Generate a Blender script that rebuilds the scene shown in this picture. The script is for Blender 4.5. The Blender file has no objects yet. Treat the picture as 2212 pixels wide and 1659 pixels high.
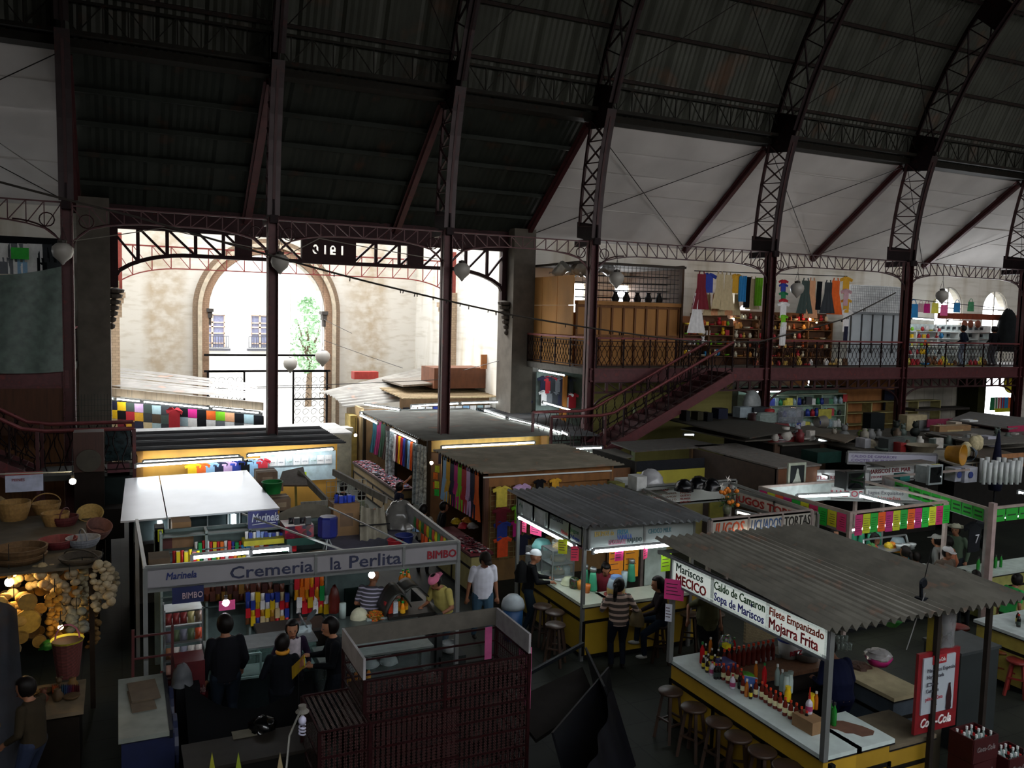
import bpy, math, random
from mathutils import Vector as V, Matrix
random.seed(7)
S=bpy.context.scene; COL=S.collection
PI=math.pi; cos=math.cos; sin=math.sin; rad=math.radians; U=random.uniform
# ---------------------------------------------------------------- camera (eye 6 m above the market floor, on the gallery opposite)
FPX=1829.67; YAW=0.43604471; PIT=0.08003706; ROL=0.02528663; EYE=V((0,0,6.0))
_f=V((sin(YAW)*cos(PIT),cos(YAW)*cos(PIT),-sin(PIT))); _r=V((cos(YAW),-sin(YAW),0)); _u=_r.cross(_f)
CR=_r*cos(ROL)+_u*sin(ROL); CU=_u*cos(ROL)-_r*sin(ROL)
def P(px,py,x=None,y=None,z=None):
    "where the sight line through a measured point of the photograph meets a known plane of the building"
    d=_f+CR*((px-1106)/FPX)-CU*((py-829.5)/FPX)
    t=x/d.x if x is not None else (y/d.y if y is not None else (z-6.0)/d.z)
    return EYE+d*t
cam=bpy.data.cameras.new('camera'); co=bpy.data.objects.new('camera',cam); COL.objects.link(co)
cam.sensor_width=36; cam.lens=FPX/2212*36; cam.clip_end=300; cam.clip_start=.05
m=Matrix((CR,CU,-_f)).transposed().to_4x4(); m.translation=EYE; co.matrix_world=m; S.camera=co
S.view_settings.view_transform='Standard'; S.view_settings.look='None'; S.view_settings.exposure=0; S.view_settings.gamma=1
S.view_settings.use_curve_mapping=False
S.cycles.use_denoising=True; S.cycles.use_adaptive_sampling=True; S.cycles.adaptive_threshold=.03; S.cycles.max_bounces=5; S.cycles.diffuse_bounces=3; S.cycles.glossy_bounces=2; S.cycles.transmission_bounces=4
S.cycles.transparent_max_bounces=12; S.cycles.caustics_reflective=False; S.cycles.caustics_refractive=False; S.cycles.sample_clamp_indirect=4
# ---------------------------------------------------------------- materials
def lin(c):
    c=c/255.0
    return c/12.92 if c<=.04045 else ((c+.055)/1.055)**2.4
MATS={}
def hexc(h): return tuple(int(h[i:i+2],16) for i in (0,2,4))
def M(h,rough=.6,metal=0.,kind='plain',emit=0.,sc=6.,amt=.25,alpha=1.,trans=0.):
    "procedural material: a base colour h broken up by noise, planks, corrugation..."
    key=(h,rough,metal,kind,emit,sc,amt,alpha,trans)
    if key in MATS: return MATS[key]
    m=bpy.data.materials.new(kind+'_'+h); m.use_nodes=True; nt=m.node_tree; N=nt.nodes; L=nt.links
    b=N['Principled BSDF']; c=tuple(lin(v) for v in hexc(h))+(1,)
    b.inputs['Base Color'].default_value=c; b.inputs['Roughness'].default_value=rough; b.inputs['Metallic'].default_value=metal
    b.inputs['Alpha'].default_value=alpha
    if max(c[:3])<.035 and rough>.4: b.inputs['Specular IOR Level'].default_value=.15
    if trans: b.inputs['Transmission Weight'].default_value=trans; b.inputs['IOR'].default_value=1.33
    if emit:
        b.inputs['Emission Color'].default_value=c; b.inputs['Emission Strength'].default_value=emit
        MATS[key]=m; return m
    tc=N.new('ShaderNodeTexCoord')
    def noise(scale,vec=None,det=3):
        n=N.new('ShaderNodeTexNoise'); n.inputs['Scale'].default_value=scale; n.inputs['Detail'].default_value=det
        L.new(vec or tc.outputs['Object'],n.inputs['Vector']); return n.outputs['Fac']
    def mapv(s,r=(0,0,0)):
        q=N.new('ShaderNodeMapping'); q.inputs['Scale'].default_value=s; q.inputs['Rotation'].default_value=r
        L.new(tc.outputs['Object'],q.inputs['Vector']); return q.outputs['Vector']
    def ramp(fac,stops):
        r=N.new('ShaderNodeValToRGB'); e=r.color_ramp.elements
        while len(e)<len(stops): e.new(.5)
        for el,(p,cc) in zip(e,stops): el.position=p; el.color=cc
        L.new(fac,r.inputs[0]); return r.outputs[0]
    def k(f,cc=c): return tuple(min(1,v*f) for v in cc[:3])+(1,)
    if kind=='plain': L.new(ramp(noise(sc),[(.3,k(1-amt)),(.7,k(1+amt*.4))]),b.inputs['Base Color'])
    elif kind=='plaster':   # limewash with damp streaks and brown stains
        st=noise(1.,mapv((1.3,1.3,.25)),6); hz=noise(1.,mapv((.5,.5,5)),4)
        a=ramp(st,[(.48,c),(.66,k(.78,(c[0],c[1]*.95,c[2]*.86))),(.78,k(.55,(c[0],c[1]*.9,c[2]*.75)))])
        d=ramp(hz,[(.5,(1,1,1,1)),(.72,(.8,.78,.74,1))]); x=N.new('ShaderNodeMixRGB'); x.blend_type='MULTIPLY'; x.inputs[0].default_value=1
        L.new(a,x.inputs[1]); L.new(d,x.inputs[2]); L.new(x.outputs[0],b.inputs['Base Color'])
    elif kind=='vest':   # limewash with two long brown rain-stained bands either side of the street arch
        sp=N.new('ShaderNodeSeparateXYZ'); L.new(tc.outputs['Object'],sp.inputs[0]); mr=N.new('ShaderNodeMapRange'); mr.inputs[1].default_value=0; mr.inputs[2].default_value=14; L.new(sp.outputs[0],mr.inputs[0])
        bands=ramp(mr.outputs[0],[(0,(0,0,0,1)),(.06,(0,0,0,1)),(.09,(1,1,1,1)),(.17,(.8,.8,.8,1)),(.2,(0,0,0,1)),(.66,(0,0,0,1)),(.69,(.6,.6,.6,1)),(.76,(1,1,1,1)),(.8,(.9,.9,.9,1)),(.83,(0,0,0,1))])
        n1=ramp(noise(1.,mapv((2.2,2.2,2.6)),6),[(.38,(.25,.25,.25,1)),(.62,(1,1,1,1))]); mu=N.new('ShaderNodeMixRGB'); mu.blend_type='MULTIPLY'; mu.inputs[0].default_value=1; L.new(bands,mu.inputs[1]); L.new(n1,mu.inputs[2])
        n2=ramp(noise(1.,mapv((1.5,1.5,6)),5),[(.5,c),(.75,k(.8,(c[0],c[1]*.95,c[2]*.88)))]); x=N.new('ShaderNodeMixRGB'); L.new(mu.outputs[0],x.inputs[0]); L.new(n2,x.inputs[1]); x.inputs[2].default_value=(c[0]*.68,c[1]*.58,c[2]*.46,1); L.new(x.outputs[0],b.inputs['Base Color'])
    elif kind=='wood': L.new(ramp(noise(1.,mapv((sc*3,sc*3,sc*.25)),5),[(.25,k(.62)),(.5,c),(.75,k(1.2))]),b.inputs['Base Color'])
    elif kind=='ply': L.new(ramp(noise(1.,mapv((sc,sc*.8,sc*.35)),5),[(.3,k(.7)),(.55,c),(.8,k(1.15))]),b.inputs['Base Color'])
    elif kind=='rust': L.new(ramp(noise(sc,None,6),[(.35,c),(.6,k(.7)),(.75,(c[0]*1.5+.01,c[1]*.9,c[2]*.7,1))]),b.inputs['Base Color'])
    elif kind=='floor':
        br=N.new('ShaderNodeTexBrick'); br.inputs['Scale'].default_value=1.; br.offset=0; br.inputs['Mortar Size'].default_value=.012
        br.inputs['Brick Width'].default_value=.6; br.inputs['Row Height'].default_value=.6
        br.inputs['Color1'].default_value=c; br.inputs['Color2'].default_value=k(.88); br.inputs['Mortar'].default_value=k(.5)
        L.new(tc.outputs['Object'],br.inputs['Vector']); x=N.new('ShaderNodeMixRGB'); x.blend_type='MULTIPLY'; x.inputs[0].default_value=1
        L.new(br.outputs[0],x.inputs[1]); L.new(ramp(noise(.9,None,6),[(.35,(.6,.6,.6,1)),(.7,(1.15,1.15,1.1,1))]),x.inputs[2]); L.new(x.outputs[0],b.inputs['Base Color'])
    elif kind=='brick':
        br=N.new('ShaderNodeTexBrick'); br.inputs['Scale'].default_value=sc; br.inputs['Mortar Size'].default_value=.02
        br.inputs['Color1'].default_value=c; br.inputs['Color2'].default_value=k(.82); br.inputs['Mortar'].default_value=k(.6)
        L.new(mapv((1,1,1),(PI/2,0,0)),br.inputs['Vector']); L.new(br.outputs[0],b.inputs['Base Color'])
    elif kind=='goods':     # little packets in many colours
        v=N.new('ShaderNodeTexVoronoi'); v.inputs['Scale'].default_value=sc; L.new(tc.outputs['Object'],v.inputs['Vector'])
        hs=N.new('ShaderNodeMixRGB'); hs.blend_type='MULTIPLY'; hs.inputs[0].default_value=1; L.new(v.outputs['Color'],hs.inputs[1]); hs.inputs[2].default_value=k(1)
        L.new(hs.outputs[0],b.inputs['Base Color'])
    elif kind=='stripe':
        w=N.new('ShaderNodeTexWave'); w.bands_direction='Z'; w.inputs['Scale'].default_value=sc; L.new(tc.outputs['Object'],w.inputs['Vector'])
        L.new(ramp(w.outputs['Fac'],[(amt,c),(amt+.04,k(.12))]),b.inputs['Base Color'])
    MATS[key]=m; return m
# ---------------------------------------------------------------- mesh builder
class MB:
    def __init__(s): s.v=[]; s.f=[]; s.m=[]
    def add(s,vs,fs,m=0):
        n=len(s.v); s.v+= [V(q) for q in vs]; s.f+=[tuple(i+n for i in f) for f in fs]; s.m+=[m]*len(fs); return s
    def box(s,x0,y0,z0,x1,y1,z1,m=0,rz=0,rx=0,ry=0):
        c=V(((x0+x1)/2,(y0+y1)/2,(z0+z1)/2)); h=V((abs(x1-x0)/2,abs(y1-y0)/2,abs(z1-z0)/2))
        vs=[V((a*h.x,b*h.y,d*h.z)) for a in (-1,1) for b in (-1,1) for d in (-1,1)]
        if rz or rx or ry:
            R=Matrix.Rotation(rz,3,'Z')@Matrix.Rotation(ry,3,'Y')@Matrix.Rotation(rx,3,'X'); vs=[R@q for q in vs]
        return s.add([q+c for q in vs],[(0,1,3,2),(4,6,7,5),(0,4,5,1),(2,3,7,6),(0,2,6,4),(1,5,7,3)],m)
    def bar(s,p,q,w,h=None,m=0,up=(0,0,1)):
        p=V(p); q=V(q); h=h or w; d=(q-p)
        if d.length<1e-6: return s
        d.normalize(); a=d.cross(V(up))
        if a.length<1e-3: a=d.cross(V((0,1,0)))
        a.normalize(); b=a.cross(d); a*=w/2; b*=h/2
        return s.add([p-a-b,p+a-b,p+a+b,p-a+b,q-a-b,q+a-b,q+a+b,q-a+b],[(0,1,2,3),(7,6,5,4),(0,4,5,1),(1,5,6,2),(2,6,7,3),(3,7,4,0)],m)
    def tube(s,pts,r,n=8,m=0,cap=True):
        pts=[V(p) for p in pts]; rs=r if isinstance(r,(list,tuple)) else [r]*len(pts); rings=[]; n0=len(s.v); vs=[]; fs=[]
        a=None
        for i,p in enumerate(pts):
            d=(pts[min(i+1,len(pts)-1)]-pts[max(i-1,0)]).normalized()
            if a is None:
                a=d.cross(V((0,0,1)));
                if a.length<1e-2: a=d.cross(V((0,1,0)))
            a=(a-d*a.dot(d)).normalized(); b=d.cross(a)
            vs+=[p+(a*cos(2*PI*k/n)+b*sin(2*PI*k/n))*rs[i] for k in range(n)]
        for i in range(len(pts)-1):
            for k in range(n): fs.append((i*n+k,i*n+(k+1)%n,(i+1)*n+(k+1)%n,(i+1)*n+k))
        if cap: fs.append(tuple(range(n))[::-1]); fs.append(tuple((len(pts)-1)*n+k for k in range(n)))
        return s.add(vs,fs,m)
    def lathe(s,prof,c=(0,0,0),n=16,m=0,cap=True,sx=1,sy=1,R=None):
        c=V(c); vs=[]; fs=[]
        for r,z in prof:
            for k in range(n):
                q=V((r*cos(2*PI*k/n)*sx,r*sin(2*PI*k/n)*sy,z)); vs.append(c+(R@q if R else q))
        for i in range(len(prof)-1):
            for k in range(n): fs.append((i*n+k,i*n+(k+1)%n,(i+1)*n+(k+1)%n,(i+1)*n+k))
        if cap: fs.append(tuple(range(n))[::-1]); fs.append(tuple((len(prof)-1)*n+k for k in range(n)))
        return s.add(vs,fs,m)
    def ball(s,c,r,sx=1,sy=1,sz=1,n=12,m=0):
        k=max(5,n//2+1); return s.lathe([(max(r*sin(PI*i/k),.0005),-r*cos(PI*i/k)*sz) for i in range(k+1)],c,n,m,True,sx,sy)
    def poly(s,pts,th=None,nrm=None,m=0):
        pts=[V(p) for p in pts]; n=len(pts)
        if th is None: return s.add(pts,[tuple(range(n))],m)
        if nrm is None: nrm=(pts[1]-pts[0]).cross(pts[2]-pts[0]).normalized()
        o=V(nrm)*th
        return s.add(pts+[p+o for p in pts],[tuple(range(n))[::-1],tuple(range(n,2*n))]+[(i,(i+1)%n,n+(i+1)%n,n+i) for i in range(n)],m)
    def grid(s,fn,nu,nv,m=0,th=0):
        "surface fn(u,v) u,v in 0..1"
        vs=[V(fn(i/nu,j/nv)) for i in range(nu+1) for j in range(nv+1)]
        fs=[(i*(nv+1)+j,(i+1)*(nv+1)+j,(i+1)*(nv+1)+j+1,i*(nv+1)+j+1) for i in range(nu) for j in range(nv)]
        return s.add(vs,fs,m)
    def xf(s,Mx,frm=0):
        for i in range(frm,len(s.v)): s.v[i]=Mx@s.v[i]
        return s
    def build(s,name,mats,parent=None,smooth=False,world=True,solid=0):
        me=bpy.data.meshes.new(name)
        off=V((0,0,0))
        if parent is not None and world:
            r=parent
            while r.parent: r=r.parent
            off=r.location
        me.from_pydata([tuple(q-off) for q in s.v],[],s.f)
        if not isinstance(mats,(list,tuple)): mats=[mats]
        for q in mats: me.materials.append(q)
        me.polygons.foreach_set('material_index',s.m)
        if smooth: me.polygons.foreach_set('use_smooth',[True]*len(s.f))
        me.update(); o=bpy.data.objects.new(name,me); COL.objects.link(o)
        if parent is not None: o.parent=parent
        if solid:
            q=o.modifiers.new('s','SOLIDIFY'); q.thickness=solid; q.offset=0
        return o
def tag(o,label,cat,group=None):
    o['label']=label; o['category']=cat
    if group: o['group']=group
    return o
def thing(name,label,cat,loc=(0,0,0),rz=0,group=None):
    o=bpy.data.objects.new(name,None); o.empty_display_size=.1; COL.objects.link(o); o.location=loc; o.rotation_euler=(0,0,rz)
    return tag(o,label,cat,group)
def struct(name,mb,mat,**k):
    o=mb.build(name,mat,**k); o['kind']='structure'; return o
def dup(o,loc=None,rz=None,label=None,group=None,swap=None,parent=None,scale=None):
    c=o.copy(); COL.objects.link(c)
    if parent is not None: c.parent=parent
    if loc is not None: c.location=loc
    if rz is not None: c.rotation_euler=(0,0,rz)
    if scale is not None: c.scale=(scale,)*3 if not isinstance(scale,tuple) else scale
    if label: c['label']=label
    if group: c['group']=group
    if swap and c.type=='MESH' and c.name.split('.')[0] in swap:
        for i,mm in enumerate(swap[c.name.split('.')[0]]):
            if mm: c.material_slots[i].link='OBJECT'; c.material_slots[i].material=mm
    for ch in list(o.children): dup(ch,swap=swap,parent=c)
    return c
def text(body,size,origin,ux,uy,mat,parent=None,name='lettering',ext=.004,bold=0.,align='LEFT',shear=0.,sx=1.,world=True,fit=None):
    "letters as thin solid mesh; origin = left end of baseline, ux reading direction, uy up"
    cu=bpy.data.curves.new(name,'FONT'); cu.body=body; cu.size=size; cu.extrude=ext; cu.bevel_depth=bold; cu.bevel_resolution=0; cu.align_x=align; cu.shear=shear; cu.resolution_u=2
    t=bpy.data.objects.new('t',cu); COL.objects.link(t)
    dg=bpy.context.evaluated_depsgraph_get(); me=bpy.data.meshes.new_from_object(t.evaluated_get(dg)); COL.objects.unlink(t); bpy.data.objects.remove(t)
    if fit and len(me.vertices):
        w=max(v.co.x for v in me.vertices)-min(v.co.x for v in me.vertices); sx=fit/max(w,1e-3)
    ux=V(ux).normalized(); uy=V(uy).normalized(); uz=ux.cross(uy); o0=V(origin)
    off=V((0,0,0))
    if parent is not None and world:
        r=parent
        while r.parent: r=r.parent
        off=r.location
    for v in me.vertices: c=v.co.copy(); v.co=o0+ux*c.x*sx+uy*c.y+uz*c.z-off
    me.materials.clear(); me.materials.append(mat); me.name=name
    o=bpy.data.objects.new(name,me); COL.objects.link(o)
    if parent is not None: o.parent=parent
    return o
# ================================================================ the iron hall
IRON=M('3a1a1c',.5,.3,'rust',sc=3); IRON2=M('4a2023',.45,.3,'rust',sc=3); IRONL=M('2f2325',.4,.5,'rust',sc=3); DARKI=M('211619',.5,.3,'rust',sc=3)
PLAS=M('e9e4da',.85,0,'plaster'); WHITEC=M('c2bebb',.8,0,'plain',sc=.7,amt=.16)
COLX=[-8.0,-1.08,3.69,8.55,13.36,20.44,27.11,33.91,40.8]
YC=23.0; YW=28.0; AY,AZ,RO,RI=10.1,8.0,13.85,12.75
def arc(R,z): return AY+math.sqrt(max(R*R-(z-AZ)**2,0))
def arcp(R,a): return (AY+R*cos(a),AZ+R*sin(a))       # a from 0 (springing, far side) to PI (near side)
fl=MB().box(-14,-9,-.2,46,44,0); struct('floor',fl,M('2a2d28',.6,0,'floor'))
# outer walls
w=MB(); w.box(-14,YW,0,-.2,YW+.5,9.2); struct('wall_north_left',w,PLAS)
w=MB()
# right of the portal the wall has arched windows above the gallery and openings below it
def wall_open(mb,x0,x1,y0,y1,z0,z1,ops):
    "wall in the XZ plane with round-headed openings (xa,xb,za,zs) ; zs springing"
    xs=x0
    for xa,xb,za,zs,rnd in sorted(ops):
        mb.box(xs,y0,z0,xa,y1,z1)
        if za>z0: mb.box(xa,y0,z0,xb,y1,za)
        r=(xb-xa)/2; c=(xa+xb)/2
        if rnd:
            n=16
            for i in range(n):
                a0=PI-PI*i/n; a1=PI-PI*(i+1)/n; pa=(c+r*cos(a0),zs+r*sin(a0)); pb=(c+r*cos(a1),zs+r*sin(a1))
                vs=[(pa[0],y0,pa[1]),(pb[0],y0,pb[1]),(pb[0],y0,z1),(pa[0],y0,z1)]; mb.add(vs+[(q[0],y1,q[2]) for q in vs],[(0,1,2,3),(7,6,5,4),(0,4,5,1),(1,5,6,2),(3,7,4,0)])
        else: mb.box(xa,y0,zs,xb,y1,z1)
        xs=xb
    mb.box(xs,y0,z0,x1,y1,z1)
wall_open(w,12.8,46,YW,YW+.5,4.2,9.2,[(15.3,16.2,5.6,7.3,0),(17.3,18.2,5.6,7.3,0),(22.6,23.3,5.9,6.9,1),(34.95,36.85,5.8,6.95,1),(38.3,40.1,5.7,6.9,1)]); wall_open(w,12.8,46,YW,YW+.5,0,4.2,[(22.1,22.8,2.9,3.9,0),(27.3,29.0,3.0,3.9,0),(30.2,30.7,3.,3.9,0),(38.3,41.6,1.2,3.9,0)])
struct('wall_north',w,PLAS)
for i,(a,b) in enumerate([(34.95,36.85),(38.3,40.1)]):
    g=MB(); c=(a+b)/2; r=(b-a)/2
    pts=[(a,YW+.1,5.8)]+[(c+r*cos(t),YW+.1,6.95+r*sin(t)) for t in [PI-PI*k/12 for k in range(13)]]+[(b,YW+.1,5.8)]
    for k in range(len(pts)-1): g.bar(pts[k],pts[k+1],.09,.09)
    g.bar((c,YW+.1,5.8),(c,YW+.1,6.95+r),.05); g.bar((a,YW+.1,6.9),(b,YW+.1,6.9),.05)
    struct('window_%d'%(i+1),g,M('b9b4ae',.5))
struct('wall_west',MB().box(-14.3,-9,0,-14,YW+.5,22),M('6d6862',.9,0,'plaster'))
struct('wall_east',MB().box(46,-9,0,46.3,YW+.5,22),M('6d6862',.9,0,'plaster'))
struct('wall_south',MB().box(-14,-9.3,0,46,-9,12),M('6d6862',.9,0,'plaster'))
# barrel roof of corrugated sheet; every sheet is a shallow zigzag so the ribs catch light
def roof_sheet():
    b=MB(); nA=26; a0=rad(17.2); a1=PI-rad(17.2); x0=-14.; x1=46.; step=.19; nx=int((x1-x0)/step)
    rows=[]
    for j in range(nA+1):
        a=a0+(a1-a0)*j/nA; row=[]
        for i in range(nx*2+1):
            x=x0+i*step/2; R=RO+.22+(.03 if i%2 else 0)+(.03 if (i//2)%6==0 else 0); y,z=arcp(R,a); row.append((x,y,z))
        rows.append(row)
    n=nx*2+1; vs=[p for r in rows for p in r]
    fs=[(j*n+i,(j+1)*n+i,(j+1)*n+i+1,j*n+i+1) for j in range(nA) for i in range(n-1)]
    b.add(vs,fs); return b
struct('ceiling',roof_sheet(),M('3c3e35',.5,.3,'rust',sc=.9,amt=.3))
# aisle ceilings: white boarded in the outer bays, dark corrugated over the portal bays
def slope(x0,x1,nst,jag=.085,far=False):
    b=MB(); N=nst
    for k in range(N):
        t0=k/N; t1=(k+1)/N; y0=23.75+(YW+.1-23.75)*t0; y1=23.75+(YW+.1-23.75)*t1; z0=12.15-3.3*t0; z1=12.15-3.3*t1
        nx=14
        def fn(u,v,y0=y0,y1=y1,z0=z0,z1=z1): return (x0+(x1-x0)*u,y0+(y1-y0)*v,z0+(z1-z0)*v-jag*v+.03*sin(u*9+z0*3))
        b.grid(fn,nx,2)
        b.add([(x0,y1,z1-jag),(x1,y1,z1-jag),(x1,y1,z1),(x0,y1,z1)],[(0,1,2,3)])
    return b
struct('ceiling_aisle_west',slope(-14,-1.0,6),WHITEC)
struct('ceiling_aisle_east',slope(13.45,46,6),WHITEC)
b=MB()
for k in range(5):
    t0=k/5; t1=(k+1)/5; ya=23.75+4.35*t0; yb=23.75+4.35*t1; za=12.2-3.3*t0; zb=12.2-3.3*t1
    nn=int(14.4/.1)
    b.grid(lambda u,v: (-1+14.4*u,ya+(yb-ya)*v,za+(zb-za)*v+(.022 if int(round(u*nn))%2 else 0)-(.05 if int(round(u*nn))%18<2 else 0)),nn,1)
    b.box(-1,yb-.05,zb-.16,13.4,yb+.05,zb-.04)
struct('ceiling_portal',b,M('2c302b',.6,.3,'rust',sc=1.2))
# wall plate above aisle opening / eaves beam where barrel and aisle roof meet
b=MB(); b.box(-14,23.2,12.1,46,23.7,12.3); b.box(-14,22.9,12.32,46,23.1,12.42)
for x in [(-14+.55*i) for i in range(110)]: b.bar((x,23.0,12.4),(x,23.0,13.1),.03); b.bar((x,23.0,12.4 if int(x/.55)%2 else 13.1),(x+.55,23.0,13.1 if int(x/.55)%2 else 12.4),.025)
b.bar((-14,23.0,13.1),(46,23.0,13.1),.07)
struct('trim_1',b,M('24221d',.6,.3,'rust'))
b=MB()
for a in [rad(d) for d in (22.5,28.5,34.5,41,48,56,64,73,82,91,100,110,120,130,140,150,160)]:
    y,z=arcp(RO+.1,a); b.bar((-14,y,z),(46,y,z),.09,.16,up=(0,cos(a),sin(a)))
struct('trim_2',b,M('2a221f',.6,.3,'rust'))
# columns, each with its lattice rib (both legs of the arch) and aisle rafter
def lattice(b,x,pi,po,w,zig=.03):
    "two chords (lists of (y,z)) joined by X bracing"
    for L_ in (pi,po):
        for k in range(len(L_)-1): b.bar((x,)+L_[k],(x,)+L_[k+1],w,.07,up=(1,0,0))
    for k in range(len(pi)-1):
        b.bar((x-.03,)+pi[k],(x-.03,)+po[k+1],zig,.055,up=(1,0,0)); b.bar((x+.03,)+po[k],(x+.03,)+pi[k+1],zig,.055,up=(1,0,0)); b.bar((x,)+pi[k],(x,)+po[k],zig,.055,up=(1,0,0))
names=['far left','left edge of the portal','second from the left across the portal','third across the portal','right edge of the portal','in front of the hanging dresses','in front of the shuttered shop','at the right end of the gallery','']
for ci,x in enumerate(COLX):
    if ci in (0,8): continue
    t=thing('iron_column','dark red riveted iron column with roof rib, '+names[ci],'column',(x,YC,0))
    s=MB(); s.box(x-.13,YC-.03,0,x+.13,YC+.03,8.4); s.box(x-.13,YC-.16,0,x-.1,YC+.16,8.4); s.box(x+.1,YC-.16,0,x+.13,YC+.16,8.4)
    s.box(x-.16,YC-.15,0,x+.16,YC+.15,.35)
    for k in range(40):
        z=.5+k*.2; s.ball((x-.115,YC-.165,z),.015,n=6); s.ball((x+.115,YC-.165,z),.015,n=6)
    s.build('shaft',IRON2,t)
    g=MB()
    g.poly([(x-.02,22.72,8.3),(x-.02,24.0,8.55),(x-.02,24.0,9.05),(x-.02,22.72,8.85)],.04,(1,0,0)); g.poly([(x-.02,22.3,11.7),(x-.02,23.5,11.85),(x-.02,23.1,13.15),(x-.02,21.9,12.8)],.04,(1,0,0))
    g.box(x-.1,22.7,8.25,x+.1,24.0,8.45); g.build('gusset_plate',DARKI,t)
    l=MB(); n=5
    zi=[8.8+(12.0-8.8)*k/n for k in range(n+1)]
    lattice(l,x,[(arc(RI,z),z) for z in zi],[(arc(RO,z-.0)-.05,z+.1) for z in zi],.1)
    l.build('lattice_strut',IRON,t)
    r=MB(); n=24; aa=[rad(20)+(rad(160)-rad(20))*k/n for k in range(n+1)]
    lattice(r,x,[arcp(RI,a) for a in aa],[arcp(RO,a) for a in aa],.16)
    for k in range(len(aa)-1):      # flat inner flange catches light
        p,q=arcp(RI,aa[k]),arcp(RI,aa[k+1]); r.bar((x,)+p,(x,)+q,.3,.02,1,up=(0,cos(aa[k]),sin(aa[k])))
    y,z=arcp((RI+RO)/2,rad(41)); r.box(x-.05,y-.55,z-.45,x+.05,y+.55,z+.45,rx=rad(41))
    r.build('arched_rib',[M('2a1c1d',.5,.3,'rust'),IRONL],t)
    fl_=MB(); zz=[8.45+(12.2-8.45)*k/6 for k in range(7)]
    for k in range(6): fl_.bar((x,arc(RI,zz[k])-.02,zz[k]),(x,arc(RI,zz[k+1])-.02,zz[k+1]),.32,.02,up=(0,1,0))
    fl_.build('flange',IRONL,t)
    rf=MB(); rf.bar((x,23.55,12.0),(x,27.95,8.75),.16,.24); rf.bar((x,23.55,12.0),(x,27.95,8.75),.3,.03); rf.build('rafter',IRON2,t)
# wind bracing rods
def rods(name,label,pairs,r=.012,mat=None,cat='tie rod',group=None):
    b=MB()
    for p,q in pairs: b.bar(p,q,r*2,r*2)
    return tag(b.build(name,mat or M('2a2524',.5,.5)),label,cat,group)
k=0
bayn=['left of the portal','','','','right of the portal','behind the third rib','behind the fourth rib','']
for i in (0,4,5,6,7):
    xa,xb=COLX[i]+.1,COLX[i+1]-.1
    for (p,q) in (((xa,23.4,12.),(xb,27.9,8.9)),((xb,23.4,12.),(xa,27.9,8.9))):
        tag(MB().tube([p,q],.014,5).build('tie_rod',M('2a2524',.5,.5)),'thin black tie rod crossing under the white aisle ceiling','tie rod','crossed tie rods under the white ceiling')
for i in range(1,8):
    xa,xb=COLX[i]+.1,COLX[i+1]-.1
    y0,z0=arcp(RI+.5,rad(22)); y1,z1=arcp(RI+.5,rad(50))
    for (p,q) in (((xa,y0,z0),(xb,y1,z1)),((xb,y0,z0),(xa,y1,z1))):
        tag(MB().tube([p,q],.014,5).build('tie_rod',M('2a2524',.5,.5)),'thin black tie rod crossing below the corrugated barrel roof','tie rod','crossed tie rods under the barrel roof')
# arched lattice girders between the columns, about 8 m up
def girder(xa,xb,y,zt,zb,zend,mat,name,label,n,w=.035,group=None,arch=.75):
    "flat top chord, bottom chord curving down to the supports"
    t=MB(); N=n; bot=[]
    L_=xb-xa
    for k in range(N+1):
        u=k/N; x=xa+L_*u; d=min(u,1-u)*L_; z=zb if d>arch*2 else zend+(zb-zend)*math.sqrt(max(0,1-((arch*2-d)/(arch*2))**2)); bot.append((x,y,z))
    top=[(p[0],y,zt) for p in bot]
    for k in range(N): t.bar(top[k],top[k+1],w*2,w*1.6); t.bar(bot[k],bot[k+1],w*2,w*1.6)
    for k in range(N+1): t.bar(top[k],bot[k],w,w)
    for k in range(N):
        if k<N/2: t.bar(top[k],bot[k+1],w,w)
        else: t.bar(bot[k],top[k+1],w,w)
    return tag(t.build(name,mat),label,'girder',group)
GL=['over the gallery left of the portal','across the left of the portal','across the middle of the portal','across the right of the portal','above the plywood shop on the gallery','above the hanging dresses','above the gallery shop with blue bags','']
for i in range(0,8):
    xa,xb=COLX[i]+.1,COLX[i+1]-.1
    inner=1<=i<=3
    if i<7: girder(xa,xb,YC,8.42 if not inner else 8.35,7.98 if not inner else 8.02,7.5,IRON2 if i<4 else M('4f3a3d',.45,.4,'rust'),'lattice_girder','slim arched iron lattice girder '+GL[i],12 if inner else 18,.022,arch=.9)
# curly corner brackets and scroll rings at the column tops
for ci,x in enumerate(COLX[1:8]):
    b=MB()
    for sg in (-1,1):
        pts=[(x+sg*(.13+1.0*(1-cos(a))),YC,7.35+.62*sin(a)) for a in [rad(d) for d in range(0,91,10)]]
        b.tube(pts,.022,6)
        b.tube([(x+sg*(.42+.16*cos(a)),YC,8.0+.16*sin(a)) for a in [rad(30*k) for k in range(13)]],.016,6)
    tag(b.build('scroll_bracket',IRON),'curved iron scroll brackets at the head of a column','bracket','scroll brackets on the columns')
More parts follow.
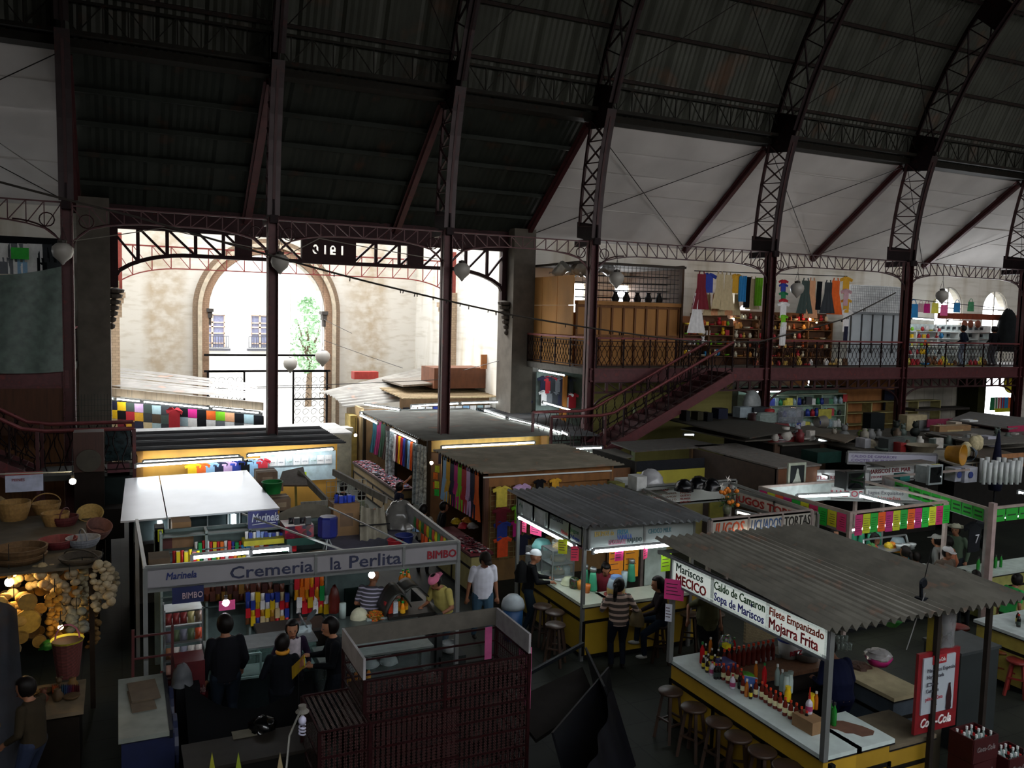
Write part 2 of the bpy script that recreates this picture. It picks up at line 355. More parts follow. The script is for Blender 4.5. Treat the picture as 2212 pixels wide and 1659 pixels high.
# ---------------------------------------------------------------- portal: piers, trusses, the 1910 plate seen from behind
STONE=M('5a534a',.85,0,'plain',sc=3); STONEL=M('b9a186',.85,0,'brick',sc=2.6)
for i,(xa,xb,lab) in enumerate([(-1.05,-.2,'left'),(12.75,13.6,'right')]):
    t=thing('stone_pier','tall dressed stone pier at the %s side of the portal'%lab,'pier',((xa+xb)/2,YW+.1,0))
    MB().box(xa,YW-.55,0,xb,YW+.75,9.1).build('pier_shaft',STONE,t)
    c=MB(); s=1 if i==0 else -1; xe=xb if i==0 else xa
    for k,(dz,dx) in enumerate([(6.45,.42),(6.3,.36),(6.12,.3),(5.95,.24),(5.78,.2),(5.6,.14),(5.4,.1)]):
        c.lathe([(.01,-.1),(.5*dx+.03,-.05),(.5*dx+.05,.04),(.01,.1)],(xe+s*.5*dx*.6,YW-.1,dz),10)
    c.build('corbel',M('3c3229',.8),t)
HP=M('2a1416',.45,.3,'rust')
def truss(y,mat,w,name,label,xa,xb,zt,zb,zend,n):
    t=thing(name,label,'truss',((xa+xb)/2,y,zend))
    b=MB(); L_=xb-xa; A=2.3
    def bz(u):
        d=min(u,1-u)*L_; return zb if d>A else zend+(zb-zend)*math.sqrt(max(0,1-((A-d)/A)**2))
    N=44
    for k in range(N):
        b.bar((xa+L_*k/N,y,bz(k/N)),(xa+L_*(k+1)/N,y,bz((k+1)/N)),w*2.4,w*1.5)
    b.bar((xa,y,zt),(xb,y,zt),w*2.4,w*2)
    b.build('chord',mat,t)
    d=MB()
    for k in range(1,n):
        x=xa+L_*k/n; d.bar((x,y,zt),(x,y,bz(k/n)),w*1.3,w)
        x0=xa+L_*(k-1)/n if k<=n//2 else x; x1=x if k<=n//2 else xa+L_*(k+1)/n
        if k<=n//2: d.bar((x0,y,zt),(x1,y,bz(k/n)),w*1.2,w*.9)
        else: d.bar((x0,y,bz(k/n)),(x1,y,zt),w*1.2,w*.9)
    d.build('web_bracing',mat,t); return t
tr=truss(YW+.1,HP,.078,'portal_truss','dark iron portal truss with 1910 cut-out plate seen in reverse',-.25,12.8,8.38,7.6,6.55,16)
q=MB(); q.box(-.25,YW,6.55,.02,YW+.2,8.9); q.box(12.55,YW,6.55,12.8,YW+.2,8.9); q.box(-.25,YW-.05,8.36,12.8,YW+.25,9.0); q.box(3.35,YW+.02,7.6,3.85,YW+.14,8.4); q.box(9.0,YW+.02,7.6,9.55,YW+.14,8.4)
q.build('end_plate',HP,tr)
# name plate as a solid sheet with openings: built from strips around the figures
pl=MB(); X0,X1,Z0,Z1=5.42,7.2,7.62,8.42; yy=YW-.02
figs=[(5.86,.19,'0'),(6.18,.07,'1'),(6.43,.19,'9'),(6.74,.07,'1')]; xs=X0; zl,zh=7.86,8.16
pl.box(X0,yy,Z0,X1,yy+.05,zl); pl.box(X0,yy,zh,X1,yy+.05,Z1)
for xc,wd,ch in figs:
    pl.box(xs,yy,zl,xc-wd/2,yy+.05,zh); xs=xc+wd/2
    if ch=='0':
        pl.box(xc-.03,yy,zl+.06,xc+.03,yy+.05,zh-.06)
        for sx in (-1,1):
            for sz in (-1,1): pl.poly([(xc+sx*wd/2,yy,(zl+zh)/2+sz*.15),(xc+sx*wd/2-sx*.06,yy,(zl+zh)/2+sz*.15),(xc+sx*wd/2,yy,(zl+zh)/2+sz*.07)],.05,(0,1,0))
    if ch=='9':
        pl.box(xc-.035,yy,zl+.17,xc+.035,yy+.05,zh-.05); pl.box(xc+.0,yy,zl+.06,xc+wd/2,yy+.05,zl+.1)
        for sx in (-1,1): pl.poly([(xc+sx*wd/2,yy,zh),(xc+sx*wd/2-sx*.06,yy,zh),(xc+sx*wd/2,yy,zh-.08)],.05,(0,1,0))
pl.box(xs,yy,zl,X1,yy+.05,zh); pl.build('date_plate',HP,tr)
truss(33.6,M('8a3c34',.6,.1),.028,'red_truss','slim red painted truss behind the portal',-.15,12.75,8.2,7.42,6.5,20)
# vestibule walls and the street arch
v=MB()
v.box(-.7,YW+.75,0,-.25,33.2,11); v.box(-.7,34.0,0,-.25,38.6,11)
struct('wall_vestibule_left',v,PLAS)
v=MB(); v.box(12.85,YW+.75,0,13.3,33.2,11); v.box(12.85,34.0,0,13.3,38.6,11); struct('wall_vestibule_right',v,PLAS)
v=MB(); v.box(-.35,33.2,0,.05,34.0,6.9); v.box(12.45,33.2,0,12.9,34.0,6.9)
for s,x in ((1,.05),(-1,12.45)):
    v.box(x-.0,33.15,6.3,x+s*.2,34.05,6.5); v.box(x,33.2,6.1,x+s*.14,34.0,6.3); v.box(x,33.25,5.6,x+s*.08,33.9,6.1)
struct('trim_3',v,STONEL)
for i,(x,xx) in enumerate(((.05,-.1),(12.45,12.75))):
    b=MB(); b.box(min(x,xx)-.05,33.4,6.5,max(x,xx)+.1,33.8,8.6); 
    tag(b.build('red_bracket_plate',M('8a3a30',.6,.1)),'red painted bracket plate on the %s vestibule pilaster'%('left' if i==0 else 'right'),'bracket')
v=MB(); wall_open(v,-.7,13.3,38.6,39.4,0,10.5,[(3.55,8.5,0,5.95,1)]); struct('wall_vestibule_back',v,M('dcd6cb',.85,0,'vest'))
t=thing('street_arch','round-headed stone and brick arch opening to the street','arch',(6.02,38.5,0))
def ringarch(r0,r1,y0,y1,mat,name,zs=5.95,c=6.02,n=28,legs=True):
    b=MB()
    for k in range(n):
        a0,a1=PI*k/n,PI*(k+1)/n
        q=[(c+r*cos(a),zs+r*sin(a)) for r,a in ((r0,a0),(r1,a0),(r1,a1),(r0,a1))]
        b.add([(p[0],y0,p[1]) for p in q]+[(p[0],y1,p[1]) for p in q],[(0,1,2,3),(7,6,5,4),(0,4,5,1),(1,5,6,2),(2,6,7,3),(3,7,4,0)])
    if legs:
        for s in (-1,1): b.box(c+s*r0,y0,0,c+s*r1,y1,zs)
    b.build(name,mat,t)
ringarch(2.5,2.78,38.38,38.62,M('a8876c',.85,0,'brick',sc=3),'inner_moulding'); ringarch(2.78,2.95,38.28,38.5,M('cfc0a8',.8),'roll_moulding'); ringarch(2.95,3.14,38.36,38.6,M('8d7761',.85,0,'brick',sc=3),'outer_moulding')
for s in (-1,1):
    c=MB(); x=6.02+s*2.45; c.box(x-.14,38.3,5.85,x+.14,38.9,6.0); c.box(x-.09,38.35,5.6,x+.09,38.85,5.85); c.box(x-.05,38.4,5.3,x+.05,38.8,5.6)
    c.build('impost',M('4a4440',.8),t)
# iron gates and cross bars in the arch
t=thing('iron_gate','dark iron gate frame with scroll panels across the street arch','gate',(6.02,38.2,0))
b=MB(); 
for z in (4.02,3.32): b.bar((3.3,38.2,z),(8.7,38.2,z),.07,.09)
b.bar((3.3,38.2,2.6),(8.7,38.2,2.55),.03); b.build('cross_bar',M('1d1a1a',.5,.5),t)
b=MB()
for xa,xb,z1 in ((3.45,4.95,3.3),(7.05,8.55,3.3)):
    b=MB()
    for z in (z1,z1-1.25,.2): b.bar((xa,38.2,z),(xb,38.2,z),.07)
    for x in (xa,xb): b.bar((x,38.2,0),(x,38.2,z1),.08)
    for i in range(4):
        for j in range(8):
            cx=xa+.2+i*(xb-xa-.4)/3; cz=.4+j*.36; rr=.14
            b.tube([(cx+rr*cos(a)*(1 if k<8 else .6),38.2,cz+rr*sin(a)*(1 if k<8 else .6)) for k,a in enumerate([rad(36*k) for k in range(11)])],.012,4)
    b.build('gate_leaf',M('1d1a1a',.5,.5),t)
# ---------------------------------------------------------------- street outside: pale house with balconies, tree
b=MB(); wall_open(b,-14,30,62,62.6,-1,16,[(3.0,6.75,3.3,5.6,0),(8.5,9.75,3.3,5.6,0),(-2,0,3.3,5.6,0),(13.8,15.3,3.3,5.6,0)])
t=thing('street_house','white rendered town house with tall balcony windows across the street','building',(8,62,0))
b.build('facade',M('f2efe9',.9,0,'plain',sc=.5,amt=.08),t)
for xa,xb in ((5.1,6.75),(8.5,9.75),(13.8,15.3)):
    g=MB(); g.box(xa,62.3,3.3,xb,62.4,5.6); fo=g.build('window',M('8a8fae',.25),t)
    fr=MB(); n=4 if xb-xa>2.5 else 3
    for k in range(n): x=xa+(xb-xa)*k/(n-1); fr.box(x-.06,62.15,3.3,x+.06,62.35,5.6)
    for z in (3.6,4.3,4.75,5.05,5.58): fr.box(xa,62.15,z-.04,xb,62.35,z+.04)
    fr.build('window_frame',M('d9b9a0',.6),fo)
    ra=MB(); ra.bar((xa-.2,61.6,4.1),(xb+.2,61.6,4.1),.05); ra.bar((xa-.2,61.6,3.35),(xb+.2,61.6,3.35),.05)
    x=xa-.2
    while x<xb+.2: ra.bar((x,61.6,3.3),(x,61.6,4.1),.04); x+=.17
    ra.box(xa-.3,61.5,3.1,xb+.3,62.1,3.25); ra.build('balcony',M('4a4a52',.5),t)
b=MB(); b.box(-20,39.4,-.3,40,75,-.05); struct('ground_street',b,M('b9b4ab',.8,0,'plain',sc=2))
def tree(x,y,h,r,label):
    t=thing('street_tree',label,'tree',(x,y,0)); s=MB(); s.tube([(x,y,-.1),(x+.1,y,h*.4),(x-.1,y,h*.75)],[.22,.16,.06],8)
    for k in range(7): a=U(0,6.28); s.tube([(x,y,h*.45),(x+cos(a)*r*.7,y+sin(a)*r*.7,h*U(.6,.9))],[.08,.02],5)
    s.build('trunk',M('6b5a48',.9),t)
    f=MB()
    for k in range(1000):
        a=U(0,6.28); q=U(0,1)**.5; ph=U(-1,1); p=V((x+cos(a)*r*q*math.sqrt(max(0,1-ph*ph)),y+sin(a)*r*q*math.sqrt(max(0,1-ph*ph)),h*.68+ph*h*.36)); s_=U(.08,.17)
        d1=V((U(-1,1),U(-1,1),U(-1,1))).normalized()*s_; d2=V((U(-1,1),U(-1,1),U(-1,1))).normalized()*s_
        f.add([p-d1,p+d2,p+d1,p-d2],[(0,1,2,3)])
    f.build('foliage',M('a6c8a2',.7,0,'plain',sc=2),t)
tree(10.9,54,6.6,1.15,'leafy green street tree seen through the right of the arch')
# ================================================================ small goods: shapes shared by their copies
CN={'f2c518':'yellow','e8641b':'orange','8fb6d8':'pale blue','1b1e3a':'navy','c9a5d0':'lilac','2b3f9b':'royal blue','14151a':'black','b3202f':'red','1f7a4d':'green','e8e6e6':'white','6d7076':'grey','c2187a':'magenta','79c21d':'lime green','9fb8c0':'grey blue','3b4a46':'dark green','d59a72':'tan','7a1a2a':'maroon','c7b48e':'beige','2b87c4':'bright blue','f06aa0':'pink','24708a':'teal','d9a32a':'mustard','4a3a2a':'brown','2f3338':'charcoal','caa0a8':'dusty pink','e9e15a':'lemon'}
CLO={k:M(k,.85,0,'plain',sc=9,amt=.12) for k in CN}
CK={v:k for k,v in CN.items()}
def mesh_of(mb,name,smooth=False):
    o=mb.build(name,M('808080'),smooth=smooth); me=o.data; bpy.data.objects.remove(o); return me
def shirt_mesh(w=.5,h=.65,wave=.02):
    b=MB(); out=[(-.5,-.14),(-.44,-.3),(-.3,-.24),(-.3,-1),(0,-1.01),(.3,-1),(.3,-.24),(.44,-.3),(.5,-.14),(.24,0),(.11,.02),(0,-.06),(-.11,.02),(-.24,0)]
    pts=[(x*w*1.25,wave*sin(x*9),z*h) for x,z in out]
    return mesh_of(b.poly(pts,.02,(0,1,0)),'shirt')
def dress_mesh(h=1.2):
    b=MB(); out=[(-.34,-1),(-.17,-.38),(-.2,-.2),(-.16,-.03),(-.1,0),(-.05,-.08),(.05,-.08),(.1,0),(.16,-.03),(.2,-.2),(.17,-.38),(.34,-1)]
    def fn(u,v):
        k=v; wd=.15+.02*k if k<.35 else .15+.17*(k-.35)/.65
        return ((u-.5)*2*wd*h/1.2*1.1,.03*sin(u*22)*k,-k*h)
    b.grid(fn,14,8)
    for s in (-1,1): b.bar((s*.1,0,0),(s*.08,0,.09),.03)
    return mesh_of(b,'dress',True)
def cloth_mesh(w,h,fold=.03,n=14):
    b=MB(); b.grid(lambda u,v:((u-.5)*w,fold*sin(u*19+v*2),-v*h),n,6); return mesh_of(b,'cloth',True)
ME={'shirt':shirt_mesh(),'shirt2':shirt_mesh(.5,.7,.05),'dress':dress_mesh(),'panel':cloth_mesh(.42,.5,.012,6),'long':cloth_mesh(.4,1.5,.04),'towel':cloth_mesh(.3,.9,.03)}
def bagm():
    b=MB(); b.grid(lambda u,v:((u-.5)*(.36+.06*v),.05*sin(PI*u)+.012*sin(u*30),-.12-v*.42),10,5); b.grid(lambda u,v:((u-.5)*(.36+.06*v),-.05*sin(PI*u),-.12-v*.42),10,3)
    b.tube([(.11*cos(a),0,-.12+.13*sin(a)) for a in [rad(15*k) for k in range(13)]],.012,5); return mesh_of(b,'bag',True)
ME['bag']=bagm()
def put(me,name,label,cat,loc,rz=0,mat=None,scale=1.,group=None,rx=0,ry=0):
    o=bpy.data.objects.new(name,ME[me] if isinstance(me,str) else me); COL.objects.link(o); o.location=loc; o.rotation_euler=(rx,ry,rz)
    o.scale=scale if isinstance(scale,tuple) else (scale,)*3
    if mat: o.material_slots[0].link='OBJECT'; o.material_slots[0].material=mat
    return tag(o,label,cat,group)
def ordn(i): return ['first','second','third','fourth','fifth','sixth','seventh','eighth','ninth','tenth','eleventh','twelfth','thirteenth','fourteenth','fifteenth','sixteenth','seventeenth','eighteenth','nineteenth','twentieth','21st','22nd','23rd','24th','25th','26th','27th','28th','29th','30th'][i]
def row(me,name,cat,where,cols,p0,p1,rz,group,scale=1.,jit=0.):
    "a row of garments from p0 to p1, read left to right"
    p0=V(p0); p1=V(p1); n=len(cols)
    for i,c in enumerate(cols):
        h=CK[c]; p=p0+(p1-p0)*((i+.5)/n)+V((0,0,U(-jit,jit)))
        put(me,name,'%s %s, %s from the left %s'%(c,name.replace('_',' ').replace('tshirt','t-shirt'),ordn(i),where),cat,p,rz+U(-.06,.06),CLO[h],scale,group)
def tube_light(p,q,label,r=.022,s=26.,col='f2fcff',fix=True,group=None):
    p=V(p); q=V(q); t=thing('fluorescent_tube',label,'tube light',p,0,group)
    MB().tube([p,q],r,8).build('tube',M(col,.5,emit=s),t)
    if fix:
        b=MB(); d=(q-p).normalized(); b.bar(p+V((0,0,.05)),q+V((0,0,.05)),.05,.03); b.bar(p-d*.03,p+d*.02,.05,.09); b.bar(q-d*.02,q+d*.03,.05,.09); b.build('batten',M('8b8f90',.5),t)
    return t
def bulb(p,label,s=140.,col='ffd9a0',r=.045,cord=.5):
    p=V(p); t=thing('light_bulb',label,'light bulb',p); MB().ball(p,r,n=12).build('glass_bulb',M(col,.5,emit=s),t,smooth=True)
    b=MB(); b.lathe([(.02,0),(.025,.07)],p+V((0,0,r*.8)),8); b.tube([p+V((0,0,r+.05)),p+V((0,0,r+cord))],.006,5); b.build('cord',M('222222'),t); return t
def canopy(name,label,c,mat,u='x',pitch=.13,amp=.03,group=None,nrow=3,cat='roof',edge=None):
    "corrugated sheet roof through corners c=[A,B,C,D] (A->B is the direction crossed by the corrugations)"
    A,B,C,D=[V(p) for p in c]; L_=(B-A).length; n=max(4,int(L_/pitch)*4); nz=(B-A).cross(D-A).normalized()
    if nz.z<0: nz=-nz
    b=MB()
    def fn(a,v):
        w=amp*sin(2*PI*a*L_/pitch); p=(A*(1-a)+B*a)*(1-v)+(D*(1-a)+C*a)*v; return p+nz*w
    b.grid(fn,n,nrow)
    o=b.build(name,mat,smooth=False); return tag(o,label,cat,group)
def box_thing(name,label,cat,b0,b1,mat,rz=0,group=None,tape=None):
    c=((b0[0]+b1[0])/2,(b0[1]+b1[1])/2,b0[2]); hx,hy,h=(b1[0]-b0[0])/2,(b1[1]-b0[1])/2,b1[2]-b0[2]
    b=MB().box(-hx,-hy,0,hx,hy,h)
    if tape:
        b.box(-hx-.003,-.03,0.02,hx+.003,.03,h+.004,1); b.box(-hx*.5,-hy-.004,h*.3,hx*.5,-hy,h*.7,1)
    o=b.build(name,[mat,M(tape,.5)] if tape else mat,world=False); o.location=c; o.rotation_euler=(0,0,rz); return tag(o,label,cat,group)
TUBEM='f2fcff'
CARD=M('8a6a48',.85,0,'plain',sc=5,amt=.15); STEEL=M('9a9fa0',.35,.7,'plain',sc=8,amt=.15); ALU=M('8f9291',.4,.6,'plain',sc=5,amt=.1); DARK=M('17181a',.7)
PLY=M('c08a4a',.7,0,'ply',sc=1.6); PLYY=M('c9943a',.7,0,'ply',sc=1.3); YEL=M('b8962a',.6,0,'plain',sc=3,amt=.12); YELP=M('a7973f',.7,0,'plain',sc=2,amt=.15); CREAM=M('b5ab7e',.8,0,'plain',sc=2,amt=.12)
WHITEP=M('dfe3e2',.45,0,'plain',sc=4,amt=.06)
ROOFG=M('8d897f',.75,0,'rust',sc=2.2); ROOFD=M('4c4c4e',.7,.2,'rust',sc=2.); ROOFB=M('847c6c',.8,0,'rust',sc=2.)
def blob(r,h,n=14,j=.15):
    b=MB(); m=8; vs=[]
    for i in range(m+1):
        for k in range(n): a=2*PI*k/n; q=r*math.cos(i/m*PI/2*.97)*U(1-j,1+j); vs.append((q*cos(a),q*sin(a),h*sin(i/m*PI/2)*U(1-j/2,1)))
    b.add(vs,[(i*n+k,i*n+(k+1)%n,(i+1)*n+(k+1)%n,(i+1)*n+k) for i in range(m) for k in range(n)]); return b

# ================================================================ gallery on the far side, its railing and stairs
def gallery(x0,x1,nm,y0=YC):
    b=MB(); b.box(x0,y0,4.2,x1,YW,4.4); struct('floor_gallery_'+nm,b,M('5d5a55',.8))
    b=MB(); b.box(x0,y0-.06,4.02,x1,y0-.001,4.42); b.box(x0,y0-.1,4.38,x1,y0-.0,4.43); b.box(x0,y0-.1,4.0,x1,y0,4.05); struct('trim_gallery_'+nm,b,M('5a2c30',.5,.2,'rust'))
gallery(-14,-1.08,'west'); gallery(13.36,46,'east')
RAILM=M('7a3a3c',.45,.3,'rust'); BALM=M('241718',.5,.4)
def railing(x0,x1,label,y=YC-.03,p=None,q=None,z=4.4,n=None):
    "handrail, posts and linked wavy bars between two points"
    p=V(p) if p else V((x0,y,z)); q=V(q) if q else V((x1,y,z)); L_=(q-p).length; d=(q-p)
    t=thing('gallery_railing',label,'railing',p)
    MB().bar(p+V((0,0,.98)),q+V((0,0,.98)),.09,.06).build('handrail',RAILM,t)
    b=MB(); b.bar(p+V((0,0,.1)),q+V((0,0,.1)),.03); b.bar(p+V((0,0,.88)),q+V((0,0,.88)),.03); b.bar(p+V((0,0,.72)),q+V((0,0,.72)),.015)
    k=max(2,int(L_/.95))
    for i in range(k+1): o=p+d*(i/k); b.bar(o,o+V((0,0,.98)),.04)
    m=int(L_/.19); 
    for i in range(m):
        for s in (0,1):
            pts=[]
            for j in range(9):
                u=j/8; a=(i+.5+(.5 if s else -.5)*cos(2*PI*u*1.0))/m
                pts.append(p+d*a+V((0,0,.12+.74*u)))
            b.tube(pts,.011,4,cap=False)
    b.build('baluster_panel',BALM,t); return t
railing(13.6,17.6,'gallery railing panel in front of the plywood shop fronts')
railing(19.6,20.3,'short gallery railing piece just right of the stair head')
railing(20.6,27.0,'gallery railing panel in front of the dress shop and white shutter')
railing(27.25,33.8,'gallery railing panel in front of the shop with blue bags')
railing(34.05,42,'gallery railing panel at the far right end')
railing(-13,-1.25,'gallery railing panel to the left of the portal')
railing(0,0,'return railing running back beside the right portal pier',p=(13.36,23.2,4.4),q=(13.36,27.4,4.4))
railing(0,0,'return railing running back beside the left portal pier',p=(-1.1,23.2,4.4),q=(-1.1,27.4,4.4))
def undertruss(x0,x1,label,y=YC):
    t=thing('gallery_truss',label,'truss',(x0,y,3.65)); b=MB(); b.bar((x0,y,4.0),(x1,y,4.0),.08); b.bar((x0,y,3.66),(x1,y,3.66),.08,.06)
    for s,x in ((1,x0),(-1,x1)): b.tube([(x+s*1.2*(1-cos(a)),y,3.0+.66*sin(a)) for a in [rad(10*k) for k in range(10)]],.035,6)
    b.build('chord',IRON,t); d=MB(); n=int((x1-x0)/.5)
    for i in range(n+1): x=x0+(x1-x0)*i/n; d.box(x-.05,y-.02,3.66,x+.05,y+.02,4.0)
    for i in range(n):
        xa=x0+(x1-x0)*i/n; xb=x0+(x1-x0)*(i+1)/n; d.bar((xa,y,3.66) if i>=n/2 else (xa,y,4),(xb,y,4.) if i>=n/2 else (xb,y,3.66),.03)
    d.build('web_bracing',IRON,t)
undertruss(20.6,27,'iron truss carrying the gallery, behind the stacked foam boxes'); undertruss(27.25,33.8,'iron truss carrying the gallery at the right end of the hall'); undertruss(13.5,20.3,'iron truss carrying the gallery behind the iron staircase'); undertruss(-13,-1.25,'iron truss carrying the gallery on the left')
# staircase on the right: from the gallery down to the left, landing with railing
def stair(s,x1,x0,zt,zb,ya,yb,land,label,mir):
    t=thing('iron_staircase',label,'staircase',(x0,ya,0))
    n=13
    for y in (ya,yb):
        MB().bar((x1,y,zt-.18),(x0,y,zb-.18),.06,.3).build('stringer',M('5e2a2e',.5,.2,'rust'),t)
        b=MB().tube([(x1,y,zt+.95),(x0+s*.3,y,zb+1.05),(x0-s*.15,y,zb+.98),(land,y,zb+.98)],.045,8); b.build('handrail',RAILM,t)
        b=MB()
        for i in range(30):
            u=i/29; x=x1+(x0-x1)*u; z=zt+(zb-zt)*u
            pts=[V((x+.1*sin(2*PI*k/6+i*PI)+s*.1*(k/6-.5),y,z+.05+.85*k/6)) for k in range(7)]; b.tube(pts,.012,4,cap=False)
            if i%5==0: b.bar((x,y,z),(x,y,z+.95),.035)
        b.bar((x1,y,zt+.12),(x0,y,zb+.12),.025); b.build('baluster_panel',BALM,t)
        b=MB(); L_=abs(land-x0); m=max(3,int(L_/.19))
        for i in range(m+1):
            x=x0+(land-x0)*i/m; b.tube([V((x+.06*sin(2*PI*k/6+i*PI),y,zb+.05+.88*k/6)) for k in range(7)],.012,4,cap=False)
        b.bar((x0,y,zb+.08),(land,y,zb+.08),.03); b.build('landing_railing',BALM,t)
    b=MB()
    for i in range(n):
        u=(i+.5)/n; x=x1+(x0-x1)*u; z=zt+(zb-zt)*(i+1)/n; b.box(x-.17,ya,z-.03,x+.17,yb,z); b.box(x+s*.16,ya,z,x+s*.18,yb,z+(zt-zb)/n-.03)
    b.build('treads',M('4b2225',.6,.2,'rust'),t)
    MB().box(min(x0,land),ya,zb-.12,max(x0,land),yb,zb).build('landing',M('3a3a36',.8),t)
    for x in (x0,land):
        for y in (ya,yb): MB().bar((x,y,0),(x,y,zb+.98),.07).build('landing_post',IRON2,t)
    return t
stair(1,17.75,13.1,4.4,2.15,21.5,22.7,11.3,'dark red iron staircase rising right to the gallery beside the right portal column',0)
stair(-1,-5.4,-1.6,4.4,2.3,20.6,21.8,.3,'dark red iron staircase at the left edge descending to a landing',0)
# plywood shop on the gallery
t=thing('plywood_shop','closed plywood shop box on the gallery right of the portal','kiosk',(14,24.5,4.4))
b=MB()
for i in range(3):
    for j in range(3): b.box(13.6,24.6+i*1.13,4.42+j*1.0,13.64,25.7+i*1.13,5.4+j*1.0)
b.build('side_panels',PLY,t)
b=MB(); n=9; x0,x1=13.75,17.85
b.box(x0,24.62,4.4,x1,24.7,6.5); b.box(x0,24.5,6.45,x1+.05,24.75,6.58)
b.build('front_board',M('a8743a',.7,0,'ply',sc=1.5),t)
b=MB()
for i in range(n+1): x=x0+(x1-x0)*i/n; b.box(x-.035,24.56,4.4,x+.035,24.62,6.45)
for z in (5.42,4.42,6.4): b.box(x0,24.57,z-.035,x1,24.62,z+.035)
b.build('panel_moulding',M('6f451f',.7,0,'wood'),t)
MB().box(17.87,24.5,4.4,17.95,27.9,7.9).build('end_wall',M('4a3524',.8,0,'wood'),t)
MB().box(13.75,27.2,4.4,17.9,27.24,6.2).build('back_board',M('7a4a24',.8,0,'ply'),t)
b=MB()
for i in range(24): x=14+i*.16; b.bar((x,24.7,6.58),(x,24.7,7.8),.012)
for i in range(8): b.bar((14,24.7,6.6+i*.16),(17.9,24.7,6.6+i*.16),.012)
for k in range(4): b.bar((14,25.2,6.7+.25*k),(17.9,25.4,6.75+.25*k),.04)
b.build('mesh_grille',M('2a2826',.6,.3),t)
MB().box(13.7,24.4,7.78,17.95,27.9,7.86).build('top_board',M('3a3128',.8),t)
b=MB(); b.grid(lambda u,v:(13.5+1.6*u,24.6+.2*sin(u*12)+v*1.6,7.45+.35*sin(u*7+v*3)**2+.1*sin(u*33)),24,10)
tag(b.build('plastic_sheet',M('8c8c86',.25,0,'plain',alpha=.75),smooth=True),'crumpled translucent plastic sheet on top of the plywood side panels','plastic sheet')
for k in range(5):
    x=15.6+k*.45; tag(MB().lathe([(.1,0),(.14,.1),(.06,.3),(.09,.36)],(x,25.2,6.58),10).build('dark_vessel',DARK,smooth=True),'dark vessel silhouetted on top of the plywood shop','vessel','dark vessels on top of the plywood shop')
# hanging globe lamps
GL_=[(P(135,545,y=22.6),'beside the left column'),(P(605,568,y=22.6),'beside the column with the date plate'),(P(998,585,y=22.6),'in front of the third portal column'),(P(1332,603,y=22.6),'in front of the plywood shop'),(P(1722,625,y=22.6),'among the hanging dresses'),(P(2035,640,y=22.6),'in front of the first arched window'),(P(697,772,y=33.2),'low in the vestibule right of the arch'),(P(627,787,y=36.),'lowest, in the middle of the arch')]
g=MB(); g.lathe([(.001,-.3),(.03,-.28),(.07,-.22),(.2,-.1),(.235,.02),(.22,.12),(.14,.2),(.08,.22)],n=18); GM=mesh_of(g,'globe',True)
for i,(p,lb) in enumerate(GL_):
    t=thing('globe_lamp','unlit frosted glass globe lamp hanging '+lb,'lamp',p)
    o=bpy.data.objects.new('glass_globe',GM); COL.objects.link(o); o.parent=t; o.material_slots[0].link='OBJECT'; o.material_slots[0].material=M('a9a49c',.35,0,'plain',sc=3,amt=.1)
    if i>=6: o.scale=(1.25,)*3
    ztop=8.0 if i<6 else 8.3
    b=MB(); b.lathe([(.1,.2),(.1,.27),(.03,.3)],(0,0,0),12)
    for k in range(3): a=2.1*k; b.tube([(.1*cos(a),.1*sin(a),.26),(0,0,.6)],.006,4)
    b.tube([(0,0,.6),(0,0,ztop-p.z)],.008,5); b.build('chain',M('3a3530',.5,.4),t,world=False)
# bunting cable sagging across the hall
def cable(pts,r,label,lamps=0,name='cable',mat=None,cat='cable',sub=10):
    P_=[V(p) for p in pts]; out=[]
    for i in range(len(P_)-1):
        for k in range(sub):
            u=k/sub; s=(P_[i+1]-P_[i]).length*.004; q=P_[i].lerp(P_[i+1],u); q.z-=s*4*u*(1-u); out.append(q)
    out.append(P_[-1]); b=MB().tube(out,r,5)
    o=b.build(name,mat or M('3a342e',.7)); 
    if lamps:
        for k in range(lamps): q=out[int((.28+.72*U(0,1))*(len(out)-2))]; q=q+V((U(-.1,.1),0,0)); MB().tube([q,q-V((U(-.02,.02),0,.09))],.014,5).build('bulb_socket',M('1a1512'),o)
    return tag(o,label,cat)
cable([P(-20,388,y=20),P(300,470,y=20.3),P(600,556,y=20.8),P(800,610,y=21.2),P(1105,680,y=21.6),P(1300,712,y=22),P(1500,738,y=22.3),P(1640,738,y=22.4),P(1820,690,y=22.6),P(1935,632,y=22.7)],.025,'long sagging cable with empty bulb sockets crossing the hall',60)
for i,(a,c_) in enumerate([((0,310,20),(130,395,22.9)),((160,520,22.9),(350,493,22.8)),((350,493,22.8),(575,540,22.9)),((600,560,22.9),(690,515,22.8)),((690,515,22.8),(945,560,22.9)),((700,735,37),(870,795,34)),((1000,800,30),(1110,770,28)),((555,835,30),(950,820,28)),((700,690,37),(760,720,35))]):
    cable([P(a[0],a[1],y=a[2]),P(c_[0],c_[1],y=c_[2])],.012,['thin wire running from the left edge to the left column','pale wire curving over the left portal bay, rising','pale wire curving over the left portal bay, falling','pale wire over the middle portal bay, rising','pale wire over the middle portal bay, falling','thin wire drooping across the back wall right of the arch','thin wire over the brown hut in the vestibule','dark wire above the curved roof sheets','short thin wire by the right arch impost'][i],name='wire',mat=M('8d867c' if 1<=i<=4 else '3a342e',.5),cat='wire')
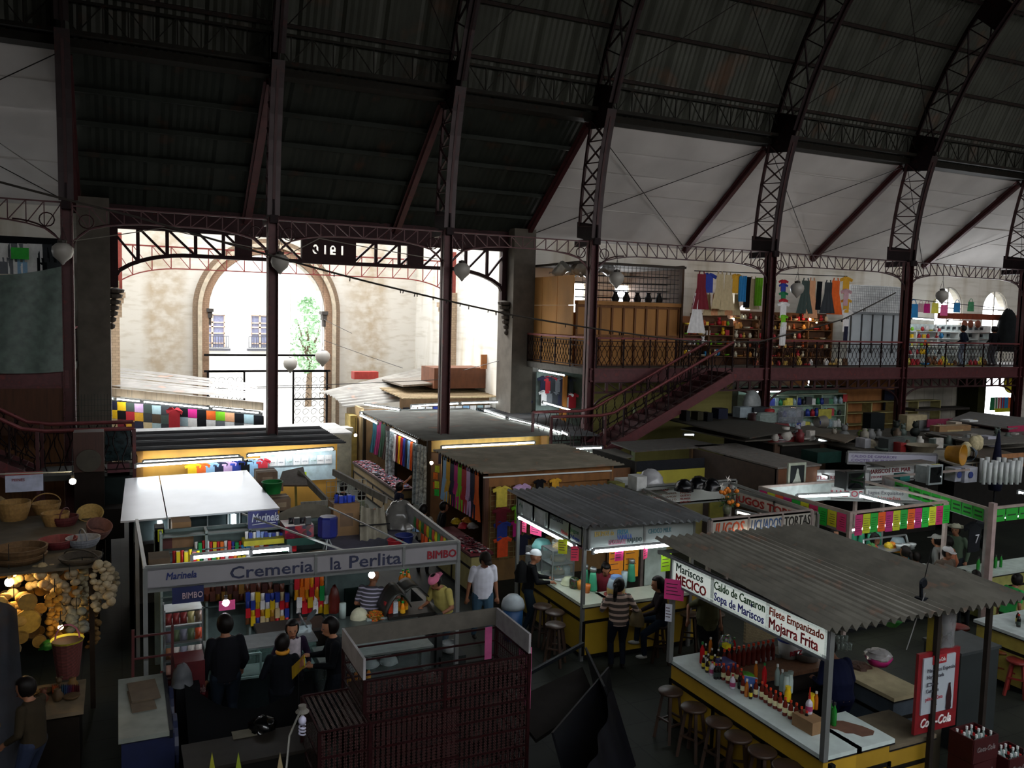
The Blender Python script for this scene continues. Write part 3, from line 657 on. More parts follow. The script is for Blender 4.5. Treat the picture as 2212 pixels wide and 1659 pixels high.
# --------------------------------------------------------- dress shop on the gallery (right of the plywood one)
def at(px,py,y): return P(px,py,y=y)
struct('wall_shop_partition',MB().box(20.2,27.0,4.4,26.2,27.1,6.3),M('6b4a30',.8,0,'ply'))
rail=MB().bar(at(1500,585,23.9),at(1830,597,23.9),.03); tag(rail.build('hanging_rail',DARK),'black rail carrying the hanging dresses','rail')
DR=[(1516,592,'dress','7a1a2a',1.0,'maroon embroidered'),(1507,640,'dress','e8e6e6',1.05,'long white, lowest at the left end'),(1532,590,'shirt2','2b3f9b',.95,'dark blue patterned'),(1556,592,'dress','c7b48e',1.0,'beige with dark plant motif'),(1574,594,'dress','c7b48e',1.02,'beige with black arrows'),(1592,592,'shirt2','d9a32a',.95,'mustard and red striped'),(1606,596,'towel','2b87c4',1.0,'bright blue'),(1616,598,'long','14151a',.72,'black'),(1628,602,'dress','c7b48e',.9,'cream patterned'),(1641,600,'towel','79c21d',1.1,'lime green'),(1674,605,'towel','1f7a4d',.5,'short green'),(1693,604,'shirt2','b3202f',.6,'red and green'),(1741,606,'dress','3b4a46',1.,'dark green'),(1755,606,'dress','d59a72',1.15,'tan'),(1771,608,'long','14151a',.7,'long black'),(1790,610,'dress','2f3338',.95,'charcoal'),(1806,606,'dress','e8641b',1.05,'bright orange'),(1829,598,'shirt2','d9a32a',.9,'yellow'),(1829,624,'shirt2','caa0a8',.9,'dusty pink'),(1829,645,'shirt2','d9a32a',.75,'mustard'),(1829,668,'shirt2','e8e6e6',1.2,'large white'),(1828,705,'towel','1b1e3a',.62,'navy')]
for i,(px,py,me,c,sc_,nm) in enumerate(DR):
    nn={'dress':'dress','shirt2':'blouse','towel':'shawl','long':'dress'}[me]
    put(me,'hanging_'+nn,'%s %s on the gallery, %s garment from the left'%(nm,nn,ordn(i)),'clothing',at(px,py,23.75+.03*(i%3)),U(-.2,.2),CLO[c],sc_,'garments hanging along the gallery shop')
for i,(px,py,me,c,sc_,nm) in enumerate([(1693,612,'shirt2','2b3f9b',.6,'blue'),(1693,630,'shirt2','1f7a4d',.6,'green'),(1693,645,'shirt2','b3202f',.6,'red'),(1693,652,'shirt2','e8e6e6',.8,'white'),(1693,680,'shirt2','79c21d',.6,'pale green'),(1693,696,'towel','e8e6e6',.9,'white')]):
    put(me,'hanging_blouse',nm+' blouse in the vertical stack by the column, %s from the top'%ordn(i),'clothing',at(px,py,22.85-.02*i),0,CLO[c],sc_,'blouses stacked vertically by the column')
# second row of pale embroidered dresses lower down
for i,px in enumerate((1530,1545,1560,1575,1592)):
    put('dress','hanging_dress','pale tan embroidered dress in the lower row, %s from the left'%ordn(i),'clothing',at(px,636,24.3),0,CLO['d59a72' if i%2 else 'c7b48e'],.62,'lower row of pale dresses')
# shelves of pottery and toys: counters with individual pieces
def shelf_unit(name,label,x0,x1,y,zs,depth,mat,z0=4.4,back=None):
    t=thing(name,label,'shelf',((x0+x1)/2,y,z0)); b=MB()
    for z in zs: b.box(x0,y,z-.03,x1,y+depth,z)
    b.build('shelf_boards',mat,t); n=max(2,int((x1-x0)/1.2))
    for i in range(n+1): x=x0+(x1-x0)*i/n; MB().box(x-.025,y,z0,x+.025,y+depth,max(zs)).build('upright',mat,t)
    if back: MB().box(x0,y+depth,z0,x1,y+depth+.03,max(zs)+.3).build('back_panel',back,t)
    return t
PT=[]
g=MB(); g.lathe([(.03,0),(.07,.03),(.09,.1),(.05,.17),(.055,.2)],n=8); PT.append(('clay_pot','pot',mesh_of(g,'pot',True)))
g=MB(); g.lathe([(.06,0),(.06,.12),(.03,.14),(.03,.17)],n=8); PT.append(('jar','jar',mesh_of(g,'jar',True)))
g=MB(); g.ball((0,0,.08),.08,n=8); g.ball((0,0,.19),.05,n=8); g.ball((-.04,0,.24),.02,n=5); g.ball((.04,0,.24),.02,n=5); PT.append(('toy_figure','toy',mesh_of(g,'toy',True)))
g=MB(); g.box(-.07,-.04,0,.07,.04,.16); g.box(-.05,-.045,.04,.05,-.04,.12); PT.append(('boxed_toy','box',mesh_of(g,'bx')))
g=MB(); g.lathe([(.02,0),(.1,.02),(.13,.06),(.125,.065),(.02,.03)],n=10); PT.append(('bowl','bowl',mesh_of(g,'bowl',True)))
def stock(x0,x1,y,z,n,cols,where,grp,kinds=(0,1,2,3,4),sc_=1.,dy=.15):
    for i in range(n):
        k=random.choice(kinds); nm,ct,me=PT[k]; c=random.choice(cols)
        put(me,nm,'small %s %s'%(nm.replace('_',' '),where),ct,(x0+(x1-x0)*(i+.5)/n+U(-.02,.02),y+U(0,dy),z),U(-.5,.5),M(c,.5,0,'plain',sc=20),sc_*U(.75,1.25),grp+', '+nm.replace('_',' ')+'s')
WARM=['c98a3a','7a4a24','b3202f','d9b45a','5a3a20','a84a1a','e0d8c0','3a2a1c']; COOL=['dfe3e2','5a6a78','2f3338','b3202f','9fb8c0','24708a','e9e15a','7a4a24']; BRI=['f2c518','e9e15a','e8641b','b3202f','2b87c4','e8e6e6','79c21d']
for (x0,x1,y,zs,cols,w_,nk) in ((18.1,20.3,24.6,(4.75,5.15,5.5,5.85),BRI+WARM,'on the left shelves of the dress shop',11),(20.5,25.4,24.9,(4.7,5.05,5.4,5.75,6.1),WARM,'on the warm lit shelves of the dress shop',20)):
    shelf_unit('display_shelf','display shelf stacked with small goods '+w_.replace('on','as',1)[0:0]+'at the '+('left' if x0<19 else 'right')+' of the gallery dress shop',x0,x1,y,zs,.35,M('6a4a2c',.7,0,'wood'),back=M('5a3a24',.8,0,'ply'))
    for z in zs: stock(x0+.1,x1-.1,y+.05,z,nk,cols,w_,'goods in the dress shop')
shelf_unit('display_shelf','display shelf stacked with trinkets in the shop behind the blue bags',28.3,36.2,25.6,(4.8,5.15,5.5,5.8),.4,WHITEP,back=M('cfdcdc',.6))
for z in (4.8,5.15,5.5,5.8): stock(28.5,32.6,25.6,z,17,COOL+BRI,'on the shelves behind the blue bags','goods in the bag shop')
stock(28.4,34,24.2,4.42,18,BRI+COOL,'in the front row at floor level behind the railing','goods along the gallery floor',sc_=1.5,dy=.1)
stock(20.8,25.4,24.0,4.42,14,WARM+['e8e6e6']*3,'on the floor in front of the dress shop','goods on the dress shop floor',sc_=1.5,dy=.1)
tag(MB().box(28.3,24.15,4.4,33.4,24.9,4.41).build('display_cloth',M('d8c21a',.7)),'bright yellow cloth spread on the gallery floor under the trinkets','cloth')
for i in range(26): # hats / packets pinned on the white back panel
    px=2075+i%9*9+U(-2,2); pz=6.1-.32*(i//9); put(PT[3][2],'hanging_packet','small dark packet pinned to the white panel of the bag shop','packet',(32.6+(i%9)*.36,25.93,pz-.2),0,M('3a4248',.5),.8,'packets pinned to the white shop panel')
b=[(1974,660,'2b87c4','bright blue',1.25),(1990,662,'caa0a8','dusty striped',.8),(2003,662,'c2187a','magenta striped',.85),(2021,660,'e9e15a','lemon',.95),(2040,664,'f06aa0','pink',1.),(2068,660,'2b87c4','blue',.9),(2098,658,'1f7a4d','mint green',.9)]
for i,(px,py,c,nm,s_) in enumerate(b): put('bag','hanging_bag','%s bag on the gallery shop rail, %s from the left'%(nm,ordn(i)),'bag',at(px,py-12,24.1),0,CLO[c] if c!='1f7a4d' else M('4f9a6a',.8),s_*1.05,'bags hanging along the gallery rail')
tag(MB().bar(at(1967,646,24.1),at(2150,665,24.1),.025).build('hanging_rail',DARK),'thin black rail carrying the coloured bags','rail')
tube_light(at(1970,688,25.0),at(2018,691,25.0),'short white tube light above the bag shop shelves, left one',s=22); tube_light(at(2048,693,25.2),at(2105,697,25.2),'short white tube light above the bag shop shelves, right one',s=22)
for i,px in enumerate((2083,2096,2112)): tag(MB().lathe([(.17,0),(.17,.03),(.1,.07),(.02,.08)],at(px,700,25.0),14,R=Matrix.Rotation(PI/2,3,'X')).build('round_fan',M('8a4a34',.6),smooth=True),'small round woven disc hanging below the tube light, %s from the left'%ordn(i),'disc','woven discs in the bag shop')
tag(MB().box(31.5,24.95,6.35,37.5,25.1,6.6).build('red_board',M('8a3a1c',.7,0,'ply')),'long orange-brown board above the bag shop','board')
# shutter
t=thing('roller_shutter','white roller shutter with wire mesh over its upper half','shutter',(27,24.3,4.4))
MB().box(25.65,24.35,4.4,28.75,24.4,6.45).build('lower_panel',M('b0b8bd',.5,0,'plain',sc=3,amt=.08),t)
MB().box(25.65,24.4,6.45,28.75,24.45,7.55).build('upper_panel',M('f0f2f2',.6),t)
b=MB()
for i in range(6): x=25.75+i*.57; b.box(x-.02,24.3,4.9,x+.02,24.34,6.45); b.box(x-.04,24.28,4.9,x+.04,24.34,5.02)
b.build('lock_bar',M('4a4d50',.5,.4),t); b=MB()
for i in range(32): b.bar((25.65+i*.1,24.3,6.5),(25.65+i*.1,24.3,7.5),.008)
for i in range(11): b.bar((25.65,24.3,6.5+i*.1),(28.75,24.3,6.5+i*.1),.008)
b.bar((25.65,24.3,6.46),(28.75,24.3,6.46),.09); b.build('wire_mesh',M('8f9498',.4,.5),t)
# fitting lights of the dress shop
bulb(at(1750,690,24.5),'bright warm bulb in the dress shop',s=150); bulb(at(1764,697,24.7),'smaller warm bulb right of the bright one in the dress shop',s=70,r=.03)
bulb(at(1494,688,24.5),'tiny warm bulb at the left end of the dress shop',s=60,r=.03); bulb(at(1584,690,25.2),'white bulb behind the pale dresses',s=150,col='fff4e0')
tag(MB().lathe([(.001,.2),(.12,.16),(.2,.02),(.2,0)],at(1608,670,24.4),14).build('plate_lamp',M('eef0f4',.5,emit=1.2),smooth=True),'white plate-shaped lamp behind the column','lamp')
tag(blob(.5,1.9,16,.12).xf(Matrix.Translation((35.2,24.5,5.0))).build('dark_cloth',M('202325',.9),smooth=True),'dark cloth bundle hanging at the right end of the gallery','cloth')
# ================================================================ market stalls on the hall floor
def posts(t,pts,w=.06,mat=ALU,name='post'):
    for x,y,z0,z1 in pts: MB().box(x-w/2,y-w/2,z0,x+w/2,y+w/2,z1).build(name,mat,t)
def counter(name,label,x0,y0,x1,y1,h,top,front,over=.04,band=None,kick=DARK,posts_at=None,cat='counter',group=None,th=.05):
    t=thing(name,label,cat,((x0+x1)/2,(y0+y1)/2,0),0,group)
    MB().box(x0-over,y0-over,h-th,x1+over,y1+over,h).build('worktop',[top],t)
    MB().box(x0-over-.003,y0-over-.003,h-th-.018,x1+over+.003,y1+over+.003,h-th).build('edge_strip',M('1c1c20',.5),t)
    MB().box(x0,y0,.1,x1,y1,h-th-.018).build('front_panels',front,t)
    MB().box(x0+.04,y0+.04,0,x1-.04,y1-.04,.1).build('kickboard',kick,t)
    b=MB(); z=h-.3
    b.box(x0-.015,y0-.015,z-.05,x1+.015,y1+.015,z)
    for L_,ax in ((x1-x0,0),(y1-y0,1)):
        n=max(1,int(L_/1.0))
        for i in range(n+1):
            if ax==0: x=x0+L_*i/n; b.box(x-.03,y0-.015,.1,x+.03,y0+.0,z)
            else: y=y0+L_*i/n; b.box(x0-.015,y-.03,.1,x0+.0,y+.03,z)
    b.build('frame_bars',M('16130f',.6),t)
    return t
def sign(name,label,p,ux,w,h,face,frame=ALU,parts=1,div=None,group=None,th=.04,cat='sign',glow=0):
    "sign band: p = bottom left corner as seen, ux = reading direction; faces ux x up reversed"
    p=V(p); ux=V(ux).normalized(); n=ux.cross(V((0,0,1))).normalized()
    t=thing(name,label,cat,p,0,group); b=MB(); b.add([p,p+ux*w,p+ux*w+V((0,0,h)),p+V((0,0,h))],[(0,1,2,3)]); b2=[q-n*th for q in b.v]; b.add(b2,[(3,2,1,0)])
    b.build('face_panel',face,t); f=MB()
    for z in (0,h): f.bar(p+V((0,0,z))-n*th/2,p+ux*w+V((0,0,z))-n*th/2,.04,th+.03)
    for s in [0,w]+list(div or []): f.bar(p+ux*s-n*th/2,p+ux*s-n*th/2+V((0,0,h)),.04,th+.03)
    f.build('frame',frame,t); return t
def sg(t,s,size,x,z,col,bold=.0,shear=0,fit=None,p=None,ux=None,glow=0,name='lettering'):
    ux=V(ux).normalized(); n=ux.cross(V((0,0,1))).normalized(); o=V(p)+ux*x+V((0,0,z))+n*.006
    return text(s,size,o,ux,(0,0,1),M(col,.6),t,name,.003,bold*.45,shear=shear,fit=fit)
UX=(1,0,0); UD=(0,-1,0)     # reading directions: along the hall, and towards the camera on left-hand faces
# ---------- A. seafood stall, front right
t=thing('seafood_stall','open seafood stall with lit painted sign and corrugated roof, front right','stall',(7.36,7.0,0))
posts(t,[(7.36,6.99,.95,2.52),(7.36,10.02,.95,2.52)],.07); posts(t,[(7.4,6.9,0,.95)],.06,DARK,'black_post')
posts(t,[(10.1,7.0,0,2.5),(10.2,10.4,0,2.5),(9.15,7.0,0,2.5)],.06,M('2a2420',.7),'dark_post')
b=MB(); b.bar((7.36,7,2.52),(7.36,10.4,2.52),.05); b.bar((7.36,7,2.52),(10.2,7,2.5),.05); b.bar((10.2,7,2.5),(10.2,10.4,2.5),.05); b.bar((7.36,10.4,2.5),(10.2,10.4,2.5),.05); b.build('roof_frame',ALU,t)
canopy('corrugated_roof','long corrugated fibre-cement roof of the front right seafood stall',[(7.12,6.78,2.6),(10.2,6.7,2.6),(10.42,10.62,2.62),(7.5,10.72,2.62)],ROOFG,pitch=.145,amp=.045)
canopy('corrugated_sheet','separate corrugated sheet lapping out over the right end of the seafood stall',[(10.2,6.85,2.55),(10.75,6.85,2.52),(10.9,8.2,2.55),(10.3,8.3,2.6)],ROOFG,pitch=.145,amp=.045)
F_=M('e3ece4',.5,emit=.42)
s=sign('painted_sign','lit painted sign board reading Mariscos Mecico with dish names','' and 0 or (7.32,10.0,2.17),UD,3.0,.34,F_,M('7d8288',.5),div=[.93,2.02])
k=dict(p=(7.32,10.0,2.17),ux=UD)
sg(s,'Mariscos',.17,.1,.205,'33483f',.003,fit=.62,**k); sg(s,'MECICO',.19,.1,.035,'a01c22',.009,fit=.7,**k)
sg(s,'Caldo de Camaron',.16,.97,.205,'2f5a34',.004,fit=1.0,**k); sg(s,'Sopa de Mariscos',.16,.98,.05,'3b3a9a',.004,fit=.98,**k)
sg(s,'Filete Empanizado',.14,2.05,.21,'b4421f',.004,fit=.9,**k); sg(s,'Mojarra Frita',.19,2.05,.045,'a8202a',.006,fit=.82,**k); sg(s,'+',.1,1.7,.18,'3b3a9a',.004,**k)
CT=M('c9d6d3',.35,0,'plain',sc=7,amt=.12)
counter('marble_counter','long pale marble counter with yellow front, lined with sauce bottles',7.42,7.05,7.95,10.05,.98,CT,M('b58f22',.6,0,'plain',sc=2,amt=.2))
counter('marble_counter','pale marble end counter with brown stain beside the green bottle',7.95,7.05,8.5,7.75,.98,CT,M('a8841f',.6,0,'plain',sc=2,amt=.2))
st=MB(); pts=[(8.0+.0,7.62),(8.12,7.68),(8.3,7.6),(8.42,7.4),(8.46,7.25),(8.36,7.18),(8.2,7.2),(8.16,7.3),(8.08,7.34),(8.05,7.45),(7.98,7.52)]
st.poly([(x,y,.981) for x,y in pts],.0015,(0,0,1)); tag(st.build('stain',M('6b4a3a',.8)),'ragged brown stain on the end counter','stain')
counter('yellow_counter','low yellow counter section with dark bars right of the end counter',8.56,7.1,9.3,7.75,.86,M('6b604e',.7,0,'plain'),M('a8841f',.6,0,'plain',sc=2,amt=.2))
counter('back_counter','wooden work counter inside the seafood stall holding the back row of bottles',8.15,9.15,9.75,9.9,.9,M('6e4c35',.5,0,'wood'),M('2a2522',.8))
counter('prep_table','tiled prep table at the right of the seafood stall',9.55,7.9,10.1,8.9,.95,M('a79b7a',.6,0,'plain'),M('3c4650',.6))
tag(MB().box(9.0,10.28,.9,10.15,10.33,1.9).build('wall_board',M('9a8a6a',.8,0,'brick',sc=9)),'tan brick-patterned board behind the prep table','board')
# menu board with cola artwork
t=thing('menu_board','red framed whiteboard price list with a cola bottle picture','menu board',(9.2,7.02,1.0))
MX=Matrix.Translation((9.2,7.02,0)).to_3x3()
def bd(b): return b
MB().box(8.88,7.02,.95,9.62,7.06,1.98).build('red_frame',M('80161d',.45),t); MB().box(8.95,7.0,1.2,9.52,7.02,1.92).build('white_panel',M('aab2ba',.4,0,'plain',amt=.05),t)
MB().box(9.1,6.99,1.83,9.34,7.0,1.94).build('header_patch',M('a02028',.5),t)
for (sx,z,w_,c,txt) in ((9.13,1.86,.18,'e9e9e9','Coca-Cola'),(9.0,1.74,.5,'4a4a55','Mariscos Especial'),(9.0,1.66,.3,'4a4a55','Hay Tostada'),(9.0,1.56,.2,'4a4a55','De'),(9.0,1.48,.22,'4a4a55','Camaron'),(9.0,1.38,.3,'b02838','pide una Coca'),(9.12,1.3,.08,'4a4a55','$')):
    text(txt,.07,(sx,6.985,z),(1,0,0),(0,0,1),M(c,.6),t,'lettering',.002,fit=w_)
text('Coca-Cola',.16,(8.95,7.01,1.03),(1,0,0),(0,0,1),M('e6e0e0',.5),t,'logo_lettering',.003,.004,shear=.3,fit=.55)
b=MB(); pr=[(.035,0),(.05,.03),(.042,.1),(.05,.17),(.03,.26),(.018,.32),(.02,.35)]
b.add([(9.43-r,6.992,1.2+z) for r,z in pr]+[(9.43+r,6.992,1.2+z) for r,z in pr],[(i,i+7,i+8,i+1) for i in range(6)]); b.build('bottle_picture',M('301418',.4),t)
for k in range(6): pass
# ---------- B. juice bar
t=thing('juice_bar_stall','juice bar stall with corrugated roof and painted sign bands','stall',(7.3,12.5,0))
posts(t,[(7.3,12.52,0,2.42),(7.3,15.2,0,2.42),(9.5,12.4,0,2.4),(9.5,15.2,0,2.4)],.06)
b=MB(); b.bar((7.3,12.52,2.4),(7.3,15.2,2.4),.05); b.bar((7.3,12.5,2.4),(9.5,12.4,2.4),.05); b.bar((7.3,12.52,2.0),(7.3,15.2,2.02),.04); b.bar((7.3,12.5,2.0),(9.5,12.4,2.0),.04); b.build('roof_frame',ALU,t)
canopy('corrugated_roof','corrugated fibre-cement roof over the juice bar in the centre',[(7.05,12.25,2.47),(9.62,11.95,2.47),(9.55,15.25,2.47),(7.12,15.4,2.47)],M('7b7d80',.75,0,'rust',sc=2.2),pitch=.145,amp=.042)
FG=M('8a9290',.5,0,'plain',sc=2,amt=.1)
s=sign('sign_band','grey painted sign band with menu papers on the left side of the juice bar','' and 0 or (7.26,15.2,2.02),UD,2.66,.36,FG,div=[.75,1.4,2.2])
k=dict(p=(7.26,15.2,2.02),ux=UD)
for x,z,w_,c,tx in ((.1,.2,.5,'5f7f72','Aguas'),(.3,.12,.36,'c07a3a','Frutas'),(.3,.04,.38,'4a6fb0','Agua de Limon'),(1.45,.25,.5,'3a4046','LICUADOS'),(1.9,.08,.25,'b85a6a','Malteada'),(2.25,.2,.3,'4f7a5a','Jugos'),(2.25,.08,.32,'3c4fa0','Nieve')): sg(s,tx,.1,x,z,c,.003,fit=w_,**k)
for x in (.3,.85): MB().box(7.245,15.2-x-.42,2.05,7.255,15.2-x,2.34).build('paper_menu',M('b9c0c0',.7),s)
s=sign('sign_band','sign band reading Eskimos de Fresa and Choco Milk on the juice bar','' and 0 or (7.34,12.44,2.03),(1,-.045,0),2.15,.34,FG,div=[1.1])
k=dict(p=(7.34,12.44,2.03),ux=(1,-.045,0))
for x,z,w_,c,tx in ((.1,.2,.38,'c4a648','ESKIMOS de'),(.55,.2,.22,'2f7fa0','FRESA'),(.55,.11,.3,'3f62b8','VAINILLA'),(.38,.03,.34,'a85a78','CHOCOLATE'),(.75,.04,.3,'33474a','RAJADO'),(1.18,.17,.48,'3a6d78','CHOCO MILK')): sg(s,tx,.12,x,z,c,.003,fit=w_,**k)
tube_light((7.22,15.0,2.0),(7.22,12.75,2.0),'long white tube light under the left sign band of the juice bar',r=.03,s=22); tube_light((7.4,12.38,1.98),(9.1,12.3,1.98),'long white tube light under the Choco Milk sign band',r=.03,s=22)
JT=M('b9bfae',.35,0,'plain',sc=5,amt=.1)
counter('bar_counter','left arm of the juice bar counter with yellow front panels',7.32,12.5,7.85,15.1,1.02,JT,M('a8891f',.6,0,'plain',sc=2,amt=.2))
counter('bar_counter','front arm of the juice bar counter with yellow front, women standing at it',7.85,12.42,9.7,12.95,1.02,JT,M('a8891f',.6,0,'plain',sc=2,amt=.2))
# ---------- C. juices/licuados/tortas stall
t=thing('torta_stall','open-topped stall behind a sign band reading Jugos Licuados Tortas','stall',(9.6,12.1,0))
posts(t,[(9.62,12.06,0,2.45),(12.0,12.06,0,2.45),(10.1,14.9,0,2.4),(12.4,14.9,0,2.4)],.07,M('8b7f7a',.5,.2))
b=MB(); b.bar((9.62,12.1,2.43),(10.1,14.9,2.4),.05); b.bar((12.,12.1,2.43),(12.4,14.9,2.4),.05); b.bar((10.1,14.9,2.4),(12.4,14.9,2.4),.05); b.build('top_frame',ALU,t)
s=sign('sign_band','framed sign band reading Jugos Licuados Tortas','' and 0 or (9.62,12.03,2.1),UX,2.4,.33,M('a39f95',.5,0,'plain',amt=.08),M('8b7f7a',.5,.2),div=[.85,1.66])
k=dict(p=(9.62,12.03,2.1),ux=UX)
sg(s,'JUGOS',.3,.08,.06,'b8481f',.014,shear=.15,fit=.7,**k); sg(s,'LICUADOS',.28,.9,.07,'33507a',.009,shear=.15,fit=.72,**k); sg(s,'TORTAS',.28,1.7,.07,'2b2a26',.01,shear=.1,fit=.64,**k)
tube_light(P(1585,1159,y=11.95),P(1690,1150,y=11.95),'warm white tube light under the Jugos Licuados Tortas sign',r=.028,s=24,col='fff3df')
tube_light(P(1592,1106,z=2.2),P(1640,1118,z=2.2),'short tube light inside the tortas stall below the flower vase',r=.02,s=12,col='fff3df')
s=sign('menu_sign','white menu sign with red dish columns behind the flower vase','' and 0 or (10.25,15.0,2.0),UX,2.4,.42,M('b9bdb8',.4,0,'plain',sc=2,amt=.1),div=[])
k=dict(p=(10.25,15.0,2.0),ux=UX)
for x,tx in ((.12,'LICUADO'),(.85,'TORTAS')): sg(s,tx,.09,x,.31,'a03a30',.003,fit=.42,**k)
for i in range(4):
    for j in range(3): sg(s,['PIÑA','PAPAYA','FRESA','MAMEY','JAMON','QUESO','PIERNA','POLLO','MILANESA','MIXTA','HUEVO','ATUN'][i*3+j],.06,.1+j*.38,.22-.07*i,'a04a40' if j!=1 else '8a6a5a',.001,fit=.28,**k)
sg(s,'LICUADOS',.07,1.55,.28,'4a5a58',.001,fit=.4,**k)
s=sign('sign_band','sign band seen from behind with red letters, left side of the bright paper stall','' and 0 or (12.45,12.3,1.98),(0,1,0),2.5,.3,M('d4cfc6',.5,0,'plain'),div=[1.2])
t2=s
text('JUGOS TORTAS',.22,(12.40,14.7,2.04),(0,-1,0),(0,0,1),M('a8322a',.6),s,'lettering',.003,.008,fit=2.2)
# ---------- D. paper-card stall
t=thing('paper_card_stall','open-topped food stall edged with neon price cards','stall',(12.7,11.8,0))
posts(t,[(12.7,11.75,0,2.42),(15.5,11.85,0,2.4),(12.75,14.3,0,2.4),(15.6,14.3,0,2.4)],.07,M('a89890',.5,.2))
b=MB(); b.bar((12.7,11.75,2.4),(15.5,11.85,2.4),.05); b.bar((12.7,11.75,2.4),(12.7,14.3,2.4),.05); b.bar((12.7,14.3,2.4),(15.5,14.3,2.4),.05); b.bar((15.5,11.85,2.4),(15.6,14.3,2.4),.05)
b.bar((12.7,11.75,2.0),(15.5,11.85,2.02),.03); b.bar((12.7,11.75,2.),(12.7,14.3,2.02),.03); b.build('top_frame',M('a89890',.5,.2),t)
MB().box(12.68,11.8,2.02,12.71,14.3,2.38).build('band_panel',M('9aa09c',.5,.2),t); MB().box(12.72,14.28,1.98,15.55,14.31,2.38).build('band_panel',M('b8c2c0',.5),t)
NE=['d8247a','d8e12a','f0601c','d8247a','22b83c','e6e020','e0306a','22c03c','d8d020','e03070']
for i,c in enumerate(NE):
    y=14.25-i*.245-.02; o=MB().box(12.655,y-.225,2.03+U(-.02,.02),12.662,y,2.36).build('price_card',M(c,.6,0,'plain',amt=.05)); l=MB()
    for j in range(5): l.box(12.65,y-.19,2.1+j*.045,12.656,y-.04-U(0,.08),2.108+j*.045)
    l.build('writing',M('5a2030' if c[0]!='2' else '0f4a1c',.7),o)
    tag(o,'%s price card, %s on the left band of the neon stall'%({'d8':'magenta','e6':'yellow','f0':'orange','22':'green','e0':'pink'}.get(c[:2],'neon') if c!='d8e12a' and c!='d8d020' else 'yellow',ordn(i)),'price card','price cards on the left band')
NE2=['b82a6a','b8c41e','22a836','e8601c','b82a7a','c0c828','22a83c','e86820','c02a7a','22c03c','d8e030','d02a6e','1fc03a']
for i,c in enumerate(NE2):
    x=12.8+i*.207; yy=11.72+.034*(i/12)-.015; o=MB().box(x,yy,1.97+U(-.02,.02),x+.19,yy+.006,2.36).build('price_card',M(c,.6,0,'plain',amt=.05)); l=MB()
    for j in range(6): l.box(x+.02,yy-.005,2.04+j*.045,x+.17-U(0,.06),yy,2.047+j*.045)
    l.build('writing',M('5a2030' if c[0]!='2' and c[0]!='1' else '0f4a1c',.7),o)
    nm='yellow' if c in('b8c41e','c0c828','d8e030') else 'green' if c[0] in '12' else 'orange' if c[0]=='e' else 'magenta'
    tag(o,'%s price card, %s on the front band of the neon stall'%(nm,ordn(i)),'price card','price cards on the front band')
tube_light((12.85,11.86,2.02),(15.3,11.94,2.04),'tube light hidden low behind the front row of neon cards',r=.018,s=20); tube_light((12.78,14.0,2.02),(12.78,12.1,2.02),'tube light hidden behind the left row of neon cards',r=.015,s=16); tube_light((16.2,11.3,2.1),(18.6,11.3,2.1),'tube light behind the front green cards',r=.015,s=14)
tube_light(P(1722,1073,z=2.3),P(1835,1068,z=2.3),'white tube light inside the paper card stall, left one',r=.025,s=24); tube_light(P(1857,1071,z=2.3),P(1948,1093,z=2.3),'white tube light inside the paper card stall, right one',r=.025,s=24)
counter('food_counter','pale counter inside the paper card stall where people eat',12.75,11.75,15.4,12.2,1.0,M('a9b4ac',.4,0,'plain'),M('8b8a3a',.6,0,'plain'))
s=sign('sign_band','white sign band reading Licuados seen from behind at the right of the bright paper stall','' and 0 or (14.4,14.5,2.0),(1,-.55,0),2.6,.3,M('c2c6c6',.5,0,'plain'),div=[1.2])
k=dict(p=(14.4,14.5,2.0),ux=(1,-.55,0)); sg(s,'LICUADOS',.2,.15,.07,'b84a5a',.007,fit=1.0,**k); sg(s,'Jugos Exquisitos',.12,1.28,.15,'6a6a72',.002,fit=.8,**k); sg(s,'Licuados',.1,1.5,.04,'b84a4a',.002,fit=.5,**k)
# ---------- E. green card stall
t=thing('green_card_stall','food stall edged with bright green price cards, right','stall',(16.4,14.2,0))
G0=V((16.55,14.35,2.4)); G1=V((15.75,11.1,2.4)); G2=V((19.2,11.1,2.4))
posts(t,[(G1.x,G1.y,0,2.42),(G0.x,G0.y,0,2.42),(19.2,11.1,0,2.4)],.07,M('9a9490',.5,.2))
b=MB(); b.bar(G0,G1,.05); b.bar(G1,G2,.05); b.bar(G0,(19.6,14.4,2.4),.05); b.build('top_frame',M('a89890',.5,.2),t)
d=(G1-G0).normalized(); n_=V((0,0,1)).cross(d); 
if n_.x>0: n_=-n_
L_=(G1-G0).length; bb=MB(); bb.poly([G0+V((0,0,-.3)),G1+V((0,0,-.3)),G1,G0],.02,-n_); bb.build('band_panel',M('b4b8b8',.5),t)
for i in range(9):
    a=.42+i*(L_-.5)/9; p=G0+d*a+n_*.01; q=p+d*((L_-.5)/9-.02); o=MB().poly([p+V((0,0,-.28)),q+V((0,0,-.28)),q+V((0,0,-.03)),p+V((0,0,-.03))],.004,n_).build('price_card',M('1fae2c',.6,0,'plain',amt=.05)); l=MB()
    for j in range(2): l.bar(p+d*.06+n_*.008+V((0,0,-.2+.09*j)),p+d*.26+n_*.008+V((0,0,-.2+.09*j)),.006,.035)
    l.build('writing',M('0c4a14',.7),o); tag(o,'green price card, %s on the left band of the green card stall'%ordn(i),'price card','green price cards on the left band')
for i in range(8):
    x=15.85+i*.4; o=MB().box(x,11.06,2.12,x+.37,11.065,2.37).build('price_card',M('1f9e2c',.6,0,'plain',amt=.05)); MB().box(x+.05,11.055,2.22,x+.3,11.06,2.25).build('writing',M('0c4a14',.7),o)
    tag(o,'green price card, %s on the front band of the green card stall'%ordn(i),'price card','green price cards on the front band')
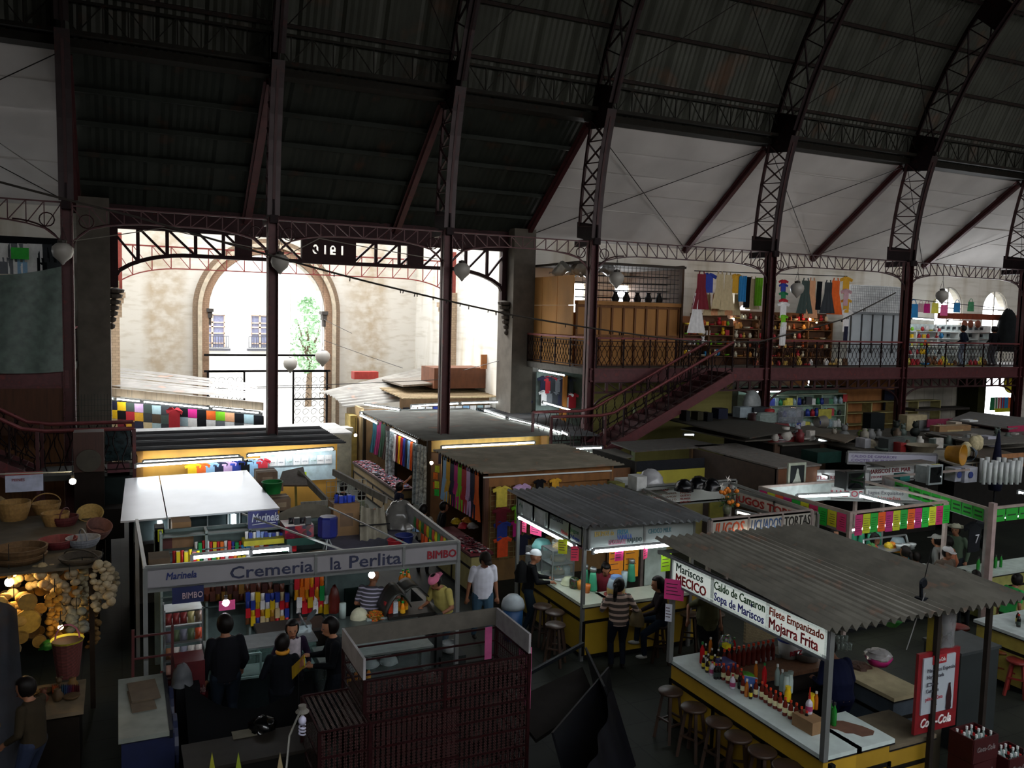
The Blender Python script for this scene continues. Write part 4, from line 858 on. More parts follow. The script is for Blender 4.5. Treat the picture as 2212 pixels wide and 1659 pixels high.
counter('food_counter','pale counter of the green card stall holding green bottles',15.9,11.2,19.0,11.75,1.0,M('a9b4ac',.4,0,'plain'),M('8b8a4a',.6,0,'plain'))
counter('food_counter','counter with white top and yellow front at the right edge',13.4,8.6,17.0,9.5,.98,M('b9c2c0',.4,0,'plain'),M('a39442',.6,0,'plain'))
# ---------- F. souvenir kiosk 3 (tan corrugated roof, middle)
t=thing('souvenir_kiosk','brown plywood souvenir kiosk with tan corrugated roof in the middle of the hall','kiosk',(7.3,17,0))
MB().box(7.45,17.1,2.18,10.7,17.15,2.5).build('fascia_board',M('8a5a2a',.7,0,'ply'),t); MB().box(7.45,17.2,1.4,10.7,17.24,2.18).build('front_board',M('8a5c2e',.7,0,'ply'),t)
MB().box(10.6,17.1,0,10.66,20,2.5).build('side_wall',M('6a4828',.7,0,'ply'),t); MB().box(7.4,19.95,0,10.66,20.0,2.5).build('back_wall',M('6a4828',.7,0,'ply'),t)
MB().box(7.45,17.15,0,10.7,17.2,1.4).build('lower_board',M('7a5a30',.7,0,'ply'),t)
posts(t,[(7.4,17.12,0,2.45)],.1,M('5a3420',.7,0,'wood'),'corner_post'); MB().bar((7.3,17.05,2.42),(10.6,17.02,2.4),.03).build('conduit',WHITEP,t)
canopy('corrugated_roof','tan corrugated roof of the souvenir kiosk in the middle',[(10.85,16.85,2.55),(10.95,20.1,2.56),(7.2,20.1,2.56),(7.2,16.8,2.55)],ROOFB,pitch=.19,amp=.034)
# ---------- G. big souvenir kiosk around the third column
t=thing('souvenir_kiosk','large souvenir kiosk with grey corrugated roof around the portal column','kiosk',(7.7,22,0))
MB().box(7.9,22.2,2.15,11.7,22.25,2.5).build('fascia_board',M('a8843a',.7,0,'ply'),t); MB().box(11.3,22.1,0,11.5,22.3,2.5).build('corner_board',M('b98a4a',.7,0,'ply'),t)
MB().box(7.9,22.3,0,11.5,22.35,2.2).build('front_board',M('6a4a2a',.7,0,'ply'),t); MB().box(8.2,26.5,0,11.6,26.55,2.4).build('back_wall',M('6a4a2a',.7,0,'ply'),t)
canopy('corrugated_roof','grey corrugated roof of the large souvenir kiosk pierced by an iron column',[(12.2,22.0,2.52),(11.8,29.6,2.5),(7.75,29.2,2.5),(7.62,21.95,2.52)],M('6a6963',.75,0,'rust',sc=1.5),pitch=.19,amp=.034,nrow=3)
posts(t,[(7.8,22.1,0,2.5),(7.8,25.2,0,2.5),(7.8,28.9,0,2.5)],.1,M('2c2218',.8,0,'wood'),'corner_post')
tube_light((7.62,28.8,2.42),(7.62,26.6,2.4),'short tube light at the back left edge of the large souvenir kiosk',s=22); tube_light((7.6,25.1,2.4),(7.58,22.5,2.4),'long tube light along the left edge of the large souvenir kiosk',s=24)
tube_light((8.1,21.9,2.32),(11.0,21.95,2.33),'long tube light along the front of the large souvenir kiosk',s=26); tube_light((11.7,21.3,2.2),(12.9,21.3,2.2),'tube light over the yellow grid panel right of the large kiosk',s=22)
tube_light(P(1047,887,z=2.6),P(1093,902,z=2.6),'tube light on the roof edge behind the large kiosk, first from the left',s=20); tube_light(P(1100,904,z=2.6),P(1150,916,z=2.6),'tube light on the roof edge behind the large kiosk, second from the left',s=18,r=.012); tube_light(P(1155,917,z=2.6),P(1212,935,z=2.6),'tube light on the roof edge behind the large kiosk, third from the left',s=22); tube_light(P(1215,934,z=2.6),P(1228,940,z=2.6),'very short tube light at the right tip of the large kiosk',s=22)
canopy('corrugated_roof','dark corrugated roof strip behind the large kiosk, edged with tube lights',[(13.0,21.6,2.5),(14.6,30.5,2.5),(12.2,30.0,2.5),(12.25,22,2.48)],ROOFD,pitch=.19,amp=.034)
b=MB()
for i in range(16): x=11.7+i*.1; b.bar((x,21.45,1.1),(x,21.45,2.1),.012)
for i in range(10): b.bar((11.7,21.45,1.15+i*.1),(13.2,21.45,1.15+i*.1),.012)
tag(b.build('wire_grid',M('d8d8cc',.5,.3)),'white wire display grid right of the large souvenir kiosk','grid'); tag(MB().box(11.7,21.7,0,13.3,21.75,2.2).build('yellow_board',M('b8923a',.7)),'yellow board behind the white wire grid','board')
# ---------- H. yellow plywood kiosk on the left
t=thing('souvenir_kiosk','yellow plywood souvenir kiosk with dark corrugated roof on the left','kiosk',(.3,21.6,0))
MB().box(.45,21.75,0,5.15,21.8,2.6).build('front_board',PLYY,t); MB().box(.33,21.6,0,.5,21.75,2.6).build('corner_board',M('b07c38',.7,0,'ply'),t); MB().box(.5,21.66,1.72,2.2,21.75,1.76).build('ledge',M('9a8a5a',.7),t)
MB().box(.45,23.6,0,5.2,23.65,2.6).build('back_wall',PLY,t)
MB().box(3.2,21.7,1.65,5.1,21.73,2.4).build('white_panel',M('c4d8e0',.6),t)
canopy('corrugated_roof','dark grey corrugated roof of the yellow plywood kiosk on the left',[(5.25,21.2,2.66),(5.2,24.2,2.7),(.2,24.2,2.7),(.22,21.3,2.66)],ROOFD,pitch=.19,amp=.034)
tag(MB().box(.25,24.3,2.44,6.2,26.6,2.48).build('flat_roof',M('c9c9c9',.5,0,'plain')),'pale flat sheet roof behind the dark corrugated one on the left','roof')
tube_light((.5,21.45,2.36),(2.65,21.4,2.4),'long tube light on the yellow kiosk, left one',r=.028,s=26); tube_light((2.85,21.4,2.42),(4.95,21.35,2.5),'long tube light on the yellow kiosk, right one',r=.028,s=26)
b=MB(); b.bar((1.55,21.62,2.28),(3.35,21.62,2.3),.02)
for i in range(20): b.bar((1.55+i*.09,21.6,2.28),(1.55+i*.09,21.55,2.26),.008)
tag(b.build('shirt_rail',WHITEP),'white wire rail holding the folded t-shirts on the yellow kiosk','rail')
row('shirt','tshirt','t-shirt','on the wire rail of the yellow kiosk',['yellow','orange','pale blue','navy','lilac','royal blue','black','pale blue','red'],(1.5,21.58,2.26),(3.35,21.58,2.29),0,'t-shirts on the yellow kiosk rail',(.62,1,.68))
for i in range(9):
    x=3.3+i*.2; o=put('panel','folded_tshirt','white printed t-shirt, %s on the pale panel of the yellow kiosk'%ordn(i),'t-shirt',(x,21.66,2.3),0,CLO['e8e6e6'] if i%3 else M('c9d6da',.8),.45,'white printed t-shirts on the yellow kiosk')
    text(['GTO','TO','MEX','100','TO','GTO','10','MEX','GTO'][i],.08,(-.14,-.03,-.32),(1,0,0),(0,0,1),M(['2f7a4a','2a2a30','3a4a6a'][i%3],.7),o,'print',.004,fit=.26,world=False)
tag(MB().box(4.1,21.55,1.62,4.32,21.56,1.9).build('price_card',M('c8e61c',.6)),'lime green price card on the white panel of the yellow kiosk','price card')
# ---------- I. stall at far left in the vestibule mouth (slanted timber roof)
t=thing('souvenir_kiosk','souvenir stall with rough slatted roof in the left of the portal','kiosk',(0,29,0))
b=MB(); A=V((-.6,33.2,3.1)); B=V((4.3,28.6,2.94)); C=V((4.7,33,3.2)); D=V((-.7,37.8,3.6)); 
for i in range(14):
    u0=i/14; u1=(i+.8)/14; 
    p=A.lerp(D,u0); q=B.lerp(C,u0); r_=B.lerp(C,u1); s_=A.lerp(D,u1); w_=U(-.03,.05)
    b.add([p+V((0,0,w_)),q+V((0,0,w_)),r_+V((0,0,w_+.02)),s_+V((0,0,w_+.02))],[(0,1,2,3)])
b.build('slat_roof',M('b4b0ac',.45,.2,'rust',sc=1.5),t); MB().bar(A-V((0,0,.1)),B-V((0,0,.12)),.05,.26).build('fascia_board',M('8f7e6a',.8,0,'wood'),t)
MB().bar(A+V((0,.3,-1.3)),B+V((0,.3,-1.3)),.05,1.9).build('back_board',M('6a6a6c',.8),t)
for i in range(4): tube_light(A.lerp(B,[0,.13,.3,.72][i])+V((-.1,-.3,-.3)),A.lerp(B,[.11,.28,.7,.99][i])+V((-.1,-.3,-.3)),'tube light under the slatted roof at the left, %s from the left'%ordn(i),s=26,group='tube lights under the slatted roof')
c1=['yellow','navy','yellow','dark green','lilac','dark green','grey blue','charcoal','black','black','magenta','black','orange','lime green','tan','black','grey blue','black']
c2=['navy','yellow','black','red','mustard','charcoal','brown','dark green','red','grey blue','white','black','white','grey','white','charcoal','white','black']
c3=['mustard','beige','maroon','mustard','navy','beige','grey blue','charcoal','black','white','grey','white','orange','white','grey','white','white','black']
dz=(B-A)/18
for r_,cc in enumerate((c1,c2,c3)):
    for i,c in enumerate(cc):
        p=A+dz*(i+.5)+V((0,-.1,-.42-.31*r_)); put('panel','folded_tshirt','%s folded t-shirt, %s from the left in the %s row under the slatted roof'%(c,ordn(i),['top','middle','bottom'][r_]),'t-shirt',p,-.7,CLO[CK[c]],(.9,1,.6),'t-shirts under the slatted roof')
p=A+dz*8.6+V((-.05,-.3,-.42)); put('shirt','displayed_tshirt','bright red t-shirt standing out in front of the folded shirts, left','t-shirt',p,-.7,CLO['b3202f'],1.1)
# ---------- J. stalls in the right of the vestibule
b=MB(); E0,E1,E2,E3=V((6.7,31.6,2.95)),V((7.4,30.2,2.55)),V((12.6,31,2.9)),V((12.4,35.5,3.7))
b.grid(lambda u,v:((E0.lerp(E3,u)).lerp(E1.lerp(E2,u),v)+V((0,0,.28*sin(PI*v)*(1-u)*.6+.03*sin(v*60)))),10,40)
tag(b.build('curved_sheet_roof',M('a9a49c',.45,.3,'rust',sc=1.5)),'curved sagging corrugated sheets right of the street arch, lit white','roof')
t=thing('timber_stall','timber souvenir stall against the right vestibule wall with board roof','stall',(10.5,28.5,0))
b=MB()
for i in range(9): b.box(9.2,28.9+i*.36,2.95+i*.012,13.0,29.22+i*.36,3.0+i*.012)
b.build('board_roof',M('a08a68',.8,0,'wood'),t); MB().box(9.3,29.6,0,12.9,29.65,2.9).build('back_board',M('6f5438',.8,0,'ply'),t)
MB().box(7.8,29.4,0,7.9,31.5,2.6).build('side_board',M('b59a70',.7,0,'ply'),t); MB().box(7.9,29.9,0,9.3,29.95,2.5).build('side_board',M('8a6a48',.7,0,'ply'),t)
tag(MB().box(10.75,30,3.2,13.0,31.5,3.98).build('brown_hut',M('70432a',.7,0,'ply')),'brown plywood box standing on the timber stall roof in the vestibule','box')
tag(MB().box(12.6,29.9,3.95,12.95,29.95,4.5).build('plank',M('a86a3a',.7,0,'wood')),'upright orange-brown plank on the brown box','plank')
tag(MB().box(9.6,30.2,3.35,13,33,3.42,ry=-.05).build('board_roof',M('7a7268',.8,0,'wood')),'grey board roof slab above the curved sheets in the vestibule','roof')
tag(MB().box(8.6,33.5,3.3,9.6,34.0,3.6).build('red_crate',M('b03a30',.7)),'small red crate on the roof at the foot of the back wall','crate')
tube_light((9.4,28.6,2.72),(11.2,28.6,2.78),'tube light under the timber stall roof, left one',s=26); tube_light((11.3,28.6,2.78),(12.8,28.6,2.8),'tube light under the timber stall roof, right one',s=26)
tube_light((8.2,30.4,2.62),(9.0,28.6,2.6),'slanting tube light at the left of the timber stall',s=20); tube_light((7.75,29.3,2.45),(10.1,29.1,2.5),'tube light behind the large kiosk roof',s=24)
row('panel','folded_tshirt','t-shirt','under the timber stall tubes',['black','white','white','white','royal blue','navy','white','white','pale blue','white','grey blue','white'],(9.3,29.3,2.6),(12.8,29.3,2.62),0,'t-shirts under the timber stall',(.62,1,1.1))
row('shirt','tshirt','t-shirt','by the right pier',['mustard','royal blue'],P(1115,862,y=27.5),P(1142,862,y=27.5),0,'t-shirts hanging by the right pier',.9)
# dark shirts shop under the gallery by the pier
t=thing('tshirt_shop','narrow t-shirt shop under the gallery beside the right pier','shop',(13.9,27,0))
MB().box(13.7,27.3,0,16.9,27.36,4.0).build('back_board',M('8a9a94',.7),t); MB().box(14.6,26.9,2.2,14.75,27.2,3.9).build('side_board',M('a86a2a',.7,0,'ply'),t)
tube_light(P(1162,800,y=26.5),P(1220,811,y=26.5),'tube light above the dark t-shirts under the gallery',s=24); tube_light(P(1172,869,y=26.5),P(1232,886,y=26.5),'tube light below the dark t-shirts under the gallery',s=24)
row('shirt','tshirt','t-shirt','in the upper row under the gallery',['navy','red','charcoal','grey','navy','charcoal'],P(1172,812,y=27),P(1236,815,y=27),0,'dark t-shirts under the gallery, upper row',.95)
row('shirt','tshirt','t-shirt','in the lower row under the gallery',['white','grey','charcoal','navy','white','red'],P(1172,842,y=27),P(1243,850,y=27),0,'dark t-shirts under the gallery, lower row',.85)
# ================================================================ goods and fittings
def fb(name,label,cat,px0,py0,px1,py1,y,dep,mat,group=None,rz=0,parent=None,tape=None):
    "box whose front face stands in the plane Y=y and covers the measured rectangle"
    a=P(px0,py1,y=y); b=P(px1,py0,y=y); z1=P((px0+px1)/2,py0,y=y).z; z0=P((px0+px1)/2,py1,y=y).z
    if parent is not None: return MB().box(a.x,y,z0,b.x,y+dep,z1).build(name,mat,parent)
    return box_thing(name,label,cat,(a.x,y,z0),(b.x,y+dep,z1),mat,rz,group,tape)
# --- bottle with cap and label
def bottle(r=.032,h=.24,neck=.012,cols=('6b1f16','e0441c','e8dfae'),label='x',rough=.12):
    t=thing('sauce_bottle',label,'bottle',(0,0,-50))
    MB().lathe([(r*.95,0),(r,.01),(r,h*.58),(r*.85,h*.68),(neck,h*.82),(neck,h*.9)],n=12).build('bottle_body',M(cols[0],rough,0,'plain',amt=.1),t,world=False,smooth=True)
    MB().lathe([(neck*1.3,h*.88),(neck*1.3,h)],n=10).build('cap',M(cols[1],.4),t,world=False)
    if cols[2]: MB().lathe([(r*1.02,h*.18),(r*1.02,h*.46)],n=12,cap=False).build('paper_label',M(cols[2],.6),t,world=False)
    return t
BP={'red':bottle(),'blank':bottle(.03,.25,cols=('5a1a14','d8401c',None)),'brown':bottle(.03,.23,cols=('2a1a14','e6e2dc','d8c22a')),'dark':bottle(.034,.22,cols=('14100e','c02a1c','2a3a34')),'clear':bottle(.035,.3,cols=('8fa3a0','dfe3e2',None)),
 'green':bottle(.032,.3,cols=('1f7a2a','2a2a2a',None)),'white':bottle(.04,.2,cols=('c9c3d0','c0302a','a83a6a')),'orange':bottle(.028,.24,.013,cols=('b8681f','e8e4dc',None)),'ketchup':bottle(.035,.32,.012,cols=('b81820','1f7a3a',None)),'coke':bottle(.033,.26,cols=('2a1614','b02020','c0202a')),'juice':bottle(.045,.26,.02,cols=('e8881c','2a9a3a','f0b01c')),'mustard':bottle(.045,.2,.03,cols=('e0b81c','e8c81c',None)),'vase':bottle(.04,.3,.03,cols=('b8c8c4','7a8a86',None))}
def bt(k,p,label,group,s=1.): return dup(BP[k],p,U(0,6),label,group,scale=s)
Z1=.982
LST=[('ketchup',1516,1432,'tall red squeeze bottle with green nozzle at the left end of the marble counter'),('brown',1524,1418,None),('brown',1529,1440,None),('brown',1537,1428,None),('brown',1543,1442,None),('orange',1534,1410,None),('brown',1551,1430,None),('white',1538,1458,'white bottle with red cap among the brown sauce bottles'),('brown',1527,1452,None),('brown',1556,1448,None),('dark',1546,1466,None),('brown',1519,1444,None),('white',1561,1462,None),('dark',1553,1466,None),
('red',1562,1468,None),('red',1572,1475,None),('red',1583,1468,None),('red',1592,1472,None),('red',1600,1480,None),('white',1582,1487,'white bell-shaped bottle with red cap standing in front of the red bottles'),('dark',1598,1487,None),('red',1604,1497,'small bottle with yellow label left of the blue leaflet'),('orange',1612,1504,'small orange bottle in front of the blue leaflet'),('brown',1621,1509,'brown bottle with yellow label right of the blue leaflet'),
('red',1632,1505,None),('red',1645,1510,None),('red',1654,1517,None),('red',1663,1524,None),('red',1674,1530,None),('red',1684,1535,None),('red',1695,1545,None),('red',1707,1552,None),('red',1719,1558,None),('red',1730,1566,None),('dark',1741,1572,'dark bottle at the right end of the sauce row, against the cardboard box'),('mustard',1701,1514,'yellow mustard squeeze bottle standing behind the red bottles'),
('orange',1762,1532,'amber bottle with white cap behind the cardboard box'),('ketchup',1650,1480,'red squeeze bottle in the middle of the clutter'),('orange',1632,1464,'amber bottle with pale cap behind the leaflet'),('clear',1678,1480,None),('clear',1688,1492,None),('vase',1697,1500,None),('vase',1706,1496,None),('green',1801,1567,'green glass bottle on the end counter'),('green',1793,1562,None),('mustard',1752,1530,'yellow bottle cap tub beside the amber bottle')]
for i,(k,px,py,lb) in enumerate(LST):
    bt(k,P(px,py,z=Z1),lb or {'red':'red hot-sauce bottle with yellow label in the long row on the marble counter','brown':'small brown sauce bottle in the cluster at the left of the marble counter','dark':'dark sauce bottle in the row on the marble counter','clear':'clear water bottle behind the sauce row','vase':'clear glass vase behind the sauce row','white':'white plastic bottle by the dark sauce bottles','green':'green glass bottle half hidden by the post'}.get(k,'amber bottle with white cap in the cluster on the marble counter'),'sauce bottles on the marble counter, '+k,1.0 if k not in('brown',) else .85)
for i in range(11): bt('blank',P(1563+i*10.5,1447-i*2.3,z=.905)+V((0,.0,0)),'red sauce bottle with orange cap in the back row on the wooden counter','back row of red sauce bottles',1.25)
bt('ketchup',P(1585,1412,z=.905),'red bottle with green cap behind the back row of red bottles',None,.8)
bt('white',P(1747,1541,z=1.14),'white squeeze bottle with long red nozzle on the cardboard box',None,1.1)
b=MB().lathe([(.012,0),(.004,.12)],P(1747,1541,z=1.14)+V((0,0,.22)),8); tag(b.build('nozzle',M('b8281c',.4)),'long red nozzle on the white squeeze bottle','nozzle')
box_thing('cardboard_box','brown cardboard box on the marble counter by the front post','box',(7.62,7.45,.982),(7.85,7.78,1.14),CARD,.05)
t=thing('leaflet_stand','blue menu leaflet in a clear stand among the bottles','leaflet',P(1620,1500,z=Z1)); MB().box(-.09,-.005,0,.09,.005,.25).build('stand',M('9aa6ac',.3),t,world=False); MB().box(-.08,-.01,.02,.08,-.005,.24).build('printed_sheet',M('4a6ab0',.5,0,'plain',sc=30),t,world=False); t.rotation_euler=(0,0,-.9)
tag(MB().lathe([(.09,0),(.1,.08),(.12,.22),(.07,.32),(.06,.34)],P(1567,1420,z=Z1),16).build('glass_jar',M('7f857a',.25,0,'goods',sc=60),smooth=True),'big clear jar of pale sweets on the left part of the marble counter','jar')
t=thing('bucket','white plastic bucket with blue rim and red lettering','bucket',P(1702,1418,z=.905)); MB().lathe([(.13,0),(.165,.26)],n=20).build('pail',M('c4c8c8',.5),t,world=False,smooth=True); MB().lathe([(.17,.255),(.17,.29)],n=20).build('rim',M('3a4a9a',.5),t,world=False); text('RITZ',.1,(-.12,-.165,.08),(1,0,0),(0,0,1),M('9a2030',.5),t,'lettering',.004,.004,fit=.24,world=False)
for i,(px,py,w_) in enumerate(((1645,1420,.28),(1680,1412,.25))): tag(MB().box(-w_/2,-.14,0,w_/2,.14,.05).build('steel_tray',STEEL,world=False),'shallow steel tray on the wooden counter, %s one'%('left' if i==0 else 'right'),'tray').location=P(px,py,z=.905)
tag(MB().lathe([(.1,0),(.17,.02),(.18,.12)],P(1742,1425,z=.905),18,cap=False).build('steel_pan',STEEL,smooth=True),'round steel pan right of the white bucket','pan')
t=thing('pink_basin','pink plastic basin covered with a clear bag on the prep table','basin',P(1897,1435,z=.95)); MB().lathe([(.13,0),(.2,.12)],n=18).build('basin',M('c2247a',.5),t,world=False,smooth=True)
o=blob(.2,.13).build('plastic_cover',M('a9a6a6',.25),t,world=False); o.location=(0,0,.11)
tag(blob(.16,.06,j=.3).build('meat_heap',M('4a2f22',.7,0,'plain',sc=20),world=False),'heap of dark chopped food on the prep table','food').location=P(1855,1440,z=.95)
tag(MB().box(-.2,-.15,0,.2,.15,.18).build('grey_tub',M('8a8470',.6),world=False),'grey plastic tub standing on the low ledge','tub').location=P(1905,1500,z=.7)
for i in range(7): tag(MB().lathe([(.035,0),(.04,.11)],P(1808+(i%4)*9,1405-(i//4)*16,z=1.25),10).build('drinking_glass',M('9fb0ae',.1,trans=.0,alpha=.5),smooth=True),'upturned clear drinking glass stacked at the back of the seafood stall','glass','glasses stacked at the back')
t=thing('green_bowl','bright green bowl on the board edge under the right roof end','bowl',P(1925,1352,z=1.9)); MB().lathe([(.07,0),(.15,.09),(.16,.1)],n=18).build('bowl',M('22b838',.5),t,world=False,smooth=True)
tag(MB().lathe([(.1,0),(.14,.06),(.15,.07)],P(1598,1478,z=Z1)+V((.15,.1,0)),16).build('lime_bowl',M('5ad01c',.5),smooth=True),'lime green bowl behind the red bottles','bowl')
tag(MB().box(7.8,9.3,.982,8.0,9.55,1.12).build('blue_tin',M('3a3f7a',.5)),'small dark blue tin near the jar','tin')
fb('yellow_tin','dark box with bright yellow lid behind the marble counter','box',1568,1402,1590,1430,9.6,.15,DARK); fb('yellow_tub','bright yellow tub on the dark box','tub',1569,1393,1579,1402,9.6,.1,M('e8d81c',.5))
# --- stools
def stool(label,p,group,h=.72,col='3b2a20'):
    t=thing('bar_stool',label,'stool',p,U(0,1),group); W=M(col,.45,0,'wood')
    MB().lathe([(.15,h-.05),(.175,h-.04),(.18,h-.015),(.165,h)],n=20).build('seat',W,t,world=False,smooth=True)
    for k in range(4):
        a=PI/4+k*PI/2; MB().bar((.11*cos(a),.11*sin(a),h-.04),(.21*cos(a),.21*sin(a),0),.04).build('leg',W,t,world=False)
    b=MB()
    for k in range(4): a=PI/4+k*PI/2; a2=a+PI/2; z=.25+.06*(k%2); b.bar((.18*cos(a),.18*sin(a),z),(.18*cos(a2),.18*sin(a2),z),.025)
    b.build('footrest',W,t,world=False); return t
SP=[(1449,1490,'first from the left'),(1499,1525,'second from the left'),(1553,1557,'third from the left'),(1595,1588,'fourth from the left'),(1647,1620,'fifth from the left'),(1700,1652,'last one cut by the bottom edge')]
s0=None
for px,py,lb in SP:
    p=P(px,py,z=.72); p.z=0
    stool('round dark wooden stool along the yellow seafood counter, '+lb,p,'stools along the seafood counter')
for px,py,lb in ((1172,1305,'behind the other two'),(1199,1318,'in the middle'),(1200,1345,'nearest the viewer')):
    p=P(px,py,z=.74); p.z=0; stool('round wooden bar stool on the left of the juice bar, '+lb,p,'stools left of the juice bar')
for px,py,lb in ((1415,1325,'left one'),(1490,1322,'middle one'),(1545,1322,'right one')):
    p=P(px,py,z=.74); p.z=0; stool('round wooden bar stool standing along the front arm of the juice bar, '+lb,p,'stools in front of the juice bar',col='30231a')
for px,py,lb in ((2130,1395,'orange stool by the right counter, left one'),(2165,1402,'orange stool by the right counter, right one')):
    p=P(px,py,z=.6); p.z=0; stool(lb,p,'orange stools at the right counter',.6,'7a401a')
for px,py,lb in ((2072,1352,'red topped stool behind the dark cabinet'),(2200,1425,'dark red stool at the right edge')):
    p=P(px,py,z=.6); p.z=0; stool(lb,p,None,.6,'7a2420')
# --- cabinet, crates of cola bottles and post at the right
t=thing('metal_cabinet','tall dark grey metal cabinet right of the seafood stall','cabinet',(10.9,7.8,0)); MB().box(10.65,7.75,0,11.45,8.35,1.42).build('body',M('2f3536',.5,.3,'plain',sc=2),t); MB().box(10.63,7.73,1.42,11.47,8.37,1.46).build('top',M('454b4c',.4,.3),t)
tag(MB().box(9.35,7.2,0,9.42,7.3,2.3).build('yellow_pipe',M('a08a1a',.6)),'upright yellow pipe beside the red menu board','pipe')
tag(MB().box(9.5,7.25,0,9.68,7.4,2.5).build('timber_post',M('4a4232',.8,0,'wood')),'thick dark timber post right of the red menu board','post')
tag(MB().box(11.2,6.95,0,11.28,7.05,2.5).build('grey_post',ALU),'grey steel post at the right corner of the seafood roof','post')
tag(MB().box(-.05,-.05,0,.05,.05,2.9).build('pink_post',M('a58f8c',.6),world=False),'pale pink square post at the right between the counters','post').location=(14.1,9.85,0)
def crate(p,label,rz=0,w=.45,d=.33,h=.3):
    t=thing('bottle_crate',label,'crate',p,rz); b=MB(); b.box(-w/2,-d/2,0,w/2,d/2,.02)
    for s in (-1,1): b.box(-w/2,s*d/2-.01,0,w/2,s*d/2+.01,h); b.box(s*w/2-.01,-d/2,0,s*w/2+.01,d/2,h)
    for k in range(1,5): b.box(-w/2+w*k/5-.004,-d/2,.02,-w/2+w*k/5+.004,d/2,h*.7)
    b.build('crate_shell',M('3c0a0d',.5),t,world=False)
    text('Coca-Cola',.09,(-w*.4,-d/2-.014,h*.45),(1,0,0),(0,0,1),M('6a5c5c',.5),t,'logo_lettering',.003,.003,shear=.3,fit=w*.75,world=False); return t
n=0
CRT=[((10.85,6.85,0),0.1),((9.75,6.85,0),.0),((9.75,6.85,.31),.05),((9.75,6.85,.62),0),((10.3,6.75,0),0),((10.3,6.75,.31),.0)]
wd=['bottom','middle','topmost']
for i,(p,rz) in enumerate(CRT):
    st_='left' if i<4 else 'right'; crate(p,'single red cola crate at the far right of the stacks' if i==0 else 'red cola crate, %s of the %s stack at the lower right'%(wd[i-1] if i<4 else ['bottom','topmost'][i-4],st_),rz)
for ox,z in ((9.75,.64),(10.3,.33),(10.85,.02)):
    for a in range(5):
        for b_ in range(3): bt('clear' if (a+b_)%3 else 'coke',(ox-.18+.09*a,6.75+.1*b_+(0 if ox<10 else -.1),z),'empty glass cola bottle standing in the red crates at the lower right','empty bottles in the crates',1.0)
t=thing('desk_fan','black antenna-like fan with long wires on the right end of the roof','fan',P(1990,1295,z=2.62)); b=MB(); b.box(-.06,-.05,0,.06,.05,.03); b.bar((0,0,.0),(-.02,0,.2),.03); b.lathe([(.05,-.02),(.07,0),(.05,.02)],(-.02,-.03,.22),14,R=Matrix.Rotation(PI/2,3,'X')); b.build('body',M('10141c',.5),t,world=False)
MB().tube([(0,0,.1),(.12,0,.62)],.006,5).build('antenna',DARK,t,world=False); MB().tube([(0,-.05,.1),(-.45,-.2,-.5)],.006,5).build('antenna',M('8a8a8a',.4,.5),t,world=False)
tag(MB().grid(lambda u,v:(.1*cos(2*PI*u)*(1+.2*sin(v*9)),.07*sin(2*PI*u),-v*.75),14,8).build('plastic_bag',M('8f9092',.2,alpha=.6),world=False,smooth=True),'long clear plastic bag hanging from the right roof corner','bag').location=P(2052,1308,z=2.5)
# --- hanging neon notes
def note(px,py,y,w,h,c,label,rz=0,x=None):
    p=P(px,py,y=y) if x is None else P(px,py,x=x); o=MB().box(-w/2,-.003,-h,w/2,.003,0).build('paper_note',M(c,.7,0,'plain',sc=12,amt=.08),world=False); o.location=p; o.rotation_euler=(0,0,rz)
    l=MB()
    for j in range(4): l.box(-w*.4,-.006,-h*(.25+.17*j),w*(.4-U(0,.3)),-.003,-h*(.25+.17*j)+.012)
    q=l.build('writing',M('4a2a3a',.8),world=False); q.parent=o; return tag(o,label,'note')
note(1457,1252,9.98,.28,.3,'e23f8a','pink paper note tied to the left post of the seafood sign',-.8,x=7.25)
note(1133,1120,15,.12,.28,'e04a78','pink note hanging at the left end of the juice bar tube',-1.2); note(1158,1130,14.6,.3,.24,'e04a80','pair of crumpled pink notes under the juice bar tube',-1.2)
note(1216,1165,12.9,.16,.26,'b8c81c','yellow green note hanging left of the corner post',-.6); note(1242,1180,12.7,.14,.26,'e23a5a','pinkish red note hanging just left of the corner post',-.4)
note(1338,1180,12.36,.17,.26,'d8307a','magenta note hanging over the orange menu sheet'); note(1395,1178,12.33,.14,.24,'d8306a','magenta note hanging right of the orange sheets',.5); note(1440,1190,12.6,.22,.38,'a6d81c','lime green note hanging right in the juice bar')
for i,(px,c) in enumerate(((1332,'e88a1c'),(1365,'f09a1c'))): note(px,1178,13.4,.32,.62,c,'tall orange menu sheet inside the juice bar, %s one'%('left' if i==0 else 'right'))
fb('white_poster','white poster with a dark appliance picture in the juice bar','poster',1392,1180,1440,1262,13.6,.02,M('b4c4bc',.5,0,'plain'))
note(1445,1305,9.95,.1,.26,'d9dde8','white paper taped to the left post of the seafood stall',-.8,x=7.28)
